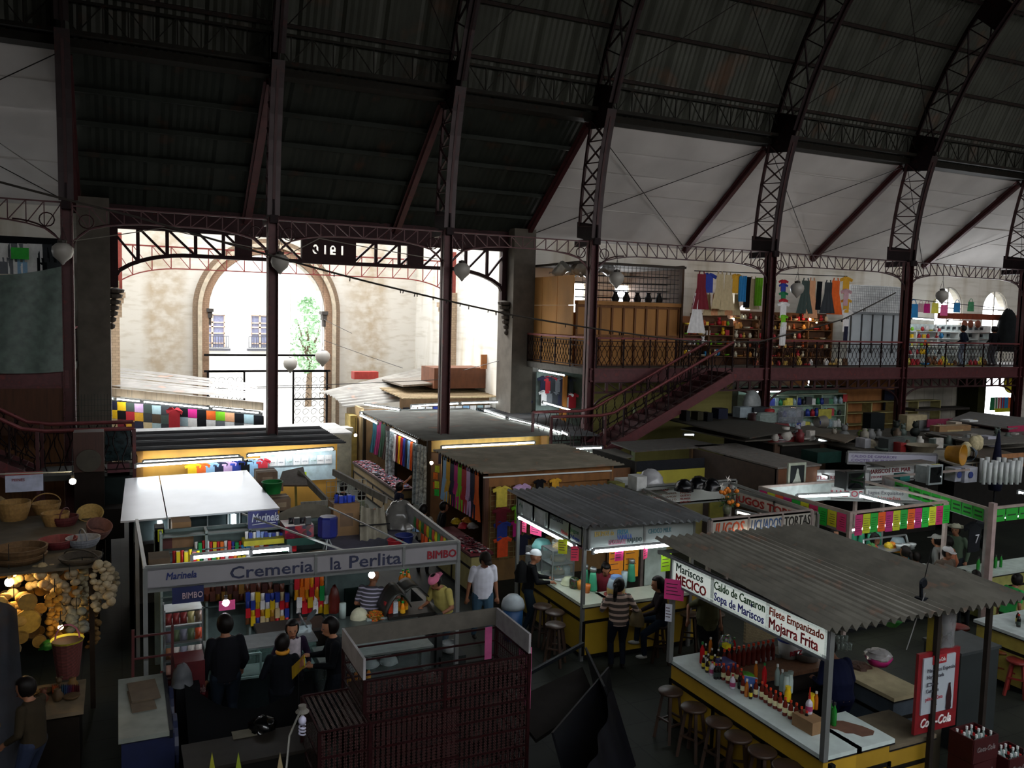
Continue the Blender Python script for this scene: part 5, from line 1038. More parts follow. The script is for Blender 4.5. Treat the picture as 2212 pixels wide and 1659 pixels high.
# --- things on the juice bar counter
ZJ=1.022
def dome(p,label,r=.14,h=.14,c='b9bfa0'): return tag(MB().lathe([(r*1.1,0),(r*1.1,.015),(r,.02),(r*.95,h*.6),(r*.5,h),(.02,h*1.05)],p,18).build('cake_dome',M(c,.3),smooth=True),label,'dish')
t=thing('glass_display_case','glass pastry case with bread on top on the juice bar counter','display case',(7.6,14.3,ZJ)); b=MB()
for x in (7.42,7.88):
    for y in (13.9,14.35): b.bar((x,y,ZJ),(x,y,ZJ+.55),.025)
for z in (ZJ+.02,ZJ+.28,ZJ+.55): b.box(7.42,13.9,z-.008,7.88,14.35,z+.008)
b.build('frame',STEEL,t); MB().box(7.43,13.91,ZJ+.02,7.87,14.34,ZJ+.53).build('glass_pane',M('c9dcd8',.05,alpha=.18),t)
for i,z in enumerate((ZJ+.28,ZJ+.02)): tag(MB().lathe([(.04,0),(.15,.02),(.15,.09),(.02,.11)],(7.65,14.12,z+.01),16).build('cake',M('6a5f4a',.6,0,'plain'),smooth=True),'cake on the %s shelf of the pastry case'%['upper','lower'][i],'cake')
t=thing('fried_tub','clear tub of yellow pastries on top of the pastry case','tub',(7.66,14.1,ZJ+.56)); MB().lathe([(.13,0),(.15,.13)],n=16,cap=False).build('tub',M('c8d4d0',.1,alpha=.35),t,world=False,smooth=True); blob(.13,.1).build('pastries',M('c8a02a',.6,0,'plain',sc=30),t,world=False)
tag(MB().box(7.36,14.5,ZJ,7.86,14.95,ZJ+.4).build('steel_grill_box',STEEL),'steel box with taped papers at the far left end of the juice bar','appliance')
t=thing('teal_bowl','pale teal bowl turned upside down on the steel box','bowl',(7.6,14.7,ZJ+.4)); MB().lathe([(.22,0),(.2,.05),(.14,.16),(.08,.18)],n=18).build('bowl',M('6fb0ac',.5),t,world=False,smooth=True)
for px,py,k,lb in ((1206,1243,'a','glass jar filled with white items and a napkin'),(1222,1243,'b','wire rack of glasses on the juice bar'),(1240,1270,'c','olive jar at the counter edge')):
    p=P(px,py,z=ZJ); tag(MB().lathe([(.08,0),(.09,.02),(.09,.16),(.06,.2)],p,14).build('glass_jar',M({'a':'b0a8a0','b':'7a8488','c':'4a5236'}[k],.25,0,'goods' if k!='b' else 'plain',sc=50),smooth=True),lb,'jar')
dome(P(1228,1262,z=ZJ),'covered cream cake on the juice bar counter beside the olive jar'); tag(MB().lathe([(.05,0),(.11,.015),(.11,.02)],P(1209,1253,z=ZJ),16).build('plate',M('c8cccc',.4),smooth=True),'small white plate with a dark bite of food on the juice bar','plate')
for px,c,lb in ((1252,'c88a2a','amber'),(1268,'c86a1c','orange')): tag(MB().lathe([(.05,0),(.065,.16)],P(px,1272 if px<1260 else 1280,z=ZJ),14).build('juice_cup',M(c,.3),smooth=True),c and lb+' juice cup on the juice bar near the corner post','cup')
t=thing('water_jar','large glass barrel of aguas frescas in a red dish on the juice bar','drink jar',P(1330,1288,z=ZJ)); MB().lathe([(.1,0),(.16,.04),(.165,.2),(.13,.32),(.1,.34)],n=20).build('glass_barrel',M('7f8f9a',.15,0,'plain'),t,world=False,smooth=True); MB().lathe([(.161,.03),(.167,.17)],n=20,cap=False).build('drink',M('a88a4a',.3),t,world=False,smooth=True); MB().lathe([(.12,-.0),(.22,.03),(.22,.035)],n=20).build('dish',M('8a2a20',.5),t,world=False,smooth=True); MB().lathe([(.11,.34),(.1,.38),(.03,.4)],n=16).build('lid',M('6a8ab8',.4),t,world=False)
tag(MB().lathe([(.05,0),(.06,.3)],P(1348,1268,z=ZJ),12).build('cup_stack',M('9fb4b8',.4),smooth=True),'tall stack of pale cups beside the drink barrel','cup')
def blender(p,label,rz=0):
    t=thing('blender',label,'blender',p,rz); MB().lathe([(.08,0),(.085,.02),(.06,.3),(.05,.34)],n=12).build('base_column',M('3fa07a',.4),t,world=False,smooth=True); MB().lathe([(.06,.35),(.065,.41),(.05,.43)],n=14).build('steel_cup',STEEL,t,world=False,smooth=True); return t
for i,(px,py) in enumerate(((1262,1268),(1280,1275),(1363,1255))): blender(P(px,py,z=ZJ),'mint green milkshake mixer on the juice bar, %s from the left'%ordn(i))
for i,(px,py) in enumerate(((1844,1180),(1860,1182),(1878,1185),(1896,1180))): blender(P(px,py,z=1.0),'mint green mixer on the paper card stall counter, %s from the left'%ordn(i))
t=thing('trash_bin','blue trash bin with white swing lid beside the juice bar','bin',P(1115,1330,z=0)); 
p=P(1115,1262,x=6.75); t.location=(p.x-.15,p.y-.2,0)
MB().lathe([(.17,0),(.2,.62)],n=20).build('bin_body',M('1f4a7a',.5),t,world=False,smooth=True); MB().lathe([(.22,.6),(.22,.66),(.19,.76),(.1,.84),(.01,.86)],n=20).build('lid',M('9aa3a8',.5),t,world=False,smooth=True)
# --- paper card stall contents, flowers, picture, televisions
t=thing('flower_vase','vase of orange roses and white lilies on the tortas stall','flowers',P(1570,1110,z=2.05)); MB().lathe([(.06,0),(.09,.1),(.06,.2)],n=14).build('vase',M('6a6f5a',.3),t,world=False,smooth=True)
b=MB()
for k in range(90): a=U(0,6.28); r=U(0,.24); z=.15+U(0,.35); p=V((r*cos(a),r*sin(a),z)); q=V((U(-1,1),U(-1,1),U(-1,1)))*.05; b.add([p,p+q,p+V((q.y,q.z,q.x))],[(0,1,2)])
b.build('leaves',M('3a5a2c',.7),t,world=False); b=None
for k in range(14): a=U(0,6.28); r=U(.04,.24); MB().ball((r*cos(a),r*sin(a)-.05,.3+U(-.08,.22)),.045,n=8).build('rose',M('d87a1f',.6),t,world=False,smooth=True)
b=MB()
for c_ in ((0,0,.68),(-.2,-.05,.55),(.12,-.1,.45)):
    for k in range(6): a=k*PI/3; b.poly([V(c_),V(c_)+V((.03*cos(a+.5),.03*sin(a+.5),.05)),V(c_)+V((.1*cos(a),.03*sin(a),.05+.08*sin(a))),V(c_)+V((.03*cos(a-.5),.03*sin(a-.5),.05))])
b.build('lilies',M('e0dcd4',.6),t,world=False)
t=thing('framed_picture','framed dark picture of a pale robed figure above the paper card stall','picture',P(1720,1062,y=14.4)); fr=P(1720,1062,y=14.4); b=MB(); b.box(-.26,0,0,.26,.05,.66); b.build('picture_frame',M('8a8f80',.5,.2),t,world=False); MB().box(-.2,-.01,.05,.2,0,.6).build('canvas',M('15181a',.5),t,world=False)
b=MB(); b.add([(x,-.014,z) for x,z in ((-.17,.08),(-.12,.12),(-.15,.2),(-.08,.3),(-.04,.42),(-.03,.5),(0,.54),(.03,.5),(.04,.42),(.09,.28),(.13,.18),(.17,.08))],[tuple(range(12))[::-1]]); b.build('robed_figure',M('8f9388',.6,0,'plain',sc=15),t,world=False)
def tv(p,label,w,h,c,rz=0,sc_='0a0c0e'):
    t=thing('television',label,'television',p,rz); MB().box(-w/2,0,0,w/2,.06,h).box(-w*.4,.06,.02,w*.4,.4,h*.9).build('casing',M(c,.4),t,world=False)
    b=MB(); b.grid(lambda u,v:((u-.5)*w*.82,-.012*(1-(2*u-1)**2)*(1-(2*v-1)**2)-.002,h*(.1+.8*v)),10,8); b.build('screen',M(sc_,.08),t,world=False,smooth=True)
tv(P(1848,1057,z=2.42)+V((0,0,-.02)),'black television on the corner of the paper card stall, reflecting a tube light',.54,.42,'101214'); tv(P(2020,1047,z=2.35),'grey boxy television beside the stacked white boxes',.46,.46,'7f8788',0)
# --- cups, boxes and clutter on top of the green stall
for i in range(15):
    p=P(2118+i*6.0,1042+(i%2)*4,z=2.42); tag(MB().lathe([(.04,0),(.05,.55+U(-.06,.06))],p,10).build('cup_stack',M('b9bcbc',.5),smooth=True),'tall stack of white foam cups on the green stall, right','cup','stacks of foam cups')
t=fb('white_box','white printed cardboard box with a blue round mark, left one of the pair','box',2062,1012,2082,1040,14.6,.3,M('a9acb8',.6)); fb('white_box','white printed cardboard box with a blue round mark, right one of the pair','box',2083,1010,2112,1042,14.5,.35,M('b0b2bc',.6))
for px in (2072,2097):
    p=P(px,1026,y=14.48); tag(MB().lathe([(.001,0),(.085,0),(.085,.01),(.001,.01)],p,16,R=Matrix.Rotation(PI/2,3,'X')).build('round_mark',M('2f3f80',.6)),'blue round mark printed on the %s white box'%('left' if px<2080 else 'right'),'mark')
t=thing('closed_umbrella','tall closed dark navy parasol standing at the right','parasol',(17.3,12.4,0)); a=P(2153,935,x=17.3); MB().tube([(0,0,0),(0,0,3.4)],.025,8).build('pole',DARK,t,world=False); MB().lathe([(.14,1.9),(.17,2.1),(.12,2.6),(.05,3.2),(.01,3.45)],n=14).build('folded_canopy',M('14162c',.8),t,world=False,smooth=True)
t.location=(P(2153,1000,z=2.6).x,P(2153,1000,z=2.6).y,0)
def bin_(p,label,r,h,c,horizontal=False,rz=0,name='bucket'):
    t=thing(name,label,'bucket',p,rz); R=Matrix.Rotation(PI/2,3,'X') if horizontal else None
    b=MB(); b.lathe([(r*.75,0),(r,h),(r*1.06,h),(r*1.06,h*.95)],(0,0,r if horizontal else 0),18,cap=False,R=R); b.build('pail',M(c,.5),t,world=False,smooth=True); return t
bin_(P(2045,1000,z=2.45),'orange yellow bucket lying on its side facing the viewer',.26,.4,'b8821f',True,.3); bin_(P(2098,993,z=2.45),'grey blue bucket lying on its side',.2,.4,'5a6878',True,-1.2)
t=thing('oval_basin','beige oval basin on the board roofs, right','basin',P(1990,975,z=2.5)); MB().lathe([(.25,0),(.36,.22),(.38,.22)],n=22,sx=1.4,cap=False).build('basin',M('8a7f6a',.5),t,world=False,smooth=True); t.location.z=2.47
for i,(px,py,h_) in enumerate(((2086,985,.0),(2103,972,.05),(2112,970,.08))):
    p=P(px,py,y=15.2); t=thing('duster','feather duster with round cream head, %s from the left'%ordn(i),'duster',(p.x,p.y,2.2)); MB().tube([(0,0,0),(0,0,p.z-2.2)],.012,6).build('handle',M('8a6a3a',.6),t,world=False); MB().lathe([(.02,-.05),(.11,.03),(.13,.15),(.12,.3),(.05,.38)],(0,0,p.z-2.2),12).build('head',M('c0b490',.9,0,'plain',sc=20),t,world=False,smooth=True)
# --- roofs, boards and kiosks in the right middle distance
def roofq(label,pts,z,mat,name='flat_roof',th=.04,zs=None):
    v=[P(x,y,z=(z if zs is None else zs[i])) for i,(x,y) in enumerate(pts)]; return tag(MB().poly(v,-th,(0,0,1)).build(name,mat),label,'roof')
RB=M('6a665e',.8,0,'rust',sc=2); RC=M('9a9384',.8,0,'plain',sc=3)
roofq('dark flat roof of the kiosk with the yellow front',[(1320,955),(1372,974),(1560,962),(1475,945)],2.5,M('4f4c48',.8,0,'rust'))
t=thing('yellow_kiosk','kiosk with dark top band and yellow and cream boarded front','kiosk',(11.9,17.7,0)); MB().box(11.75,17.7,2.18,13.85,17.75,2.44).build('dark_band',M('1c1e24',.5),t); MB().box(11.75,17.68,1.86,13.85,17.72,2.18).build('yellow_band',M('a39a30',.7,0,'plain',sc=2),t); MB().box(11.75,17.69,0,13.85,17.73,1.86).build('cream_front',M('9a8f58',.7,0,'plaster'),t); MB().box(11.7,17.7,0,11.76,19.8,2.44).build('side_wall',M('2c2a28',.8),t)
roofq('small grey flat roof left of the yellow kiosk',[(1285,972),(1318,992),(1368,985),(1330,968)],2.3,RB); tag(MB().box(10.98,17.9,0,11.7,17.95,2.26).build('kiosk_board',M('6a4424',.7,0,'ply')),'orange brown kiosk front left of the yellow kiosk','panel')
roofq('grey brown sloping roof of the brown kiosk',[(1497,962),(1680,1010),(1775,1003),(1590,957)],2.5,M('75706a',.8,0,'rust'))
t=thing('brown_kiosk','brown boarded kiosk with grey roof in the middle distance','kiosk',(14.4,15.6,0)); MB().box(14.5,15.75,0,14.56,19.1,2.44).build('side_wall',M('4a3a30',.8,0,'plain'),t); MB().box(14.5,15.75,0,15.9,15.8,2.44).build('front_wall',M('6a4228',.8,0,'ply'),t); MB().box(14.44,19.05,0,14.54,19.15,2.46).build('corner_post',M('5a4226',.8,0,'wood'),t)
tag(MB().box(13.85,17.4,0,14.3,17.45,1.6).build('yellow_low_wall',M('8a8436',.7)),'low yellow wall strip beside the brown kiosk','wall panel')
roofq('long grey board roof behind the brown kiosk',[(1470,925),(1610,952),(1668,948),(1540,915)],2.6,M('5a564e',.8,0,'rust')); tag(MB().box(17.2,18.8,0,19.4,18.86,2.5).build('brown_boards',M('4a3424',.8,0,'ply')),'dark brown boarding below the long grey board roof','panel')
roofq('dark board roof with clutter at the foot of the stairs',[(1440,905),(1620,945),(1730,925),(1560,895)],2.87,M('38362f',.8,0,'rust'))
roofq('dark board roof in front of the pharmacy shelves',[(1690,930),(1830,955),(1850,935),(1745,918)],2.6,M('5f5a50',.8,0,'rust')); roofq('brown board roof right of the pharmacy shelves',[(1760,940),(1825,955),(1855,942),(1800,932)],2.7,M('6a5f50',.8,0,'rust'))
roofq('pale board roof with basin in the right middle distance',[(1960,968),(2060,1003),(2180,990),(2065,955)],2.42,RC); roofq('long grey flat roof at the far right',[(2000,935),(2120,960),(2212,955),(2212,925),(2060,915)],2.7,M('66635c',.8,0,'rust'))
roofq('grey flat roof over the pink sign at the right edge',[(2050,906),(2178,926),(2214,921),(2214,902),(2095,889)],2.84,M('6e6c68',.8,0,'rust')); roofq('brown board roof above the tan box, right edge',[(2055,975),(2170,1003),(2213,998),(2213,985),(2120,960)],2.55,M('54493c',.8,0,'rust'))
roofq('grey flat sheet over the Mariscos del Mar sign',[(1870,998),(1912,1007),(2020,998),(1990,992)],2.52,RB)
fb('tan_box_front','tan wooden stall front at the right edge','panel',2160,980,2213,1010,14.7,.05,M('9a6a44',.8,0,'ply'))
A_=P(2060,921,z=2.5); B_=P(2175,947,z=2.5); t=sign('pink_sign','crimson pink sign band under the grey roof at the right edge',A_,B_-A_,(B_-A_).length,.3,M('94204a',.6),M('7a1a3a',.6))
fb('pink_sign_end','end face of the crimson sign with round stickers','sign',2176,920,2213,947,B_.y,.04,M('a01f4c',.6)); fb('pink_board','crimson board behind the grey appliance','panel',2003,905,2058,922,19.9,.04,M('7a1c3e',.6))
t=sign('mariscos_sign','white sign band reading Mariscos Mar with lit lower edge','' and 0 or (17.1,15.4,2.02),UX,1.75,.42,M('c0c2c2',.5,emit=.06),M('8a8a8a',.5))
k=dict(p=(17.1,15.4,2.02),ux=UX); sg(t,'MARISCOS DEL MAR',.15,.08,.22,'8a2a38',.006,fit=1.5,**k); sg(t,'OSTIONES PULPO CAMARON',.08,.08,.1,'9a3a48',.002,fit=1.55,**k)
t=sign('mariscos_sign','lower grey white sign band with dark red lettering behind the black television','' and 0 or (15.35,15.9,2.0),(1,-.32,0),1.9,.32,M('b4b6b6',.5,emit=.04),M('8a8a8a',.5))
k=dict(p=(15.35,15.9,2.0),ux=(1,-.32,0)); sg(t,'COCTELERIA DEL MAR',.13,.1,.12,'7a2a34',.004,fit=1.7,**k)
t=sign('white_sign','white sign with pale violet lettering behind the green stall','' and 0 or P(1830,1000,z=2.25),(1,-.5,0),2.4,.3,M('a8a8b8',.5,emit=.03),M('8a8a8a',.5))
k=dict(p=tuple(P(1830,1000,z=2.25)),ux=(1,-.5,0)); sg(t,'CALDO DE CAMARON',.1,.1,.16,'7a6a9a',.002,fit=1.2,**k); sg(t,'COCTEL DE PULPO',.1,.1,.05,'7a6a9a',.002,fit=1.2,**k)
fb('yellow_note','yellow price card left of the grey television','note',1999,1003,2030,1022,15.0,.02,M('b8b81c',.7)); fb('teal_tub','teal plastic tub on the white sign edge','tub',1944,1024,1966,1040,15.0,.2,M('1f7a74',.6))
fb('dark_green_tank','round dark green lidded tank on the roofs','tank',1765,976,1818,1000,17.0,.6,M('10302a',.6))
tube_light(P(1763,1025,z=2.2),P(1790,1032,z=2.2),'short tube light left of the black television',s=20); tube_light(P(1766,949,y=19),P(1786,955,y=19),'small tube light in the dark stalls in the right middle distance',s=18); tube_light(P(1477,939,y=21.5),P(1499,939,y=21.5),'small tube light below the stairs',s=18); tube_light(P(2200,1063,z=2.2),P(2214,1066,z=2.2),'tube light cut by the right edge',s=20)
# clutter boxes placed on those roofs
JK=[('cardboard_box','box',2028,920,2098,948,19,CARD,'large brown cardboard box on the far right roofs'),('white_box','box',2093,908,2113,935,18.6,WHITEP,'white printed carton standing on the far right roofs'),('paper_sheet','note',2063,912,2078,940,18.55,M('b8aa98',.7),'pale sheet of paper taped on the brown carton'),('appliance','appliance',1985,908,2010,930,19.5,M('6a6c6c',.5),'grey microwave-like box beside crumpled paper'),('crumpled_bag','bag',2004,910,2032,930,19.2,M('a9a9b4',.6),'crumpled white bag beside the grey appliance'),('beige_carton','box',1958,897,2003,930,20.5,M('a99c7a',.8),'beige printed carton beside the dark red column'),('dark_bin','bin',1880,893,1912,930,20,M('12181a',.6),'tall black bin in front of the empty shelves'),('striped_bag','bag',1865,928,1898,942,19.5,M('7a9a1f',.6,0,'goods',sc=12),'red green and yellow striped bag on the roofs'),('grey_crate','crate',1918,948,1955,975,17.8,M('3a4040',.6),'grey crate in the right clutter'),('green_crate','crate',1950,945,1980,968,17.6,M('4a5650',.6),'open grey green rack in the right clutter'),('red_sieve','plate',1945,957,1958,978,17.2,M('8a1a1c',.5),'red round plate standing on edge'),('white_jug','jug',1868,948,1882,968,17.6,M('a9a9ae',.5),'white jug with a bright spot'),('cream_bundle','bundle',1882,950,1902,968,17.7,M('a89c84',.8),'cream coloured bundle next to the white jug'),('white_block','box',2133,943,2152,966,17,M('a6a6b4',.6),'white block among the roofs at the right'),('wood_box','box',2052,940,2080,958,17.5,M('4a3828',.8),'small brown box below the large carton'),
('foam_stack','foam box',1345,1037,1375,1048,15.2,WHITEP,'stack of foam trays on the tortas stall, left'),('foam_stack','foam box',1375,1030,1398,1060,15,M('c4c6c4',.5),'stack of foam plates on the tortas stall'),('yellow_green_box','box',1330,1045,1350,1058,15.5,M('6a6a24',.7),'olive box under the foam trays'),
('plastic_drum','container',1615,843,1652,878,21.5,M('7a7f80',.4),'large grey translucent container topmost of the plastic heap'),('plastic_box','container',1598,880,1628,902,21.3,M('8a98a0',.4),'pale blue plastic box in the heap'),('dark_tray','tray',1628,880,1662,890,21.2,M('2c3034',.5),'dark tray between the plastic containers'),('red_tub','container',1661,884,1679,893,21,M('a8282a',.5),'small red tub on the plastic heap'),('foam_boxes','container',1643,892,1690,914,20.8,M('7f8c88',.4),'pale green foam container in the middle of the heap'),('brown_tub','container',1627,894,1645,915,21,M('3a1a1a',.5),'dark maroon tub in the heap'),('clear_box','container',1690,880,1745,915,20.6,M('8b8f9a',.2,alpha=.55),'large clear plastic bag of containers at the right of the heap'),('clear_box','container',1652,913,1682,934,20.2,M('7a807c',.3),'clear plastic box low in the heap'),('red_lid_box','container',1682,915,1712,934,20.2,M('b04a54',.5),'pinkish box with red lid low in the heap'),('white_tub','container',1628,913,1652,932,20.3,M('8f8a88',.5),'white tub low in the heap at the left'),('dark_chest','container',1580,895,1612,925,21.4,M('1a1c20',.6),'black chest left of the plastic heap'),
('chair_stack','chair',1482,888,1492,910,21.8,DARK,'dark upright chair back on the roof below the stairs, left'),('chair_stack','chair',1507,890,1520,908,21.9,M('2c2a1c',.6),'dark upended chair on the roof below the stairs, middle'),('chair_stack','chair',1528,892,1540,910,21.9,DARK,'dark upended chair on the roof below the stairs, right'),('blue_crate','crate',1552,883,1573,905,22,M('1a1e30',.6),'dark blue crate against the yellow wall'),
('red_pile','container',1672,935,1742,958,18.8,M('6a1a20',.4,0,'goods',sc=10),'dark red see-through bag of goods above the dark stall'),('white_ledge','box',1732,943,1762,950,18.6,M('8a8684',.6),'pale lid on the dark red bag')]
for i,(x0,y0,x1,y1,z) in enumerate(((19.1,16.9,22.0,21.0,2.45),(22.1,16.6,27.0,21.0,2.44),(17.3,18.6,19.0,21.4,2.5))):
    t=thing('flat_roofed_stall','dark stall with patched board roof carrying clutter, %s'%['behind the white signs','in the far right clutter','under the heap of plastic containers'][i],'stall',((x0+x1)/2,y0,0)); MB().box(x0,y0,z-.04,x1,y1,z).build('board_roof',M('544f46',.8,0,'rust',sc=2),t); MB().box(x0+.1,y0+.15,0,x1-.1,y1-.1,z-.04).build('stall_body',M('1c1a18',.8),t)
tag(MB().box(9.55,14.75,2.3,10.6,15.7,2.34).build('top_board',M('5a5a50',.7)),'board on the tortas stall carrying foam trays and bags','board')
for nm,ct,a,b_,c_,d_,y,m_,lb in JK:
    z0=P((a+c_)/2,d_,y=y).z
    if 2.2<z0<2.67: y=P((a+c_)/2,d_,z=2.46 if y>16 else 2.345).y
    if 'chair' in nm or nm=='blue_crate': y=21.2
    if nm in('plastic_drum','clear_box','crumpled_bag','cream_bundle','white_tub','red_tub','brown_tub','striped_bag','red_pile','foam_boxes','red_lid_box'):
        q0=P(a,d_,y=y); q1=P(c_,b_,y=y); o=(blob(.5,1,16,.06 if 'tub' in nm or 'drum' in nm else .16) if 'box' not in nm and 'tub' not in nm else MB().lathe([(.44,0),(.5,.08),(.52,.75),(.47,.8),(.47,.95),(.2,1)],n=12)).build(nm,m_,world=False,smooth='box' not in nm); zz=P((a+c_)/2,d_,y=y).z; o.location=((q0.x+q1.x)/2,y+.2,zz); o.scale=(q1.x-q0.x,.4,P((a+c_)/2,b_,y=y).z-zz); tag(o,lb,ct); continue
    fb(nm,lb,ct,a,b_,c_,d_,y,.35,m_,tape='a89468' if 'cardboard' in nm else None)
for i,(px,py,r) in enumerate(((1478,1052,.2),(1510,1045,.24),(1538,1050,.2))):
    o=blob(r,.26,16,.12).build('garbage_bag',M('0c0d12',.25),world=False,smooth=True); o.location=P(px,py+8,z=2.4); tag(o,'shiny black rubbish bag on top of the tortas stall, %s from the left'%ordn(i),'bag')
o=blob(.3,.42,16,.1).build('clear_bag',M('a9a9ac',.2,0,'plain'),world=False,smooth=True); o.location=P(1405,1052,z=2.3); tag(o,'big clear bag of foam cups on the tortas stall, left','bag')
t=thing('mesh_bucket','grey bucket lying on the roofs with its mouth to the left','bucket',P(1765,912,y=19.5)); MB().lathe([(.16,0),(.2,.3)],(0,0,0),18,cap=False,R=Matrix.Rotation(-PI/2,3,'Y')@Matrix.Rotation(PI,3,'X')).build('pail',M('6a665e',.6),t,world=False,smooth=True)
# walls and shops below the gallery
struct('wall_undercroft_yellow',MB().box(14.0,24.4,0,20.2,24.5,4.0),M('8a8348',.8,0,'plaster')); tag(MB().box(15.9,24.3,0,16.05,24.36,3.0).build('pale_door_frame',M('a8b48a',.6)),'pale green door frame in the yellow undercroft wall','frame')
t=shelf_unit('pharmacy_shelf','pale green pharmacy shelving full of goods below the gallery',20.9,25.9,24.5,(2.0,2.45,2.9,3.3),.4,M('a9b8a0',.6),z0=0,back=M('8aa89a',.6)); t['category']='shelf'
for z in (2.0,2.45,2.9): stock(21.1,25.7,24.5,z,20,['dfe3e2','2b3f9b','b3202f','e9e15a','2f3338','9fb8c0','1f7a4d'],'on the pharmacy shelves','goods on the pharmacy shelves',(1,3),1.5,.05)
tube_light((21.2,24.3,3.45),(22.4,24.3,3.45),'tube light over the left of the pharmacy shelves',s=16); tag(MB().box(20.8,24.1,3.5,26.1,25,3.56).build('shop_canopy',M('2a2a20',.8)),'dark flat canopy above the pharmacy shelves','canopy'); fb('yellow_box','yellow panel on the pharmacy shelves','panel',1768,884,1797,905,24.4,.1,M('b8b04a',.7)); fb('red_sign','red and white vertical poster at the right of the pharmacy shelves','poster',1821,852,1831,868,24.4,.03,M('a8282a',.6))
shelf_unit('empty_shelf','empty cream metal shelving below the gallery beside the dark red column',27.6,33.2,26.0,(1.3,1.8,2.3,2.75),.5,M('a8a06a',.6),z0=0)
struct('wall_undercroft_ply',MB().box(26.3,26.8,0,31.2,26.9,4.1),M('a06a3a',.8,0,'ply')); struct('wall_undercroft_tile',MB().box(31.2,26.7,0,36.3,26.8,4.1),M('a9a49a',.6,0,'floor'))
tag(MB().box(31.5,25.9,2.3,35.0,26.6,2.4).build('dark_bench',M('3a3430',.7)),'dark bench board in front of the pale tiled wall','bench'); tag(MB().box(35.1,25.6,0,35.6,26.6,4.0).build('olive_pillar',M('2c2c14',.8)),'dark olive pillar beside the bright side entrance','pillar'); tag(MB().box(30.4,26.6,2.2,31.1,26.65,3.2).build('framed_picture',M('1c2030',.5)),'dark framed picture on the plywood undercroft wall','picture')
for i,(c,px) in enumerate((('1f7a4d',2148),('e8e6e6',2156),('b3202f',2164),('2b87c4',2172),('e8641b',2186))): put('panel','pennant','%s cloth hanging in the bright side entrance, %s from the left'%({'1f7a4d':'green','e8e6e6':'white','b3202f':'red','2b87c4':'blue','e8641b':'orange'}[c],ordn(i)),'cloth',P(px,858,y=27.6),0,CLO[c],1.3)
fb('yellow_banner','yellow lettered banner across the bright side entrance','banner',2150,882,2192,890,27.5,.03,M('c8c81c',.6)); tag(MB().lathe([(.001,0),(.5,0),(.5,.05),(.001,.05)],P(2184,825,y=24.5),18,R=Matrix.Rotation(PI/2,3,'X')).build('round_yellow_sign',M('c8b81c',.6)),'round yellow sign hanging at the bright side entrance','sign')

stock(19.4,26.6,17.0,2.455,22,['6a6c6c','8a8478','3a3f3c','a9a6a0','5a4a3a','7a2a24','4a5650','b8b4ac'],'in the clutter on the far right board roofs','odds and ends on the far right roofs',sc_=1.7,dy=.3)
stock(19.4,26.6,18.6,2.455,20,['6a6c6c','8a8478','2a2f2c','a9a6a0','5a4a3a','4a5650','8a7a4a'],'standing further back in the clutter on the board roofs','odds and ends further back on the roofs',sc_=1.9,dy=.8)
stock(17.4,18.9,18.9,2.51,8,['8a9498','6a1a20','9a9aa2','3a3f44','b8b4ac'],'in front of the heap of plastic containers','odds and ends by the plastic heap',sc_=1.8,dy=.4)
# ================================================================ dairy stall with the long sign
t=thing('dairy_stall','dairy stall with long grey sign band, open on top','stall',(.3,12.4,0))
posts(t,[(.3,12.45,0,2.42),(4.85,12.27,0,2.42),(.25,15.4,0,2.3),(4.9,15.0,0,2.42)],.06)
b=MB(); b.bar((4.85,12.27,2.4),(4.9,15.0,2.42),.05); b.bar((4.85,12.27,2.12),(4.9,15.0,2.12),.03); b.bar((.3,12.45,2.4),(.25,15.4,2.4),.05); b.bar((3.1,12.35,2.4),(1.9,14.9,2.5),.025); b.bar((4.1,12.3,2.4),(3.3,14.5,2.6),.02); b.build('top_frame',ALU,t)
MB().box(4.86,12.3,2.12,4.9,15.0,2.42).build('side_band',M('9a9a9c',.5),t)
D=V((4.55,-.18,0)); s=sign('sign_band','long grey sign band reading Cremeria la Perlita','' and 0 or (.3,12.43,2.1),D,D.length,.31,M('8d8a8e',.5,0,'plain',sc=1.5,amt=.12),div=[2.32,3.66])
k=dict(p=(.3,12.43,2.1),ux=D)
sg(s,'Marinela',.14,.26,.13,'20306a',.006,shear=.2,fit=.4,**k); sg(s,'Cremeria',.25,1.1,.06,'2a2f4a',.006,fit=1.17,**k); sg(s,'la',.27,2.52,.06,'2a2f4a',.006,fit=.16,**k); sg(s,'Perlita',.27,2.8,.06,'2a2f4a',.006,fit=.8,**k); sg(s,'BIMBO',.17,4.03,.09,'8a1a28',.012,fit=.48,**k)
fb('blue_sign','dark blue hanging sign panel reading Bimbo under the long sign','sign',372,1268,440,1302,12.3,.03,M('1c2450',.6)); p=P(393,1294,y=12.28); text('BIMBO',.12,p,(1,0,0),(0,0,1),M('b8a0a8',.6),bpy.data.objects['blue_sign'],'lettering',.003,.002,fit=.27)
fb('blue_sign','bright blue Marinela sign standing on top of the dairy stall','sign',536,1103,600,1140,14.6,.06,M('272b70',.45)); o=bpy.data.objects['blue_sign.001']; text('Marinela',.2,P(543,1128,y=14.58),(1,0,0),(0,0,1),M('c4c8d8',.5),o,'lettering',.004,.004,shear=.2,fit=.45); MB().tube([P(545,1134,y=14.58),P(570,1130,y=14.58),P(596,1128,y=14.58)],.008,5).build('swoosh',M('c4c8d8',.5),o)
tube_light(P(415,1205,z=2.25),P(540,1193,z=2.25),'long tube light inside the dairy stall, left one',r=.024,s=22); tube_light(P(543,1193,z=2.25),P(626,1186,z=2.25),'long tube light inside the dairy stall, right one',r=.024,s=22)
bulb(P(803,1242,z=1.95),'bright round bulb hanging under the long sign',s=110,col='eefaff',r=.05,cord=.25); bulb(P(488,1302,z=1.75),'bulb glowing in front of a pink card in the dairy stall',s=60,col='fff0f8',r=.05,cord=.4)
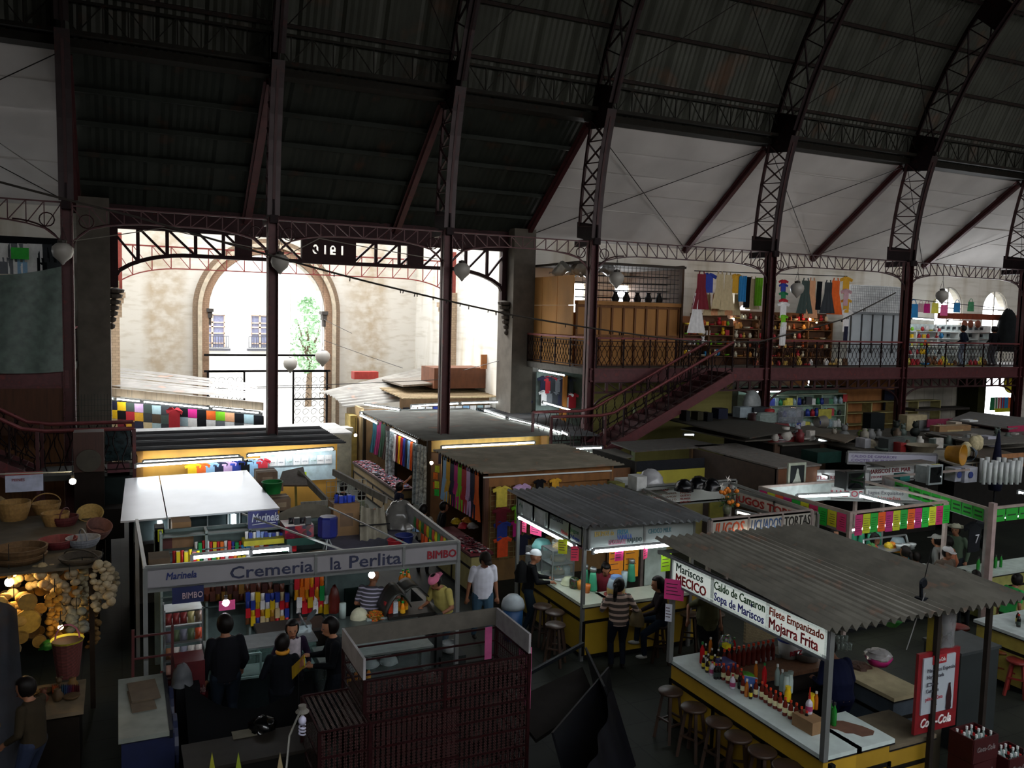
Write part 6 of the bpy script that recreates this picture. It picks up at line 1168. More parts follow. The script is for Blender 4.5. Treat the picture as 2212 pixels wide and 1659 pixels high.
fb('pink_card','pink card behind the glowing bulb','card',473,1297,508,1318,13.7,.01,M('e85a98',.6))
# shelving full of packets
def packs(label,grp,px0,px1,py,y,n,cols,h,w=None,rows=1,dy=12,name='snack_packet',cat='packet'):
    for r in range(rows):
        for i in range(n):
            px=px0+(px1-px0)*(i+.5)/n; p=P(px,py+dy*r,y=y); ww=(P(px1,py,y=y).x-P(px0,py,y=y).x)/n*.92
            b=PKM[(i+r)%2]; o=bpy.data.objects.new(name,b); COL.objects.link(o); o.location=(p.x,y+U(-.02,.02),p.z); o.scale=(ww,.08,h*U(.85,1.05)); o.material_slots[0].link='OBJECT'; o.material_slots[0].material=M(random.choice(cols),.4,0,'plain',sc=14,amt=.3); tag(o,label,cat,grp)
def pk(k):
    b=MB()
    if k: b.box(-.5,-.5,0,.5,.5,1)
    else: b.grid(lambda u,v:((u-.5)*(1-.12*sin(PI*v)),-.6*sin(PI*u)*sin(PI*v),v),6,6); b.grid(lambda u,v:((u-.5)*(1-.12*sin(PI*v)),.5*sin(PI*u)*sin(PI*v),v),4,4)
    return mesh_of(b,'packet',not k)
PKM=[pk(0),pk(1)]
SN=['d8c21a','c8202c','2b3f9b','1f9a4d','e8e6e6','e8741b','c8202c','d8c21a']; CAN=['b8862a','c8202c','c9b48a','2b3f9b','e8e6e6','d8b41a','7a4a2a']
t=thing('shop_shelving','tall shelving at the back of the dairy stall','shelf',(1,14.9,0)); b=MB(); b.box(.5,15.0,0,4.2,15.05,2.3); 
for z in (1.0,1.25,1.5,1.75,2.0,2.25): b.box(.6,14.7,z-.02,3.3,15.0,z)
b.build('shelf_boards',M('5a6a68',.5),t); b=MB()
for x in (.6,1.3,2.0,2.7,3.3): b.box(x-.02,14.7,0,x+.02,15,2.3)
b.build('uprights',M('7a8a88',.5),t)
packs('bright snack packet on the upper shelf of the dairy stall','snack packets on the upper shelf',420,523,1193,14.75,13,SN,.2); packs('bright snack packet lying below the dairy tube lights','snack packets below the tubes',430,540,1220,14.2,12,SN,.16); packs('red and yellow packet bulging at the left of the tube light','packets left of the tube',372,432,1218,13.6,7,['c8202c','d8c21a','b8181c'],.22)
packs('blue and white packet in the yellow edged tray','packets in the yellow edged tray',528,612,1168,14.6,10,['2b3f9b','8fa8e0','e8e6e6'],.16); fb('yellow_tray','yellow rimmed tray holding blue and white packets','tray',527,1166,614,1177,14.4,.3,M('b8b02a',.6)); packs('small packet on the shelf below the yellow tray','packets below the yellow tray',520,640,1190,14.6,12,['1f7a4d','2b87c4','e8e6e6','c8202c','e8741b'],.1)
fb('can_pack','shrink-wrapped pack of red cans, big red tops showing','can pack',616,1136,678,1162,14.3,.5,M('a81c34',.3,0,'goods',sc=14)); packs('dark square label on top of the red can pack','labels on the can pack',622,672,1132,14.35,4,['1a1a1e','2a2a2e'],.12); fb('green_crate','dark green crate under the red can pack','crate',620,1162,681,1178,14.3,.5,M('1f4a40',.5))
t=thing('blue_fan','dark blue box fan on a thin white tripod above the dairy stall','fan',P(708,1160,y=14.2)); MB().lathe([(.14,0),(.17,.03),(.17,.33),(.14,.36)],n=8).build('casing',M('1c2470',.4),t,world=False); b=MB(); 
for a in (0,2.1,4.2): b.tube([(0,0,0),(.16*cos(a),.16*sin(a),-.36)],.012,5)
b.build('tripod',M('8f9496',.4,.4),t,world=False)
fb('cardboard_box','large open brown cardboard box on top of the dairy stall','box',720,1088,777,1158,14.9,.45,CARD,tape='6a5038'); packs('blue box poking out of the open brown cardboard box','blue boxes in the cardboard box',722,768,1087,15,5,['1c3ab0','2444c0'],.15,name='blue_box',cat='box')
t=thing('cloth_sheet','pale grey cloth sheet hanging from the wire frame above the dairy stall','cloth',P(777,1200,y=14.6))
o=MB(); a=P(780,1092,y=14.9); c_=P(832,1092,y=14.9); e=P(776,1200,y=14.3); f=P(842,1200,y=14.3); o.grid(lambda u,v:(V(a).lerp(c_,u)).lerp(V(e).lerp(f,u),v)+V((0,.05*sin(u*21)+.03*sin(v*5+u*8),-.06*sin(PI*u)*(1-v))),26,14); o.build('sheet',M('8f8878',.85,0,'plain'),t,smooth=True); MB().bar(P(775,1136,y=14.6),P(842,1131,y=14.6),.02).build('bar',DARK,t)
tag(MB().poly([P(430,1260,z=2.2),P(560,1200,z=2.35),P(690,1178,z=2.35),P(735,1200,z=2.2),P(720,1232,z=2.15)][::1],.02,(0,0,1)).build('brown_tarp',M('4f4434',.8,0,'plain')),'brown canvas sheet lying over the right part of the dairy stall','tarp') if 0 else None
tag(MB().grid(lambda u,v:P(600+150*u,1232-45*sin(PI*u*.8)*(1-v)-8*v,y=13.6+.5*v),14,6).build('brown_tarp',M('5a4c38',.85),smooth=True),'brown canvas sheet draped inside the dairy stall right of the tube light','tarp')
tag(MB().grid(lambda u,v:P(600+140*u,1110+22*sin(PI*u)*-1+38*v,y=15.1),12,6).build('grey_tarp',M('6a6458',.85),smooth=True),'grey sagging sheet behind the red can pack','tarp')
fb('cardboard_box','pale cardboard box stack beside the bright metal roof, upper','box',372,1128,413,1153,15.1,.4,CARD); fb('cardboard_box','tall cardboard box under the upper one at the left of the dairy stall','box',372,1153,418,1195,14.9,.4,M('7a5c40',.85)); fb('red_box','dark red box left of the tall cardboard box','box',348,1160,372,1193,14.9,.3,M('4a1c18',.7)); fb('yellow_strip_box','dark box with acid yellow stripes at the left','box',335,1140,355,1195,15.0,.3,M('1a1a1c',.6)); fb('yellow_label','acid yellow vertical label on the dark box','label',341,1144,352,1170,14.98,.01,M('c8d81c',.6)); fb('cardboard_box','wide cardboard box on the left end of the long sign','box',322,1207,368,1226,12.9,.4,M('5a4a38',.85))
for i,(a_,b_,c_,d_,y) in enumerate(((556,1020,600,1055,18.2),(575,1045,612,1062,17.5),(590,1078,628,1103,16.4))): fb('cardboard_box','cardboard box in the pile beside the bright metal roof, %s from the back'%ordn(i),'box',a_,b_,c_,d_,y,.5,M('7a6452',.85),tape='a08a70')
bin_(P(588,1070,y=17.0),'green plastic tub on the cardboard boxes',.2,.28,'1f7a3a')
# white metal roofed unit
t=thing('snack_kiosk','kiosk with bright white sheet-metal roof and dark glass front','kiosk',(.2,15.9,0)); W1=M('cfd2d8',.28,.55,'plain',sc=1.2,amt=.12)
b=MB(); b.poly([(.0,15.55,2.34),(.72,15.5,2.36),(.72,18.6,2.52),(.1,18.6,2.5)],.03,(0,0,1)); b.poly([(.74,15.5,2.36),(2.62,15.45,2.4),(2.45,18.5,2.56),(.74,18.6,2.52)],.03,(0,0,1)); b.build('metal_roof',W1,t)
MB().box(.2,15.75,1.95,2.5,15.8,2.34).build('glass_front',M('3a4446',.12,.3,'plain',sc=3,amt=.5),t); MB().box(.2,15.7,1.9,2.5,15.85,1.95).build('ledge',DARK,t); MB().box(.2,18.3,0,2.5,18.35,2.4).build('back_wall',M('5a5248',.8),t); 
for x in (.22,.75,1.05,1.4,1.75,1.95,2.3): MB().box(x,15.73,1.95,x+.02,15.76,2.34).build('mullion',STEEL,t); MB().box(.15,15.8,0,.2,18.3,2.35).build('side_wall',M('4a4a40',.8),t)
tube_light((.62,15.66,2.3),(.62,15.66,1.93),'short vertical white lamp on the glass front, left one',r=.04,s=16,fix=False); tube_light((1.85,15.66,2.32),(1.85,15.66,2.0),'short vertical white lamp on the glass front, right one',r=.04,s=16,fix=False)
tube_light((.3,18.9,2.72),(2.4,18.8,2.78),'tube light just behind the bright metal roof',s=18)
# shopfront below the sign
counter('deli_counter','dark steel counter of the dairy stall with cheese and groceries',3.0,12.75,4.4,13.4,1.0,M('4a5250',.3,.3,'plain'),M('2a2c2c',.5))
t=thing('deli_fridge','glass fronted chilled display case under the long sign','display case',(1.2,12.6,0)); MB().box(1.1,12.55,0,2.7,13.1,.55).build('base',M('20282a',.5),t); MB().box(1.12,12.56,.55,2.68,13.0,1.0).build('glass_case',M('8fb8b0',.1,alpha=.25),t); MB().box(1.1,12.55,1.0,2.7,13.1,1.03).build('top',STEEL,t); b=MB(); b.box(1.1,12.5,.95,1.12,12.56,.55); b.bar((1.15,12.5,.97),(1.85,12.48,.97),.03); b.bar((1.15,12.5,.62),(1.85,12.48,.62),.03); b.bar((1.15,12.5,.62),(1.15,12.5,.97),.03); b.bar((1.85,12.48,.62),(1.85,12.48,.97),.03); b.build('door_frame',M('9ab8b4',.4,.3),t); MB().box(1.12,12.6,.6,2.68,12.98,.62).build('shelf',M('a8c0bc',.4),t)
tube_light((1.2,12.9,.97),(2.6,12.9,.97),'dim tube inside the chilled display case',r=.01,s=4,fix=False)
packs('can or jar in the wall of goods below the long sign','jars and cans below the sign',530,625,1350,14.6,9,CAN,.17,rows=4,dy=-17,name='food_can',cat='can')
packs('brown packet in the dark upper shelf below the long sign','dark packets below the sign',440,615,1298,14.65,14,['4a2418','5a2a1a','3a1a14','6a4a1a'],.2,rows=2,dy=-16); packs('tall bright carton hanging right of the cans','cartons right of the cans',635,700,1296,14.4,6,['e8741b','e8a01c','e8e6e6','1f9a4d','c8202c'],.28,rows=2,dy=-24); packs('red and white packet on the right shelf of the dairy stall','packets on the right shelf',640,710,1325,14.4,6,['c8202c','e8e6e6','c8a21a'],.2,rows=2,dy=-14)
fb('blue_door','back of the dairy stall, dark green-black door','door',745,1270,800,1330,14.9,.05,M('10201c',.6))
t=thing('snack_rack','wire rack of bread and bagged snacks at the left of the dairy stall','rack',(.75,12.6,0)); b=MB()
for x in (.55,1.05):
    for y in (12.55,12.9): b.bar((x,y,0),(x,y,1.75),.02)
for z in (.75,1.0,1.25,1.5,1.72): b.box(.55,12.55,z-.01,1.05,12.9,z)
b.build('wire_frame',STEEL,t); MB().box(.5,12.5,0,1.12,12.95,.72).build('red_base',M('6a1014',.5),t)
for z,cols in ((.76,['c8a21a','c89a8a','b8a05a']),(1.01,['8a8a9a','d8d0c8','a06a4a']),(1.26,['5a6a4a','b84a2a','7a7a8a']),(1.51,['6a5a4a','a8a06a','7a2a2a'])):
    for i in range(5): o=put(PKM[0],'bread_bag','bagged bread or snack on the wire rack','packet',(.6+.1*i,12.6,z),0,M(random.choice(cols),.4,0,'plain',sc=20),(.1,.12,.17),'bags on the wire rack')
# counter goods
tag(blob(.15,.17,18,.05).build('white_cheese',M('b8b49a',.7),world=False,smooth=True),'round white cheese ball on the steel counter','cheese').location=P(776,1335,z=1.0)
t=thing('sweets_tray','tray of orange and yellow sweets on the steel counter','tray',P(810,1334,z=1.0)); MB().box(-.17,-.13,0,.17,.13,.03).build('tray',M('8f9a98',.4),t,world=False); o=blob(.16,.12,18,.25).build('sweets',M('c8781f',.5,0,'goods',sc=60),t,world=False)
for i,(px,c,h_) in enumerate(((835,'8a1c1c',.24),(843,'c8401c',.26),(853,'b8c0c8',.24))): p=P(px,1330,z=1.0); box_thing('juice_carton','%s juice carton on the steel counter'%['dark red','orange and green','white'][i],'carton',(p.x-.04,p.y-.04,1.0),(p.x+.04,p.y+.04,1.0+h_),M(c,.5,0,'plain',sc=30))
for px,py in ((862,1325),(870,1330),(876,1322),(868,1316)): bt('juice',P(px,py,z=1.0),'bottle of orange juice on the steel counter','juice bottles on the steel counter',.95)
for px,py in ((866,1265),(874,1268),(882,1262),(870,1258),(880,1256)): bt('juice',P(px,py,z=1.05),'bottle of orange juice standing behind the cart','juice bottles behind the cart',.95)
tag(MB().lathe([(.055,0),(.055,.25)],P(740,1335,z=1.0),14).build('paper_roll',M('9aa8a4',.7),smooth=True),'upright white paper roll on the steel counter','roll')
t=thing('meat_slicer','shiny steel slicer and scale on the dairy counter','appliance',P(650,1360,z=1.0)); b=MB(); b.lathe([(.02,0),(.14,.03),(.15,.05)],(0,0,.12),18,R=Matrix.Rotation(1.1,3,'Y')); b.box(-.15,-.1,0,.15,.12,.1); b.lathe([(.02,0),(.11,.02)],(.18,0,.2),16,R=Matrix.Rotation(-.8,3,'Y')); b.build('steel_body',M('a9b4b8',.2,.8),t,world=False,smooth=False)
counter('slicer_counter','short dark counter carrying the steel slicer',1.95,13.15,2.95,13.6,1.0,M('3a3430',.4),M('26201c',.6))
tag(blob(.1,.5,12,.2).build('chorizo_bunch',M('5a1c14',.4,0,'plain',sc=20),world=False,smooth=True),'dark red bunch of sausages hanging at the back of the dairy stall','sausages').location=P(722,1322,y=14.2)
t=thing('display_case','low glass display case with red-capped bottles in front of the dairy counter','display case',(2.7,12.0,0)); MB().box(2.65,12.05,0,4.35,12.6,.35).build('base',M('26282a',.5),t); MB().box(2.66,12.06,.35,4.34,12.58,.86).build('glass_case',M('8a9a98',.1,alpha=.22),t); MB().box(2.62,12.02,.86,4.38,12.62,.89).build('top_edge',M('7a8280',.4,.3),t)
for i in range(7): bt('juice',(2.8+.1*i,12.2,.4),'green and orange bottle inside the low display case','bottles in the low display case',.8)
for i in range(3): o=blob(.14,.12,12,.1).build('bagged_food',M('a9b8b8',.4),world=False,smooth=True); o.location=(3.15+.3*i,12.3,.6); tag(o,'pale bagged food in the low display case','food','bagged food in the low display case')
# packets hung on the side band
for i in range(14): p=V((4.83,12.55+i*.14,2.14)); o=put(PKM[0],'hanging_packet','small packet hung along the inside of the right band of the dairy stall','packet',p,PI/2,M(['b84a2a','2f7a3a','c8b81c'][i%3],.5,0,'plain',sc=20),(.12,.06,.2),'packets on the right band')
packs('orange bag hanging in the right corner of the dairy stall','orange bags in the right corner',908,922,1180,14.6,2,['d8501c'],.35,name='hanging_bag',cat='bag'); packs('yellow bag hanging in the right corner of the dairy stall','yellow bags in the right corner',925,940,1182,14.3,2,['c8d01c'],.35,name='hanging_bag',cat='bag'); packs('pale blue bag hanging at the back right of the dairy stall','blue bags at the back right',890,905,1148,15,2,['7a9ab8'],.35,name='hanging_bag',cat='bag')
bin_(P(853,1190,z=2.0),'red tub on the shelf at the right of the dairy stall',.13,.2,'a01c28'); bin_(P(873,1185,z=2.0),'dark blue bucket beside the red tub',.16,.24,'1c2a6a'); struct('floor_dairy_canopy',MB().box(3.2,13.5,1.92,4.8,15.6,1.96),M('5a5a6a',.6))
o=blob(.35,.5,18,.12).build('clear_bag',M('6f6c68',.15,0,'plain'),world=False,smooth=True); o.location=P(865,1135,y=15.2); tag(o,'big shiny clear plastic bag at the back right of the dairy stall','bag')
# grill cart between the dairy stall and the aisle
t=thing('grill_cart','dark grill cart with hinged curved lid at the right end of the dairy stall','cart',(4.3,13.3,0)); MB().box(3.95,13.0,.75,4.75,13.6,1.05).build('grill_box',M('2a2826',.5,.3),t); b=MB(); b.grid(lambda u,v:(3.9+.45*u,13.05+.5*v,1.05+.35*sin(PI*u*.9)+.05*v),12,4); b.grid(lambda u,v:(4.25+.4*u,13.05+.5*v,1.3+.2*sin(PI*(u*.8+.2))),10,4); b.build('lid',M('2c2c28',.4,.3),t,smooth=True,solid=.02); MB().box(3.95,13.0,0,4.75,13.6,.6).build('cart_body',M('3c4040',.5),t)
tag(MB().box(4.75,12.9,0,4.85,14.3,1.05).build('steel_screen',M('34393a',.5,.3)),'low dark steel screen at the right edge of the dairy stall','screen')
# ================================================================ red mesh cage
t=thing('mesh_cage','red iron mesh cage with white board rim standing in the foreground','cage',(2.6,9.2,0)); RD=M('2a0e10',.6,.1,'rust')
X0,X1,Y0,Y1=2.52,4.62,9.2,10.22; b=MB()
for x,y in ((X0,Y0),(X1,Y0),(X0,Y1),(X1,Y1)): b.bar((x,y,0),(x,y,1.8),.04)
for z in (.02,.45,.62,.85,1.05,1.22,1.4,1.6,1.78):
    b.bar((X0,Y0,z),(X1,Y0,z),.022); b.bar((X0,Y0,z),(X0,Y1,z),.022); b.bar((X1,Y0,z),(X1,Y1,z),.022); b.bar((X0,Y1,z),(X1,Y1,z),.022)
b.bar((3.5,Y0,0),(3.5,Y0,1.78),.035); A0,B0=1.95,8.95
for x,y in ((A0,B0),(X0,B0),(A0,9.9)): b.bar((x,y,0),(x,y,1.4),.04)
for z in (.2,.5,.8,1.1,1.4): b.bar((A0,B0,z),(3.6,B0,z),.022); b.bar((A0,B0,z),(A0,9.9,z),.022)
b.bar((X0,B0,1.4),(X0,9.9,1.4),.03); b.bar((A0,9.9,1.4),(X0,9.9,1.4),.03); b.build('iron_frame',RD,t)
def mesh(o,u,v,st=.06,w=.009,h=.035):
    "expanded metal: zigzag strands"
    m=MB(); o=V(o); u=V(u); v=V(v); nu=max(1,int(u.length/st)); nv=max(1,int(v.length/h)); n=u.cross(v).normalized()
    for i in range(nu):
        for s in (0,1):
            pts=[o+u*((i+.5+(.5 if (j+s)%2 else -.0))/nu)+v*(j/nv) for j in range(nv+1)]
            a=[p-u.normalized()*w for p in pts]+[p+u.normalized()*w for p in pts]; k=len(pts); m.add(a,[(j,j+1,k+j+1,k+j) for j in range(k-1)])
    return m
MH=M('3a1a19',.6,.1,'plain')
mm=mesh((X0,Y0,0),(X1-X0,0,0),(0,0,1.78)); mm.build('front_mesh',MH,t); mesh((X0,Y0,0),(0,Y1-Y0,0),(0,0,1.78)).build('side_mesh',MH,t); mesh((X1,Y0,0),(0,Y1-Y0,0),(0,0,1.78)).build('side_mesh',MH,t); mesh((A0,B0,0),(1.6,0,0),(0,0,1.4)).build('lower_mesh',MH,t); mesh((A0,B0,1.4),(X0-A0,0,0),(0,.95,0)).build('lid_mesh',M('4a3a34',.5),t); mesh((A0,B0,0),(0,.95,0),(0,0,1.4)).build('lower_mesh',MH,t)
b=MB(); b.box(X0,Y1-.01,1.82,X1,Y1+.02,2.05); b.build('rear_board',M('57524a',.7),t); MB().box(X0-.02,Y0,1.8,X0+.01,Y1,2.05).build('end_board',M('a29fa0',.6),t); MB().box(X1-.01,Y0,1.8,X1+.02,Y1,2.05).build('end_board',M('a29fa0',.6),t)
b=MB()
for z in (.5,1.0,1.35): b.box(X0+.05,Y0+.1,z,X1-.05,Y1-.05,z+.02)
b.build('inner_shelf',M('1c1412',.8),t)
for i in range(12): o=blob(.12,.16,10,.2).build('stored_bundle',M(random.choice(['2a2222','1a1a1c','34302c','2a1c18']),.6),world=False,smooth=True); o.location=(2.7+.16*i,9.6+.2*(i%2),[.52,1.02,1.37][i%3]); tag(o,'dim bundle stored inside the red mesh cage','bundle','bundles inside the mesh cage')
t=thing('pink_banner','pink hanging banner with a white P on the right side of the mesh cage','banner',(4.68,9.6,1)); MB().box(4.66,9.25,1.05,4.68,9.6,1.85).build('sheet',M('d86a98',.6),t); text('P',.34,(4.69,9.28,1.12),(0,1,0),(0,0,1),M('e8dce4',.6),t,'lettering',.004,.01); text('P',.34,(4.655,9.58,1.12),(0,-1,0),(0,0,1),M('e8dce4',.6),t,'lettering',.004,.01)
tag(MB().box(4.45,10.2,1.25,4.55,10.22,1.8).build('pink_strip',M('c85a90',.6)),'narrow pink strip behind the mesh cage','strip')
t=thing('white_basin','small white plastic scoop on the ground behind the mesh cage','scoop',P(970,1412,z=.3)); MB().lathe([(.02,0),(.13,.06),(.14,.2),(.12,.2)],n=14,cap=False).build('scoop',M('9a9e9e',.5),t,world=False,smooth=True); MB().box(-.2,-.15,-.3,.25,.2,0).build('base_box',M('2a2e2e',.7),t,world=False)
# ================================================================ dark foreground: freezer, tarps, ladder, lamp
t=thing('chest_freezer','blue chest freezer with scuffed white top and rounded blue side','freezer',(.3,11.2,0)); MB().box(-.02,10.5,0,.56,12.2,.93).build('body',M('0f1738',.5),t); MB().box(-.05,10.45,.93,.5,12.2,.99).build('lid',M('7c8078',.5,0,'plain',sc=3,amt=.3),t); b=MB()
for y in (10.9,11.75): b.lathe([(.34,0),(.34,.05)],(.56,y,.62),20,R=Matrix.Rotation(PI/2,3,'Y'))
b.build('round_side_panel',M('262c48',.5),t,smooth=False); MB().box(.5,10.45,.9,.54,12.2,1.0).build('edge_rail',M('14161c',.5),t)
for i in range(2): box_thing('cardboard_sheet','flattened cardboard sheet on the freezer, %s one'%['lower','upper'][i],'cardboard',(.08,11.1+.25*i,.99+.02*i),(.36+.06*i,11.75+.2*i,1.01+.02*i),M('5a4c3c',.85),.08)
t=thing('ladder','dark red iron ladder leaning at the left of the dairy stall','ladder',(.1,12.2,0)); b=MB()
for x in (.12,.62): b.bar((x,12.2,0),(x+.02,12.35,1.6),.035)
for k in range(5): b.bar((.12,12.22+.03*k,.3+.3*k),(.62,12.22+.03*k,.3+.3*k),.025)
b.build('frame',M('4a1a1a',.5,.2),t)
fb('drinks_cooler','red drinks cooler with white cola lettering in front of the dairy stall','cooler',378,1430,443,1505,11.9,.4,M('4a0a10',.5)); o=bpy.data.objects['drinks_cooler']; text('Coca-Cola',.14,P(392,1502,y=11.88),(1,0,0),(0,0,1),M('6a5050',.5),o,'logo_lettering',.003,.004,shear=.3,fit=.3)
o=blob(.14,.3,14,.15).build('grey_bag',M('4a4c50',.7),world=False,smooth=True); o.location=P(394,1478,z=.95); tag(o,'small grey hooded bundle on the dark cloth by the cooler','bundle'); tag(MB().box(0,0,0,.3,.2,.94).build('stand_box',M('0c0c10',.8),world=False),'black box under the grey bundle','box').location=P(388,1480,z=.95)-V((.05,.1,.94))
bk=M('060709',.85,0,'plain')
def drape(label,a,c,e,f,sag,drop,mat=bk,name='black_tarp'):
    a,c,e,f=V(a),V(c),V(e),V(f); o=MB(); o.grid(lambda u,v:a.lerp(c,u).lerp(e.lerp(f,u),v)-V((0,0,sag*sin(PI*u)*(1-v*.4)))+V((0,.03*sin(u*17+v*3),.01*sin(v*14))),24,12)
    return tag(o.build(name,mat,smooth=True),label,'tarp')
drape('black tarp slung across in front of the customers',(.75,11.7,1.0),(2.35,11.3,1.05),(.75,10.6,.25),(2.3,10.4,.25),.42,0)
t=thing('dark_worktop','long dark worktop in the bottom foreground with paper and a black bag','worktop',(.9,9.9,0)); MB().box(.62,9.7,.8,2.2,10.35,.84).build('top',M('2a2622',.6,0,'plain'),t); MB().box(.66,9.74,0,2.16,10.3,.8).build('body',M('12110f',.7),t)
tag(MB().box(-.14,-.1,0,.14,.1,.006).build('paper_sheet',M('5f5a4c',.8),world=False),'pale sheet of paper on the dark worktop','paper').location=P(528,1585,z=.845)
o=blob(.16,.16,14,.3).build('black_bag',M('0a0c0e',.15),world=False,smooth=True); o.location=P(568,1572,z=.84); tag(o,'crumpled shiny black bag on the dark worktop','bag')
t=thing('saver_lamp','unlit spiral energy saving bulb hanging from a bent white pipe in the foreground','lamp',P(653,1545,y=7.2)); b=MB(); b.lathe([(.02,.02),(.06,.03),(.06,.035),(.035,.06),(.035,.09)],n=14); b.build('socket',M('6a665e',.5),t,world=False); b=MB(); b.lathe([(.012,-.005),(.032,-.03),(.036,-.055),(.022,-.085)],n=12); b.tube([(.026*cos(a),.026*sin(a),-.09-.0045*a) for a in [k*.5 for k in range(38)]],.008,6); b.build('spiral_bulb',M('b4b2c8',.35),t,world=False,smooth=True)
cable([P(652,1530,y=7.2),P(640,1555,y=7.1),P(625,1590,y=7),P(618,1665,y=6.9)],.01,'bent pale pipe carrying the spiral bulb',name='lamp_pipe',mat=M('7a7872',.4,.3),cat='pipe')
t=thing('snack_card','yellow printed card with a burger picture on a thin stand','card',P(645,1440,y=10.6)); MB().poly([P(630,1440,y=10.8),P(657,1415,y=10.2),P(658,1440,y=10.2),P(631,1468,y=10.8)],.008).build('card',M('c8a81c',.5,0,'plain',sc=10),t); MB().poly([P(634,1441,y=10.76),P(654,1423,y=10.24),P(654,1438,y=10.24),P(635,1454,y=10.76)],.012).build('picture',M('b87a6a',.5,0,'plain',sc=18),t); MB().tube([P(645,1455,y=10.5),P(645,1560,y=10.5)],.006,5).build('stand',DARK,t)
for i,(px,c) in enumerate(((515,'7a8a1c'),(458,'8a8a1c'),(605,'8a7a5a'))): tag(MB().poly([P(px-6,1662,y=8.2),P(px,1625,y=8.2),P(px+7,1662,y=8.2)],.01,(0,1,0)).build('paper_tip',M(c,.7)),'pointed tip of a %s paper poking up at the bottom edge, %s from the left'%(['green','yellow','tan'][i],['second','first','third'][i]),'paper')
# dark wagon right of the cage
t=thing('tarp_wagon','long dark wagon covered with black tarpaulin right of the mesh cage','wagon',(5.2,9.5,0)); b=MB(); b.poly([(4.8,9.3,.6),(6.1,10.0,.6),(6.3,10.75,.75),(4.75,10.1,.75)],-.05,(0,0,1)); b.build('top_board',M('1a1614',.8,0,'plain'),t); b=MB(); b.poly([(4.9,8.4,.0),(6.4,9.9,.0),(6.4,10.2,.95),(4.8,8.9,.88)],.03); b.build('side_tarp',M('08090e',.6,0,'plain'),t)
MB().grid(lambda u,v:(4.55+1.5*u+.15*v,7.6+1.9*u-.4*v+.06*sin(u*16),.95-.9*v+.04*sin(u*9)),20,8).build('hanging_tarp',M('080910',.6,0,'plain'),t,smooth=True); MB().bar((4.75,10.2,.93),(6.42,10.95,1.02),.05).build('edge_rail',M('14181c',.5),t)
MB().poly([(6.0,9.6,.98),(6.45,10.9,.98),(6.5,10.6,.3),(6.2,9.4,.3)],.03).build('end_flap',M('090a0e',.6),t)
# ================================================================ basket stall at the left edge
t=thing('basket_stall','dim basket and craft stall with a board top at the left edge','stall',(-1.5,14,0)); MB().box(-3.2,13.6,2.16,-.36,17.2,2.2).build('top_board',M('4a4234',.85,0,'plain'),t); posts(t,[(-.4,13.7,0,2.16),(-.4,17,0,2.16)],.07,M('2a2018',.8)); MB().box(-3.2,16.9,0,-.4,16.95,2.16).build('back_board',M('2a2218',.8,0,'wood'),t); MB().box(-2.6,11.6,.85,-.45,12.6,.9).build('counter_top',M('6a5a44',.8),t); MB().box(-2.6,11.7,0,-.5,12.5,.85).build('counter_body',M('1c1610',.8),t)
BK=M('8a6a3a',.8,0,'plain',sc=25); BKD=M('5a4022',.8,0,'plain',sc=25)
def basket(p,label,r,h,mat,handle=True,rx=0,lid=False,band=None,sc=1):
    t=thing('wicker_basket',label,'basket',p,U(0,3)); b=MB(); n=7
    b.lathe([(r*(.72+.28*sin(PI*.5*k/n))*(1+.015*(k%2)),h*k/n) for k in range(n+1)]+[(r*.93,h),(r*.66,.02)],n=22,cap=False); b.lathe([(.01,0),(r*.72,0)],n=22,cap=False); b.build('woven_body',mat,t,world=False,smooth=False)
    if handle: MB().tube([(r*cos(a),0,h*.9+h*.95*sin(a)) for a in [PI*k/14 for k in range(15)]],.012,6).build('handle',mat,t,world=False,smooth=True)
    t.rotation_euler[0]=rx; return t
for px,py,r,h,m,hd,rx,lb in ((30,1108,.27,.32,BK,0,0,'large round lidded wicker basket on the left board'),(5,1090,.2,.2,M('a08a64',.8,0,'plain',sc=25),0,1.2,'pale round basket seen end-on at the left edge'),(100,1095,.24,.2,BK,1,0,'wicker basket with tall handle in the back row'),(120,1120,.22,.22,BK,0,0,'wicker tub below the tall handled basket'),(195,1105,.22,.14,M('9a804a',.8,0,'plain',sc=25),0,1.0,'straw basket lying on its side with red trim'),(180,1165,.25,.14,M('6f7278',.7,0,'plain',sc=25),1,0,'grey silver basket with white handle near the corner'),(125,1168,.28,.14,M('5a1418',.7,0,'plain',sc=25),0,0,'dark red bowl basket beside the silver one'),(140,1120,.22,.16,M('4a1418',.7,0,'plain',sc=25),1,0,'dark red handled basket'),(45,1195,.36,.2,BKD,0,0,'wide brown basket tilted to show its inside'),(40,1200,.38,.12,BKD,0,0,'low wide brown basket below the tilted one'),(175,1200,.3,.1,M('3a3228',.8,0,'plain',sc=25),1,0,'dark flat basket at the board corner'),(210,1140,.2,.2,M('5a3a34',.8,0,'plain',sc=25),0,.5,'brownish pink basket at the right of the board')):
    p=P(px,py+14,z=2.2); basket(p,lb,r,h,m,hd,rx if rx<1 else rx*.6)
tag(MB().box(-.3,0,0,.3,.02,.36).build('price_sign',M('a8b0c8',.5),world=False),'white card sign with red top edge among the baskets','sign').location=P(53,1062,y=17.5); p=P(53,1062,y=17.48); tag(MB().box(p.x-.3,17.47,p.z+.31,p.x+.3,17.49,p.z+.36).build('red_edge',M('8a1c1c',.5)),'red strip along the top of the white card sign','strip'); text('PEINES',.07,(p.x-.2,17.47,p.z+.2),(1,0,0),(0,0,1),M('8a2a3a',.5),bpy.data.objects['red_edge'],'lettering',.003)
cable([P(0,1024,y=15),P(155,1018,y=15)],.012,'white rod above the baskets',name='rod',mat=M('9a9a90',.5),cat='rod')
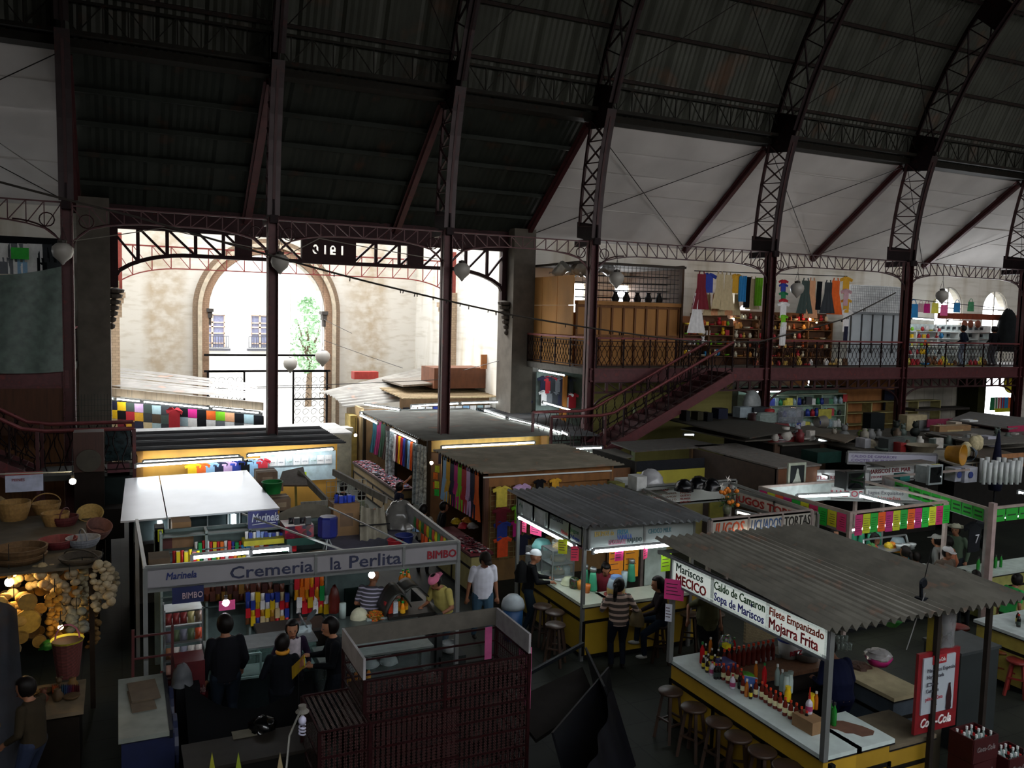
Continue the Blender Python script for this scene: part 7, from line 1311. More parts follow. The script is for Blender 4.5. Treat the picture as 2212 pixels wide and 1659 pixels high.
bulb(P(157,1040,y=15),'glaring warm bulb above the baskets',s=120,col='ffe0b0',r=.05); bulb(P(20,1258,y=13.8),'glaring warm bulb in the craft stall, left',s=200,col='ffcf80',r=.06); bulb(P(34,1245,y=14.2),'smaller warm bulb behind the glaring one',s=60,col='ffc870',r=.03,cord=.2); bulb(P(131,1355,y=13.0),'small warm bulb low in the craft stall',s=60,col='ffe0a0',r=.035,cord=.2)
# hanging bunches: garlands, round straw boxes
def bunch(px,py,y,label,n,r,spread,drop,col,ball=True):
    t=thing('hanging_bunch',label,'bunch',P(px,py,y=y)); 
    b=MB()
    for k in range(n): q=V((U(-1,1)*spread,U(-1,1)*spread*.7,-drop*k/n)); b.ball(q,r*U(.8,1.2),1,1,U(.6,1),8)
    b.build('woven_balls',M(col,.85,0,'plain',sc=30),t,world=False,smooth=True); MB().tube([(0,0,.2),(0,0,-.05)],.006,4).build('string',DARK,t,world=False)
for px,py,y,lb,n,r,s_,d,c in ((150,1240,13.6,'cluster of round woven shell ornaments hanging in the middle',16,.07,.14,.55,'8a7a60'),(178,1232,13.9,'long garland of pale shells right of the middle',30,.05,.07,.8,'8f8468'),(222,1215,13.5,'thick ruffled garland of pale shells at the corner',42,.06,.13,.7,'a8987a'),(240,1225,14.2,'small garland at the far right corner',16,.06,.08,.5,'7f745c'),(118,1280,13.4,'golden garland hanging low in the lamp light',30,.05,.08,.75,'a8741f'),(95,1225,13.8,'bunch of woven balls left of the middle',14,.08,.18,.4,'a08a64'),(200,1300,13.8,'dark gold garland lower right',24,.05,.08,.7,'5f4416'),(165,1320,13.4,'grey tufted bunch below the middle',14,.07,.1,.3,'6a6a60'),(30,1290,13.6,'bunch of straw cones near the left bulb',12,.09,.2,.35,'b08a44'),(60,1235,14.2,'group of small white baskets hanging at the upper left',10,.08,.2,.3,'a09070')): bunch(px,py,y,lb,n,r,s_,d,c)
for i,(px,py,r) in enumerate(((60,1342,.17),(60,1300,.12),(45,1375,.1),(85,1385,.09))): tag(MB().lathe([(.01,-.03),(r,-.03),(r,.03),(.01,.03)],P(px,py,y=13.5),20,R=Matrix.Rotation(PI/2,3,'X')).build('round_fan',M('b08a34' if i==0 else '8a6a2a',.8,0,'plain',sc=20),smooth=False),'round straw fan in the lamp light, %s'%['largest one','above the largest','lower left','lower right'][i],'fan')
for i in range(22): k=random.choice((0,4,2)); nm,ct,me=PT[k]; put(me,nm,'small craft piece on the dim lower shelf of the craft stall','craft',(-2.2+(i%11)*.16,12.0+.3*(i//11),.9),0,M(random.choice(['5a3a14','6a4a1a','3a240e','4a3418','5a2a12']),.7),.8,'small craft pieces on the dim shelf')
for i in range(38):
    px=5+i%9*22+U(-8,8); py=1235+i//9*42+U(-10,10); r=U(.07,.13)
    tag(MB().lathe([(r*.4,-.05),(r*.5,-.06),(r*.55,0),(r,.01),(r,.03),(.01,.02)],P(px,py,y=14.6+U(0,.5)),14,R=Matrix.Rotation(PI/2+U(-.5,.5),3,'X')).build('straw_hat',M(random.choice(['a8782c','8a6224','c09040','6a4a1c','9a8a6a']),.85,0,'plain',sc=20),smooth=False),'small woven straw piece hung on the back wall of the craft stall','straw piece','woven straw pieces on the back wall')
t=thing('striped_basket','tall stack of pink and yellow striped woven baskets hanging low','basket',P(147,1460,y=12.9)); b=MB(); b.lathe([(.14,0),(.17,.25),(.19,.45),(.2,.5)],n=16,m=0); b.build('stack_body',M('7a3a34',.8,0,'stripe',sc=18,amt=.35),t,world=False); MB().lathe([(.2,.5),(.215,.53)],n=16,cap=False).build('yellow_rim',M('a8a02a',.7),t,world=False); MB().tube([(.15*cos(a),0,.53+.2*sin(a)) for a in [PI*k/12 for k in range(13)]],.012,5).build('handle',M('a85a6a',.7),t,world=False)
for i,c in enumerate(('b8521c','7a3a1c','2c4a5a','34507a','5a2a5a','7a1c28','5a1418')): put('long','hanging_fabric','%s striped fabric length hanging below the counter'%['orange','rust','teal','blue','violet','red','dark red'][i],'fabric',P(118+i*8,1480,y=12.2),0,M(c,.85),(.16,1,.5),'fabric lengths below the craft counter')
tag(blob(.1,.12,14,.3).build('green_ornament',M('1f6a1c',.6),world=False,smooth=True),'green tufted ornament hanging in the lamp light','ornament').location=P(103,1400,y=13.2)
drape('grey blue translucent plastic sheet hanging at the left edge',(-1.75,12.4,2.4),(-1.12,11.3,2.4),(-1.9,12.4,0.0),(-.99,11.0,0.0),0,0,M('4a4c54',.5,0,'plain',alpha=.95),'plastic_sheet')
# barrier and unit between basket stall and kiosk
t=thing('glass_cabinet','dark wooden cabinet with a round disc below the left landing','cabinet',(-.5,19.8,0)); a=P(158,935,y=19.8); c_=P(225,1018,y=19.8); MB().box(a.x,19.8,c_.z,c_.x,20.3,a.z).build('wooden_case',M('3a1c12',.6,0,'wood'),t); MB().lathe([(.01,0),(.24,0),(.24,.03),(.01,.03)],P(192,995,y=19.75),20,R=Matrix.Rotation(PI/2,3,'X')).build('round_disc',M('3a342a',.7),t); MB().box(a.x,19.85,0,c_.x,20.3,c_.z).build('lower_case',M('1c1410',.7),t)
fb('tall_mirror_case','narrow glass case with pale reflections left of the yellow kiosk','display case',228,928,282,995,20.8,.4,M('26363a',.15,.2,'plain',sc=12,amt=.8)); fb('maroon_box','maroon printed box on the shelf left of the yellow kiosk','box',232,1002,280,1030,20.6,.3,M('4a1420',.6)); fb('dark_shelving','dark shelving unit below the maroon box','shelf',185,1032,285,1110,20.4,.5,M('101a1a',.6)); fb('lower_shelving','dark wooden lower shelving left of the bright metal roof','shelf',205,1100,268,1165,19.6,.5,M('1a1410',.7))
tag(MB().box(-1.0,21.0,0,-.2,21.1,1.0).build('dark_partition',M('101414',.8)),'low dark partition behind the landing','partition')
# left edge shop under and on the gallery
drape('pale green plastic sheet hanging over the gallery shop at the left edge',(-3.6,22.8,6.7),(-1.2,22.8,6.9),(-3.6,22.8,4.5),(-1.2,22.8,4.4),.15,0,M('5a6a62',.5,0,'plain',amt=.35),'plastic_sheet')
fb('shirt_board','dark shirt wall of the left gallery shop','board',0,512,128,560,24.5,.1,M('14161a',.8)); row('panel','folded_tshirt','t-shirt','in the left gallery shop',['white','grey','white','white','charcoal','black'],P(0,525,y=24.2),P(128,528,y=24.2),0,'t-shirts in the left gallery shop',(.8,1,.9)); row('panel','folded_tshirt','t-shirt','low in the left gallery shop',['grey','white','pale blue','white','black','charcoal'],P(0,556,y=24.2),P(128,558,y=24.2),0,'t-shirts in the left gallery shop, lower',(.8,1,.8))
fb('green_card','bright green price card on the left gallery shop','price card',24,535,62,560,23.9,.02,M('1ab82c',.6)); tag(MB().box(-7,22.9,2.9,-1.2,23,4.0).build('brown_boards',M('4a2a18',.8,0,'wood')),'brown boarding below the left gallery','panel'); tag(MB().box(-6,24.5,0,-1.3,24.6,4.1).build('rear_boards',M('6a4424',.8,0,'wood')),'orange brown boarding deep under the left gallery','panel')
b=MB()
for i in range(12): b.bar((-.95+i*.07,22.4,1.5),(-.95+i*.07,22.4,3.9),.008)
for i in range(18): b.bar((-.95,22.4,1.55+i*.13),(-.15,22.4,1.55+i*.13),.008)
tag(b.build('wire_grid',M('26302c',.5,.3)),'dark wire grid in front of the left pier','grid')
# ================================================================ shirts on the souvenir kiosks
row('panel','folded_tshirt','t-shirt','under the long tube of the large kiosk',['navy','red','black','pale blue','red','dark green','black','lilac','mustard','grey blue','lime green','navy','mustard'],(8.0,21.85,2.22),(11.3,21.85,2.22),0,'t-shirts under the long tube of the large kiosk',(.62,1,.7))
row('long','hanging_tshirt','t-shirt','along the left edge of the large kiosk',['white','maroon','yellow','red','royal blue','charcoal','pale blue','orange','navy','white'],(7.66,24.9,2.3),(7.66,22.6,2.3),-PI/2,'garments along the left edge of the large kiosk',(.55,1,.55)); 
for i,(y,h_) in enumerate(((25.2,1.45),(22.5,1.6),(22.2,1.5))): put('long','printed_banner','white printed shirt column on the large kiosk, %s from the back'%ordn(i),'banner',(7.6,y,2.35),-1.2,M('aab4b8',.8,0,'plain',sc=14,amt=.75),(1.1,1,h_*.72),'white printed columns')
for i,c in enumerate(('1f5a6a','8a1f5a','2a4a3a','3a2a2a','4a3020')): put('dress','hanging_dress','%s garment deep in the left side of the large kiosk'%['teal','magenta','dark green','dark brown','brown'][i],'clothing',(8.0,28.2-.5*i,2.3),-1.2,M(c,.85),.95,'garments deep in the large kiosk')
row('dress','hanging_tshirt','garment','on the left side of the tan kiosk',['pale blue','mustard','navy','magenta','lime green','red','lilac','navy','orange'],(7.3,19.6,2.4),(7.3,17.3,2.4),-PI/2,'garments on the left side of the tan kiosk',.85)
for i,(c,z) in enumerate((('d8e12a',2.2),('f0741c',2.0),('d8e12a',1.8),('e8501c',1.75),('22b83c',1.6))): put('panel','paper_card','neon card near the warm bulb, %s from the top'%ordn(i),'card',(7.25,19.9+.12*(i%2),z),-1.,M(c,.6),.35,'neon cards by the warm bulb')
G=['yellow','lilac','maroon','lime green','royal blue','magenta','bright blue','orange','black','black']
for i,(c,x,z,w_) in enumerate((('d9c24a',7.75,2.2,1),('c9a5d0',8.25,2.22,1),('14151a',8.7,2.3,.7),('d9a32a',9.1,2.3,.7),('7a1a2a',7.75,1.72,1),('79c21d',8.2,1.75,.9),('2b3f9b',7.78,1.4,.95),('c2187a',8.15,1.4,.8),('2b87c4',8.65,1.55,1),('e8501c',7.8,1.05,1),('1b1e3a',8.3,1.05,1),('14151a',8.75,1.1,1))): put('shirt','tshirt','%s t-shirt on the front grid of the tan kiosk, %s in the cluster'%(CN.get(c,{'d9c24a':'mustard yellow','e8501c':'bright orange'}.get(c)),ordn(i)),'t-shirt',(x,17.02,z),0,M(c,.85),.72*w_,'t-shirts on the front grid of the tan kiosk')
b=MB()
for i in range(14): b.bar((7.5+i*.12,17.07,.5),(7.5+i*.12,17.07,2.2),.01)
for i in range(14): b.bar((7.5,17.07,.55+i*.12),(9.1,17.07,.55+i*.12),.01)
tag(b.build('wire_grid',M('9a8a5a',.5,.3)),'tan wire grid carrying t-shirts on the front of the tan kiosk','grid')
t=counter('goods_table','table with red edge heaped with bracelets in front of the tan kiosk',6.75,16.3,7.2,18.6,.95,M('6a1c24',.7),M('9a8f5a',.7)); 
t=counter('goods_table','table heaped with dark small goods beside the large kiosk',7.2,23.2,7.7,28.0,.95,M('3a1c20',.7),M('6a5a3a',.7))
o=MB()
for i in range(420): x,y=U(6.78,7.18),U(16.35,17.6); a=U(0,PI); o.box(x-.05,y-.012,.96,x+.05,y+.012,.985,i%5,rz=a)
tag(o.build('bracelet_heap',[M(c,.6) for c in ('b02a3a','e0d8d8','1a1a1e','c85a6a','7a2a3a')]),'countless small bracelets heaped on the red edged table','bracelets')['kind']='stuff'
o=MB()
for i in range(600): x,y=U(7.22,7.68),U(23.3,27.9); a=U(0,PI); o.box(x-.06,y-.02,.96,x+.06,y+.02,.99,i%5,rz=a)
tag(o.build('trinket_heap',[M(c,.6) for c in ('7a2a3a','a8a0a8','1a1a1e','5a6a8a','b04a5a')]),'countless small trinkets heaped on the table by the large kiosk','trinkets')['kind']='stuff'
for i,(px,py,c,lb) in enumerate(((985,1130,'c8a81c','yellow'),(1008,1128,'d8861c','orange'),(1000,1140,'b02030','red'),(1030,1125,'1a1a1c','black'),(1020,1140,'a8a0a0','white'))): o=blob(.12,.14,12,.3).build('toy_heap',M(c,.6,0,'plain',sc=20),world=False,smooth=True); o.location=P(px,py,z=.98); tag(o,lb+' tufted toy bundle on the red edged table','toy')
bulb(P(768,940,y=26.0),'star-bright warm bulb at the back left of the large kiosk',s=150); bulb(P(932,1000,y=20.6),'star-bright warm bulb between the two souvenir kiosks',s=170)
tag(MB().box(7.9,20.6,0,8.4,21.2,1.9).build('brown_cabinet',M('5a3a20',.7,0,'wood')),'brown wooden cabinet behind the warm bulb between kiosks','cabinet')
t=thing('white_cupboard','white ornate cupboard against the right jamb of the arch','cupboard',P(742,1000,y=30)); t.location=(7.2,29.6,0); MB().box(6.9,29.5,0,7.5,30,1.75).build('body',M('c8c4b0',.6),t); MB().box(6.85,29.45,1.75,7.55,30.05,1.9).build('cornice',M('d8d4c4',.6),t); MB().box(7.5,29.7,0,7.75,30.5,2.3).build('yellow_side',M('b8a05a',.7),t)
# cart with timber arms, between yellow kiosk and dairy stall
t=thing('folding_canopy','collapsed stall frame with pale plank arms and dark board','frame',(3.5,17.5,0)); b=MB(); b.bar(P(645,1020,z=2.5),P(706,1082,z=2.1),.05,.14); b.bar(P(720,1020,z=2.5),P(835,1080,z=2.3),.05,.14); b.bar(P(730,1018,z=2.5),P(850,1082,z=2.3),.03); b.bar(P(650,1090,z=2.15),P(722,1085,z=2.2),.05,.1); b.build('plank_arm',M('7f7a70',.7,0,'wood'),t); MB().bar(P(638,1025,z=2.4),P(640,1100,z=1.8),.05).build('yellow_leg',M('8a7a3a',.7),t); MB().poly([P(600,1048,z=2.4),P(610,1018,z=2.5),P(655,1008,z=2.5),P(665,1048,z=2.4)],.03).build('brown_board',M('4a3c30',.8,0,'wood'),t); MB().box(2.9,17.0,.6,3.9,17.1,2.0).build('dark_front',M('14100e',.8),t)
t=thing('wire_cage','white wire grid panels between the plank arms','grid',(4.0,17,0)); b=MB(); a=P(705,1040,y=17.8); c_=P(790,1105,y=17.8)
for i in range(10): b.bar((a.x+(c_.x-a.x)*i/9,17.8,c_.z),(a.x+(c_.x-a.x)*i/9,17.8,a.z),.01)
for i in range(7): b.bar((a.x,17.8,c_.z+(a.z-c_.z)*i/6),(c_.x,17.8,c_.z+(a.z-c_.z)*i/6),.01)
b.build('wires',M('8f9088',.5,.3),t); MB().box(a.x,17.9,0,c_.x,17.95,1.9).build('green_back',M('6a7058',.8),t)
# ================================================================ people
SKIN=M('8a5a40',.6,0,'plain',sc=8,amt=.1); SKIN2=M('a06c4e',.6,0,'plain',sc=8,amt=.1); HAIRM=M('120d0b',.5,0,'plain')
def ik(a,b,l1,l2,pole):
    a,b=V(a),V(b); d=b-a; L_=min(d.length,(l1+l2)*.995); d=d.normalized() if d.length>1e-4 else V((0,0,-1)); b=a+d*L_
    x=(l1*l1-l2*l2+L_*L_)/(2*L_); h=math.sqrt(max(l1*l1-x*x,0)); p=V(pole); p=(p-d*p.dot(d)); p=p.normalized() if p.length>1e-4 else V((0,1,0)); return a+d*x+p*h,b
def remeshed(b,name,mat,parent,vx,sm=3):
    o=b.build(name,mat,None,world=False); r=o.modifiers.new('r','REMESH'); r.mode='VOXEL'; r.voxel_size=vx; r.use_smooth_shade=True
    q=o.modifiers.new('s','SMOOTH'); q.iterations=sm; q.factor=.5
    dg=bpy.context.evaluated_depsgraph_get(); me=bpy.data.meshes.new_from_object(o.evaluated_get(dg)); me.name=name; bpy.data.objects.remove(o)
    n=bpy.data.objects.new(name,me); COL.objects.link(n); n.parent=parent
    if not me.materials: me.materials.append(mat)
    return n
def seg(b,p,q,r0,r1,n=10):
    p,q=V(p),V(q); b.tube([p,p.lerp(q,.5),q],[r0,(r0+r1)/2,r1],n); b.ball(p,r0,n=n); b.ball(q,r1,n=n)
def person(label,pos,rz,H=1.65,lean=.05,hip=None,hands=None,feet=None,head=(0,0),shirt='e8e6e6',sleeve='short',pants='22304a',hair='short',skin=None,hat=None,vx=.014,build=1.,fingers=True,shoes='1a1614',skirt=False,stripes=None,group=None,upper=False,elbow=(0,-.6,-.5)):
    t=thing('person',label,'person',pos,rz,group); sk=skin or SKIN; s=H/1.7; k=build
    hz=(hip if hip else .9*s); hp=V((0,0,hz)); ax=V((0,sin(lean),cos(lean)))
    ch=hp+ax*.32*s; nk=hp+ax*.53*s; sh=hp+ax*.47*s
    hy,hpch=head; hc=nk+V((0,.02*s+.05*sin(lean+hpch)*1.5,.0))+V((0,sin(lean*.6+hpch),cos(lean*.6+hpch)))*.13*s
    Rh=Matrix.Rotation(hy,3,'Z')@Matrix.Rotation(-(hpch+lean*.4),3,'X')
    def hd(v): return hc+Rh@(V(v)*s*1.1)
    SL=[sh+V((sx*.175*s*(.92+.08*k),0,-.01)) for sx in (-1,1)]; HJ=[hp+V((sx*.09*s,0,-.02)) for sx in (-1,1)]
    hands=hands or [(-.24,.04,hz-.03),(.24,.04,hz-.03)]; feet=feet or [(-.1,.02,.07),(.1,.02,.07)]
    arms=[]; 
    for i,sx in enumerate((-1,1)): e,w=ik(SL[i],hands[i],.28*s,.25*s,(sx*.35+elbow[0],elbow[1],elbow[2])); arms.append((SL[i],e,w))
    legs=[]
    for i,sx in enumerate((-1,1)): kn,an=ik(HJ[i],feet[i],.42*s,.42*s,(sx*.12,1,0)); legs.append((HJ[i],kn,an))
    b=MB()
    # head: skull, jaw, nose, brow, ears, neck
    n0=len(b.v); b.ball((0,0,.015),.098,.8,1.0,1.12,16); b.ball((0,.03,-.055),.062,.85,1.,1.0,12); b.ball((0,.1,-.012),.014,1,1.,1.7,8); b.ball((0,.09,-.06),.018,1.3,.6,.7,8); b.ball((0,.08,.02),.03,1.6,.6,.5,8)
    for sx in (-1,1): b.ball((sx*.08,-.005,-.01),.022,.45,1,1.4,8)
    for i in range(n0,len(b.v)): b.v[i]=hc+Rh@(b.v[i]*s*1.1)
    seg(b,nk-ax*.06,hc-V((0,.01,.06)),.06*s,.056*s)
    # torso
    def torso(b,e,bot=-.02):
        n=14; rows=[(bot,.155,.11),(.06,.15,.108),(.16,.138*k,.1*k),(.28,.158,.112),(.40,.17,.105),(.48,.135,.08),(.52,.075,.06)]
        rows=[(z,a*(k if z<.3 else (1+k)/2),c*(k if z<.3 else (1+k)/2)) for z,a,c in rows]; vs=[]; fs=[]
        for z,a,c in rows:
            for j in range(n): q=2*PI*j/n; vs.append(hp+ax*z*s+V(((a*s+e)*cos(q),(c*s+e)*sin(q)*cos(lean),-(c*s)*sin(q)*sin(lean))))
        m=len(rows)
        for i in range(m-1):
            for j in range(n): fs.append((i*n+j,i*n+(j+1)%n,(i+1)*n+(j+1)%n,(i+1)*n+j))
        fs+= [tuple(range(n))[::-1],tuple((m-1)*n+j for j in range(n))]; b.add(vs,fs)
    torso(b,-.01,-.08)
    for a,e,w in arms: seg(b,a,e,.05*s*k,.04*s); seg(b,e,w,.04*s,.027*s)
    for a,kn,an in legs: seg(b,a,kn,.082*s*k,.056*s); seg(b,kn,an,.054*s,.036*s)
    for i,(a,e,w) in enumerate(arms):
        d=(w-e).normalized(); sx=-1 if i==0 else 1; side=d.cross(V((0,1,0)) if abs(d.y)<.8 else V((0,0,1))).normalized(); up=side.cross(d)
        b.ball(w+d*.045*s,.04*s,.9,.9,.9,8); seg(b,w,w+d*.07*s,.026*s,.034*s,8)
        if fingers:
            for f,(o_,ln,cl) in enumerate(((-.027,.07,.3),(-.009,.08,.35),(.009,.075,.4),(.027,.06,.5))):
                p=w+d*.075*s+side*o_*s; q=p+(d*cos(cl)+up*-sin(cl))*ln*.5*s; r=q+(d*cos(cl*2.4)-up*sin(cl*2.4))*ln*.5*s; seg(b,p,q,.0105*s,.010*s,6); seg(b,q,r,.010*s,.0085*s,6)
            p=w+d*.02*s-side*sx*.02*s; q=p+(d*.7-side*sx*.8).normalized()*.045*s; seg(b,p,q,.013*s,.011*s,6); seg(b,q,q+d*.03*s,.011*s,.009*s,6)
    remeshed(b,'body',sk,t,vx)
    e=MB()
    for sx in (-1,1): e.ball(hd((sx*.032,.086,.008)),.011*s,n=8)
    e.build('eyes',M('0c0808',.3),t,world=False,smooth=True); e=MB().box(-.024,-.004,-.004,.024,.004,.004); e.v=[hd(q+V((0,.1,-.06))) for q in e.v]; e.build('lips',M('6a2c28',.5),t,world=False)
    # clothes
    c=MB(); torso(c,.012*s,-.06 if not skirt else .02); ws=.28 if sleeve=='short' else .97
    for a,el,w in arms:
        if sleeve=='short': seg(c,a,a.lerp(el,.75),.062*s*k,.054*s)
        elif sleeve=='long': seg(c,a,el,.06*s*k,.051*s); seg(c,el,el.lerp(w,.93),.051*s,.038*s)
        else: seg(c,a,a.lerp(el,.3),.058*s*k,.055*s)
    c.lathe([(.07*s,0),(.062*s,.03*s)],tuple(nk-ax*.045),10)
    cm=M(shirt,.85,0,'plain',sc=10,amt=.12) if not stripes else M(shirt,.85,0,'stripe',sc=stripes[0],amt=stripes[1])
    remeshed(c,'shirt' if sleeve!='long' else 'jacket',cm,t,vx)
    if not upper:
        c=MB()
        for a,kn,an in legs: seg(c,a,kn,.1*s*k,.068*s); seg(c,kn,kn.lerp(an,.93),.066*s,.052*s)
        c.ball(hp-V((0,0,.01)),.15*s*k,1.08,.8,.8); remeshed(c,'trousers',M(pants,.85,0,'plain',sc=10,amt=.15),t,vx)
        for a,kn,an in legs: c=MB(); c.ball(an+V((0,.05,-.035))*s,.05*s,.85,2.3,.75,10); c.ball(an,.045*s,n=8); c.build('shoe',M(shoes,.6),t,world=False,smooth=True)
    # hair
    if hair:
        h=MB(); n=18; m_=12; R0=.108; vs=[]; 
        for i in range(m_+1):
            for j in range(n): a=PI*i/m_; q=2*PI*j/n; vs.append((R0*.84*sin(a)*cos(q),R0*1.03*sin(a)*sin(q)-.008,R0*1.12*cos(a)+.018))
        fs=[]
        for i in range(m_):
            for j in range(n):
                ii=(i*n+j,i*n+(j+1)%n,(i+1)*n+(j+1)%n,(i+1)*n+j); cx=sum((V(vs[q]) for q in ii),V())/4
                if cx.z>.065-.0*cx.y or (cx.y<.02 and cx.z>-.06) or (cx.y<-.04 and cx.z>(-.085)): fs.append(ii)
        h.add([hd(q) for q in vs],fs)
        if hair=='long': seg(h,hd((0,-.06,.02)),hd((0,-.085,-.14)),.085*s,.075*s); seg(h,hd((0,-.085,-.14)),hd((0,-.09,-.3)),.075*s,.05*s)
        if hair=='pony': h.ball(hd((0,-.11,.03)),.035*s); seg(h,hd((0,-.12,.02)),hd((0,-.14,-.16)),.04*s,.03*s); seg(h,hd((0,-.14,-.16)),hd((0,-.12,-.34)),.03*s,.012*s)
        if hair=='bun': h.ball(hd((0,-.1,.06)),.045*s)
        h.build('hair',HAIRM if hair!='grey' else M('6a6a6a',.6),t,world=False,smooth=True,solid=.012)
    if hat:
        kind,colr,back=hat; h=MB(); n=18; vs=[]; sg_=-1 if back else 1
        for i in range(6):
            a=PI/2*i/5.6
            for j in range(n): q=2*PI*j/n; vs.append(hd((.094*cos(q)*cos(a*.95),.115*sin(q)*cos(a*.95)-.004,.045+.095*sin(a))))
        h.add(vs,[(i*n+j,i*n+(j+1)%n,(i+1)*n+(j+1)%n,(i+1)*n+j) for i in range(5) for j in range(n)]+[tuple(5*n+j for j in range(n))])
        if kind=='cap': h.poly([hd((x,sg_*y,z)) for x,y,z in ((-.07,.08,.05),(-.06,.16,.035),(0,.19,.03),(.06,.16,.035),(.07,.08,.05))],.008,Rh@V((0,0,1)))
        if kind=='brim': h.lathe([(.08*s,0),(.15*s,.0),(.19*s,.03*s),(.19*s,.035*s),(.15*s,.01*s)],tuple(hd((0,0,.05))),20,cap=False)
        h.build('hat',M(colr,.8,0,'plain',sc=12,amt=.1),t,world=False,smooth=True)
    return t
def gp(px,py,z=0,zt=0):
    p=P(px,py,z=z); return (p.x,p.y,zt)
def look(dx,dy): return math.atan2(-dx,dy)   # facing direction (dx,dy) in the plan
TOCAM=lambda p:look(-p[0],-p[1])
# walker in white polo
p=gp(1040,1388); person('man in white polo shirt, jeans and dark cap walking down the aisle',p,look(-.15,-1),1.74,.06,feet=[(-.09,.16,.07),(.1,-.22,.1)],hands=[(-.27,.05,.82),(.29,-.02,.85)],head=(.1,.35),shirt='c9cad6',pants='2c4a5e',hair='short',hat=('cap','1c1612',False),vx=.012,build=1.15,elbow=(0,-.6,-.3))
p=(5.05,13.35,0); t=person('man in pale yellow shirt and pink cap working at the grill cart',p,look(-.9,-.5),1.66,.25,hands=[(-.25,.38,1.02),(.16,.42,1.05)],head=(0,.45),shirt='a89a52',pants='20303a',hat=('cap','c86a88',True),vx=.013,build=1.1)
p=(3.85,13.75,0); person('man in white shirt with dark stripes at the dairy counter, seen from behind',p,look(.55,.8),1.62,.1,hands=[(-.2,.2,.95),(.35,.42,1.05)],head=(-.3,.4),shirt='a9a4b8',pants='1c2030',hair=None,hat=None,stripes=(5.,.22),vx=.013,build=1.15,upper=False)
bpy.data.objects[0:0]
# customers in front of the dairy stall
p=gp(522,1512); person('tall man in black sweater and jeans at the dairy stall, seen from behind',(1.3,11.95,0),look(-.05,1),1.78,.02,hands=[(-.27,.1,.85),(.25,.15,.95)],shirt='0c0c12',sleeve='long',pants='141c26',head=(.3,.1),vx=.012,build=1.15)
person('woman with white scarf and dark purple cardigan facing the viewer',(2.2,12.0,0),look(.1,-1),1.6,.03,hands=[(-.2,.2,1.0),(.2,.18,1.0)],shirt='281c30',sleeve='long',pants='14141c',hair='long',skin=SKIN2,head=(-.2,.05),vx=.012)
t=bpy.data.objects[len(bpy.data.objects)-1] if 0 else None
b=MB(); b.grid(lambda u,v:(-.1+.2*u,.125+.04*sin(PI*u)-.0*v,1.36-.3*v+.01*sin(u*20)),10,6); sc_=b.build('scarf',M('b8aeb4',.85,0,'plain',sc=15),None,world=False,smooth=True,solid=.01); tag(sc_,'white ruffled scarf worn by the woman in purple','scarf'); sc_.location=(2.2,12.0,0); sc_.rotation_euler=(0,0,look(.1,-1))
person('person in black jacket with orange collar, seen from behind',(1.98,11.45,0),look(.25,1),1.58,.05,hands=[(-.2,.2,1.0),(.2,.22,1.0)],shirt='0b0d14',sleeve='long',pants='10141c',head=(-.5,.1),vx=.012,build=1.1)
cl=MB().lathe([(.085,0),(.095,.03),(.075,.05)],(1.99,11.47,1.33),14,cap=False); tag(cl.build('orange_collar',M('c8861c',.7),smooth=True,solid=.01),'orange collar around the neck of the person in black','collar')
person('man in black jacket in profile facing left beside the mesh cage',(2.75,11.55,0),look(-1,.1),1.72,.08,hands=[(-.15,.33,1.1),(.12,.36,1.15)],shirt='0a0c12',sleeve='long',pants='0c1018',head=(.1,.1),skin=SKIN2,vx=.012,build=1.1)
# juice bar
person('man in black jacket with white cap worn backwards standing at the juice bar',(6.98,14.05,0),look(.85,-.25),1.62,.16,hands=[(-.05,.42,1.05),(.32,.36,1.08)],feet=[(-.1,.1,.07),(.12,-.1,.07)],head=(-.1,.05),shirt='08090c',sleeve='long',pants='14202a',hat=('cap','c4c8cc',True),hair=None,vx=.012)
tag(blob(.14,.4,14,.12).build('backpack',M('0a0a0c',.8),world=False,smooth=True),'black backpack on the man with the white cap','backpack').location=(6.86,14.08,1.02)
person('woman in cream and brown striped sweater at the juice bar, seen from behind',(7.72,12.0,0),look(.35,1),1.57,.06,hands=[(-.22,.25,1.1),(.28,.1,1.0)],shirt='b0988a',sleeve='long',pants='0e1420',hair='pony',head=(-.7,0),stripes=(3.2,.35),vx=.012,build=1.15)
tag(blob(.13,.3,14,.1).build('shoulder_bag',M('5a4a28',.7),world=False,smooth=True),'tan shoulder bag at the side of the woman in the striped sweater','bag').location=(8.1,12.02,.72)
person('woman in dark brown shirt sitting on a stool at the juice bar, facing left',(8.62,12.0,0),look(-.8,.4),1.62,.12,hip=.76,hands=[(-.1,.35,.85),(.15,.35,.85)],feet=[(-.06,.3,.12),(.14,.42,.3)],shirt='1c1416',sleeve='long',pants='101a26',hair='long',head=(.1,.05),shoes='8a8a86',vx=.012); stool('bar stool under the seated woman in dark brown',(8.62,11.98,0),None,.68,'2c2018')
person('woman in red top and blue apron strings behind the juice bar',(8.25,13.35,0),look(-.5,-.9),1.5,.15,hands=[(-.15,.3,1.05),(.25,.32,1.05)],shirt='6a1020',pants='1a1a20',hair='bun',head=(.2,.4),vx=.014)
person('woman in olive green top walking behind the seafood stall',(9.05,11.3,0),look(-.2,-1),1.58,.02,hands=[(-.25,.0,.85),(.34,-.05,.95)],shirt='4a4a2c',pants='101010',hair='short',head=(-.5,.1),vx=.012,build=1.25)
person('cook in dark blue hooded top bending over the counter inside the seafood stall',(9.05,8.35,0),look(.2,1),1.62,.35,hands=[(-.2,.35,.98),(.2,.35,.98)],shirt='0e1430',sleeve='long',pants='0e1430',hair='short',head=(0,.5),vx=.012,build=1.25)
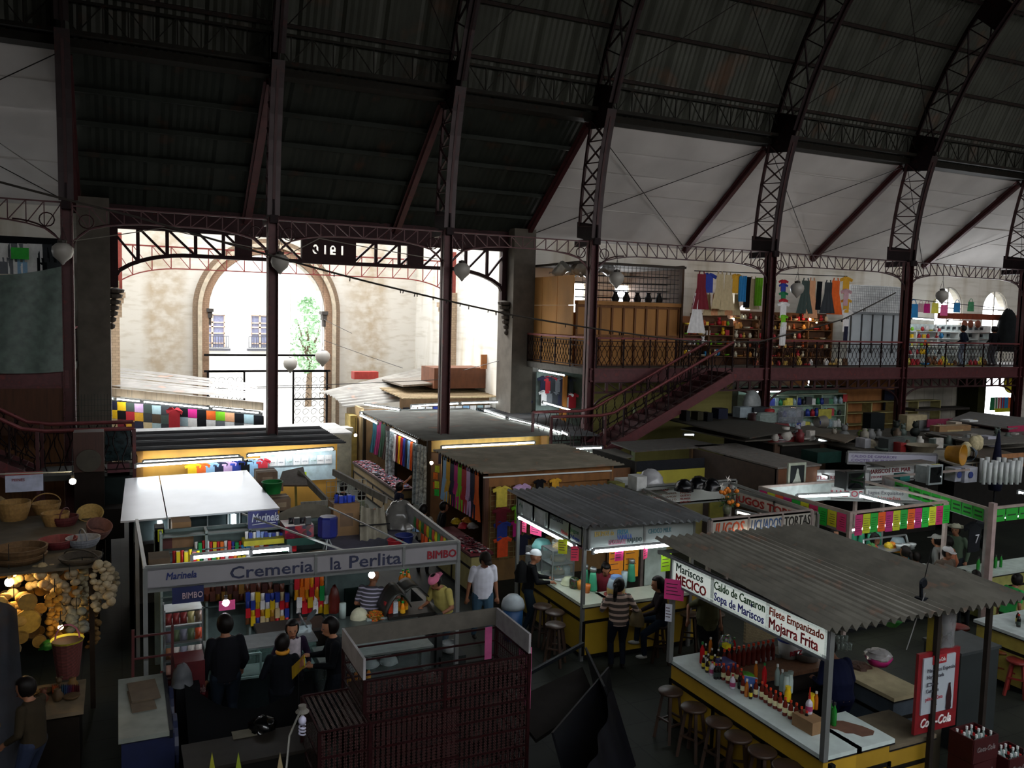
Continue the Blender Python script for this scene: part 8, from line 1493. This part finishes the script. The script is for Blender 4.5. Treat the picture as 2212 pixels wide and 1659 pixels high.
# souvenir aisle
person('person in grey long-sleeved top browsing beside the tan kiosk, seen from behind',(6.35,18.3,0),look(.5,1),1.6,.03,hands=[(-.2,.15,.95),(.22,.2,1.0)],shirt='7a7468',sleeve='long',pants='1a1c22',head=(-.6,0),vx=.013)
person('woman with dark hair and pale grey jacket browsing in the souvenir aisle',(5.35,20.2,0),look(.8,.6),1.6,.05,hands=[(-.15,.3,1.15),(.2,.3,1.1)],shirt='6f6f62',sleeve='long',pants='20222a',hair='short',head=(-.2,.2),vx=.014)
person('person with raised arm reaching up to the shirts of the large kiosk',(6.6,21.0,0),look(.9,.2),1.6,.03,hands=[(.05,.35,1.75),(.2,.1,1.0)],shirt='14162a',sleeve='sleeveless',pants='14162a',hair='short',vx=.014)
person('dark-haired person in black with a white bag in the souvenir aisle',(5.2,21.3,0),look(.5,.8),1.62,.03,shirt='0c0d12',sleeve='long',pants='101218',vx=.015)
person('person in dark clothes furthest back in the souvenir aisle',(5.0,23.0,0),look(.3,-.9),1.65,.03,shirt='10121a',sleeve='long',pants='101218',vx=.015)
person('person in dark jacket standing at the goods table of the tan kiosk',(7.0,18.9,0),look(.9,-.2),1.5,.1,shirt='101014',sleeve='long',pants='101014',vx=.015)
# left foreground
person('person in brown jacket holding a small object, lower left corner',(P(70,1468,z=1.6).x,P(70,1468,z=1.6).y,0),look(-.8,.5),1.62,.05,hands=[(-.2,.2,.9),(.25,.2,.75)],shirt='2e261a',sleeve='long',pants='14203a',head=(.2,.2),vx=.012,build=1.1)
# food stalls on the right
def seat(px,py,label,z,face,shirt,**k):
    p=P(px,py,z=z); return person(label,(p.x,p.y,0),face,vx=.015,shirt=shirt,**k)
seat(1868,1155,'young worker in white shirt with dark stripes leaning over the mixers',1.45,look(.3,-1),'b4b8bc',H=1.55,lean=.35,hands=[(-.2,.35,1.1),(.2,.35,1.1)],stripes=(5,.2),pants='202428')
seat(1800,1150,'small person in white top in the back of the paper card stall',1.3,look(.1,-1),'c4c0bc',H=1.4,pants='20242a')
seat(2068,1137,'man in pale cowboy hat and patterned shirt at the green stall counter',1.6,look(-.9,-.3),'3a4a38',H=1.68,lean=.1,sleeve='long',hat=('brim','9a9884',False),pants='20242a')
seat(2030,1160,'man in grey cap and dark jacket at the paper card stall counter',1.55,look(-.4,1),'6a6a66',H=1.6,sleeve='long',hat=('cap','8a8a84',False),pants='20242a')
seat(2052,1175,'man in salmon orange shirt behind the man in the brown jacket',1.45,look(-.2,1),'9a5a3c',H=1.6,sleeve='long',pants='1a1c20')
seat(2040,1190,'man in brown jacket and white mesh cap facing the viewer',1.5,look(-.2,-1),'4a3c30',H=1.62,lean=.12,sleeve='long',hat=('cap','a8a4a4',False),pants='1a1c20',hands=[(-.2,.2,1.0),(.2,.2,1.0)])
seat(1960,1190,'woman in aqua top with ponytail eating, seen from behind',1.3,look(-.2,1),'2a8a98',H=1.55,hip=.66,hair='pony',pants='1a1c20',feet=[(-.1,.3,.1),(.1,.3,.1)])
seat(1983,1200,'child in black top sitting next to the woman in aqua',1.15,look(-.2,1),'101216',H=1.3,hip=.6,pants='1a1c20',feet=[(-.1,.3,.1),(.1,.3,.1)])
seat(1922,1196,'dark-haired child sitting furthest left at the paper card counter',1.15,look(-.1,1),'2a2c34',H=1.3,hip=.6,pants='1a1c20',feet=[(-.1,.3,.1),(.1,.3,.1)])
seat(2085,1232,'child in pale pink top sitting at the right aisle',1.15,look(.2,1),'a08aa8',H=1.25,hip=.55,pants='1a1c20',feet=[(-.1,.3,.1),(.1,.3,.1)])
seat(2112,1240,'child in pale yellow top sitting next to the pink one',1.2,look(.2,1),'b8b070',H=1.4,hip=.6,pants='1a1c20',feet=[(-.1,.3,.1),(.1,.3,.1)])
seat(2180,1262,'woman in bright green top leaning over the right counter',1.3,look(.9,-.1),'1a8a3c',H=1.5,lean=.3,hair='bun',pants='1a1c20')
t=thing('hanging_jersey','black sports jersey with a pale number 7 hanging at the green stall','jersey',(16.1,11.6,1.35)); o=bpy.data.objects.new('jersey_cloth',ME['shirt']); COL.objects.link(o); o.parent=t; o.location=(0,0,.65); o.material_slots[0].link='OBJECT'; o.material_slots[0].material=CLO['14151a']; text('7',.26,(-.06,-.05,.2),(1,0,0),(0,0,1),M('b8b8c0',.6),t,'number',.004,world=False)
for i in range(9): bt('green',(16.05+.09*i,11.45+.05*(i%2),1.0),'green and yellow drink bottle in the row on the green stall counter','drink bottles on the green stall',.9)
for i in range(8): bt(['dark','brown','green'][i%3],(13.75+.12*i,9.0+.1*(i%2),.98),'bottle in the group at the right edge counter','bottles on the right edge counter',1.0)
t=thing('guitar_case','black guitar shaped case standing on the green stall counter','case',P(2130,1190,z=1.0)); b=MB(); b.lathe([(.01,-.05),(.17,-.05),(.17,.05),(.01,.05)],(0,0,.18),18,R=Matrix.Rotation(PI/2,3,'X')); b.lathe([(.01,-.05),(.13,-.05),(.13,.05),(.01,.05)],(0,0,.42),18,R=Matrix.Rotation(PI/2,3,'X')); b.build('case_shell',M('0c0e12',.5),t,world=False)
t=thing('orange_juice_barrel','glass barrel of orange juice on the paper card counter','drink jar',P(1938,1195,z=1.0)); MB().lathe([(.1,0),(.17,.05),(.17,.22),(.12,.34),(.1,.36)],n=18).build('glass_barrel',M('8a9aa0',.15),t,world=False,smooth=True); MB().lathe([(.171,.05),(.174,.16)],n=18,cap=False).build('juice',M('c8861c',.3),t,world=False,smooth=True)
t=thing('food_case','slanted glass food case with fruit on the paper card stall','display case',(14.6,12.6,1.0)); b=MB(); b.bar((14.0,12.5,1.0),(14.15,12.7,1.5),.03); b.bar((15.4,12.5,1.0),(15.4,12.7,1.5),.03); b.bar((14.15,12.7,1.5),(15.4,12.7,1.5),.03); b.box(14.0,12.45,1.25,15.4,12.9,1.27); b.build('frame',STEEL,t); MB().box(14.0,12.4,0,15.4,12.95,1.0).build('base',M('8a8a3a',.6),t)
for i,(c,x) in enumerate((('b8741c',14.3),('a8281c',14.45),('3a7a2c',14.4),('c8a81c',14.9),('c8741c',15.0))): o=blob(.1,.12,12,.25).build('fruit_pile',M(c,.6,0,'goods' if i==2 else 'plain',sc=40),world=False,smooth=True); o.location=(x,12.7,1.27+(.03 if i==2 else 0)); tag(o,'small pile of fruit in the food case, %s from the left'%ordn(i),'fruit')
for i in range(3): tag(MB().lathe([(.05,0),(.09,.08),(.09,.1)],(15.0+.18*i,12.5,1.27),14).build('white_bowl',M('b8bcbc',.4),smooth=True),'white bowl at the right of the food case','bowl','white bowls in the food case')
# gallery visitors
for (px,lb,sh,pn,f) in ((2078,'person in dark blue sweater and pale jeans standing on the gallery','0e1524','6a7484',look(-.3,1)),(2143,'person in black with grey trousers, left of the gallery pair','0a0b10','3a3a42',look(.2,1)),(2158,'person in black, right of the gallery pair','0c0c12','34343a',look(-.2,1))):
    p=P(px,787,y=23.9); person(lb,(p.x,23.9 if px!=2158 else 24.15,4.4),f,1.68,.04,shirt=sh,sleeve='long',pants=pn,vx=.018,fingers=False,hands=[(-.2,.15,1.0),(.2,.15,1.0)])
# ================================================================ daylight
w=bpy.data.worlds.new('sky'); S.world=w; w.use_nodes=True; bg=w.node_tree.nodes['Background']
bg.inputs[0].default_value=(.92,.96,1.,1); bg.inputs[1].default_value=5.5
def area(name,loc,rot,sx,sy,power,col=(1,1,1),spread=PI):
    l=bpy.data.lights.new(name,'AREA'); l.shape='RECTANGLE'; l.size=sx; l.size_y=sy; l.energy=power; l.color=col; l.spread=spread
    o=bpy.data.objects.new(name,l); COL.objects.link(o); o.location=loc; o.rotation_euler=rot; return o
# glazed ridge lantern and the high windows of the two walls out of frame, plus added fill lamps
area('ridge_lantern_daylight',(30,9.5,21.2),(0,0,0),28,1.6,800,(.9,.96,1.))
area('south_window_daylight',(24,-8.6,9.0),(rad(97),0,0),36,2.0,430,(1.,.97,.96),rad(70))
area('east_window_daylight',(45.5,12,12),(0,rad(-90),0),8,12,700,(.9,.95,1.))
area('south_fill_light',(27,-8.6,6.2),(rad(86),0,0),32,1.8,420,(1.,.98,.95))  # no window: wide unseen panel added to brighten the stall fronts
for x,w_,z in ((15.75,.9,6.5),(17.75,.9,6.4),(22.95,.7,6.5),(35.9,1.9,6.7),(39.2,1.8,6.6)): area('gallery_daylight_fill',(x,27.9,z),(rad(-95),0,0),w_,1.6,90*w_,(.92,.96,1.))  # extra lamps at the openings, added to brighten the foot of the aisle ceiling
for x in (-10,-5): area('gallery_daylight_fill',(x,27.9,6.8),(rad(-95),0,0),1.,1.6,50,(.92,.96,1.))  # more of the added lamps, on the stretch of wall without openings
s=bpy.data.lights.new('sun','SUN'); s.energy=3.5; s.angle=rad(20); s.color=(1,.96,.9)
o=bpy.data.objects.new('sun',s); COL.objects.link(o); o.rotation_euler=(rad(-38),rad(-24),0)

# the shapes the bottles were copied from
for t in BP.values():
    for c in list(t.children): bpy.data.objects.remove(c)
    bpy.data.objects.remove(t)
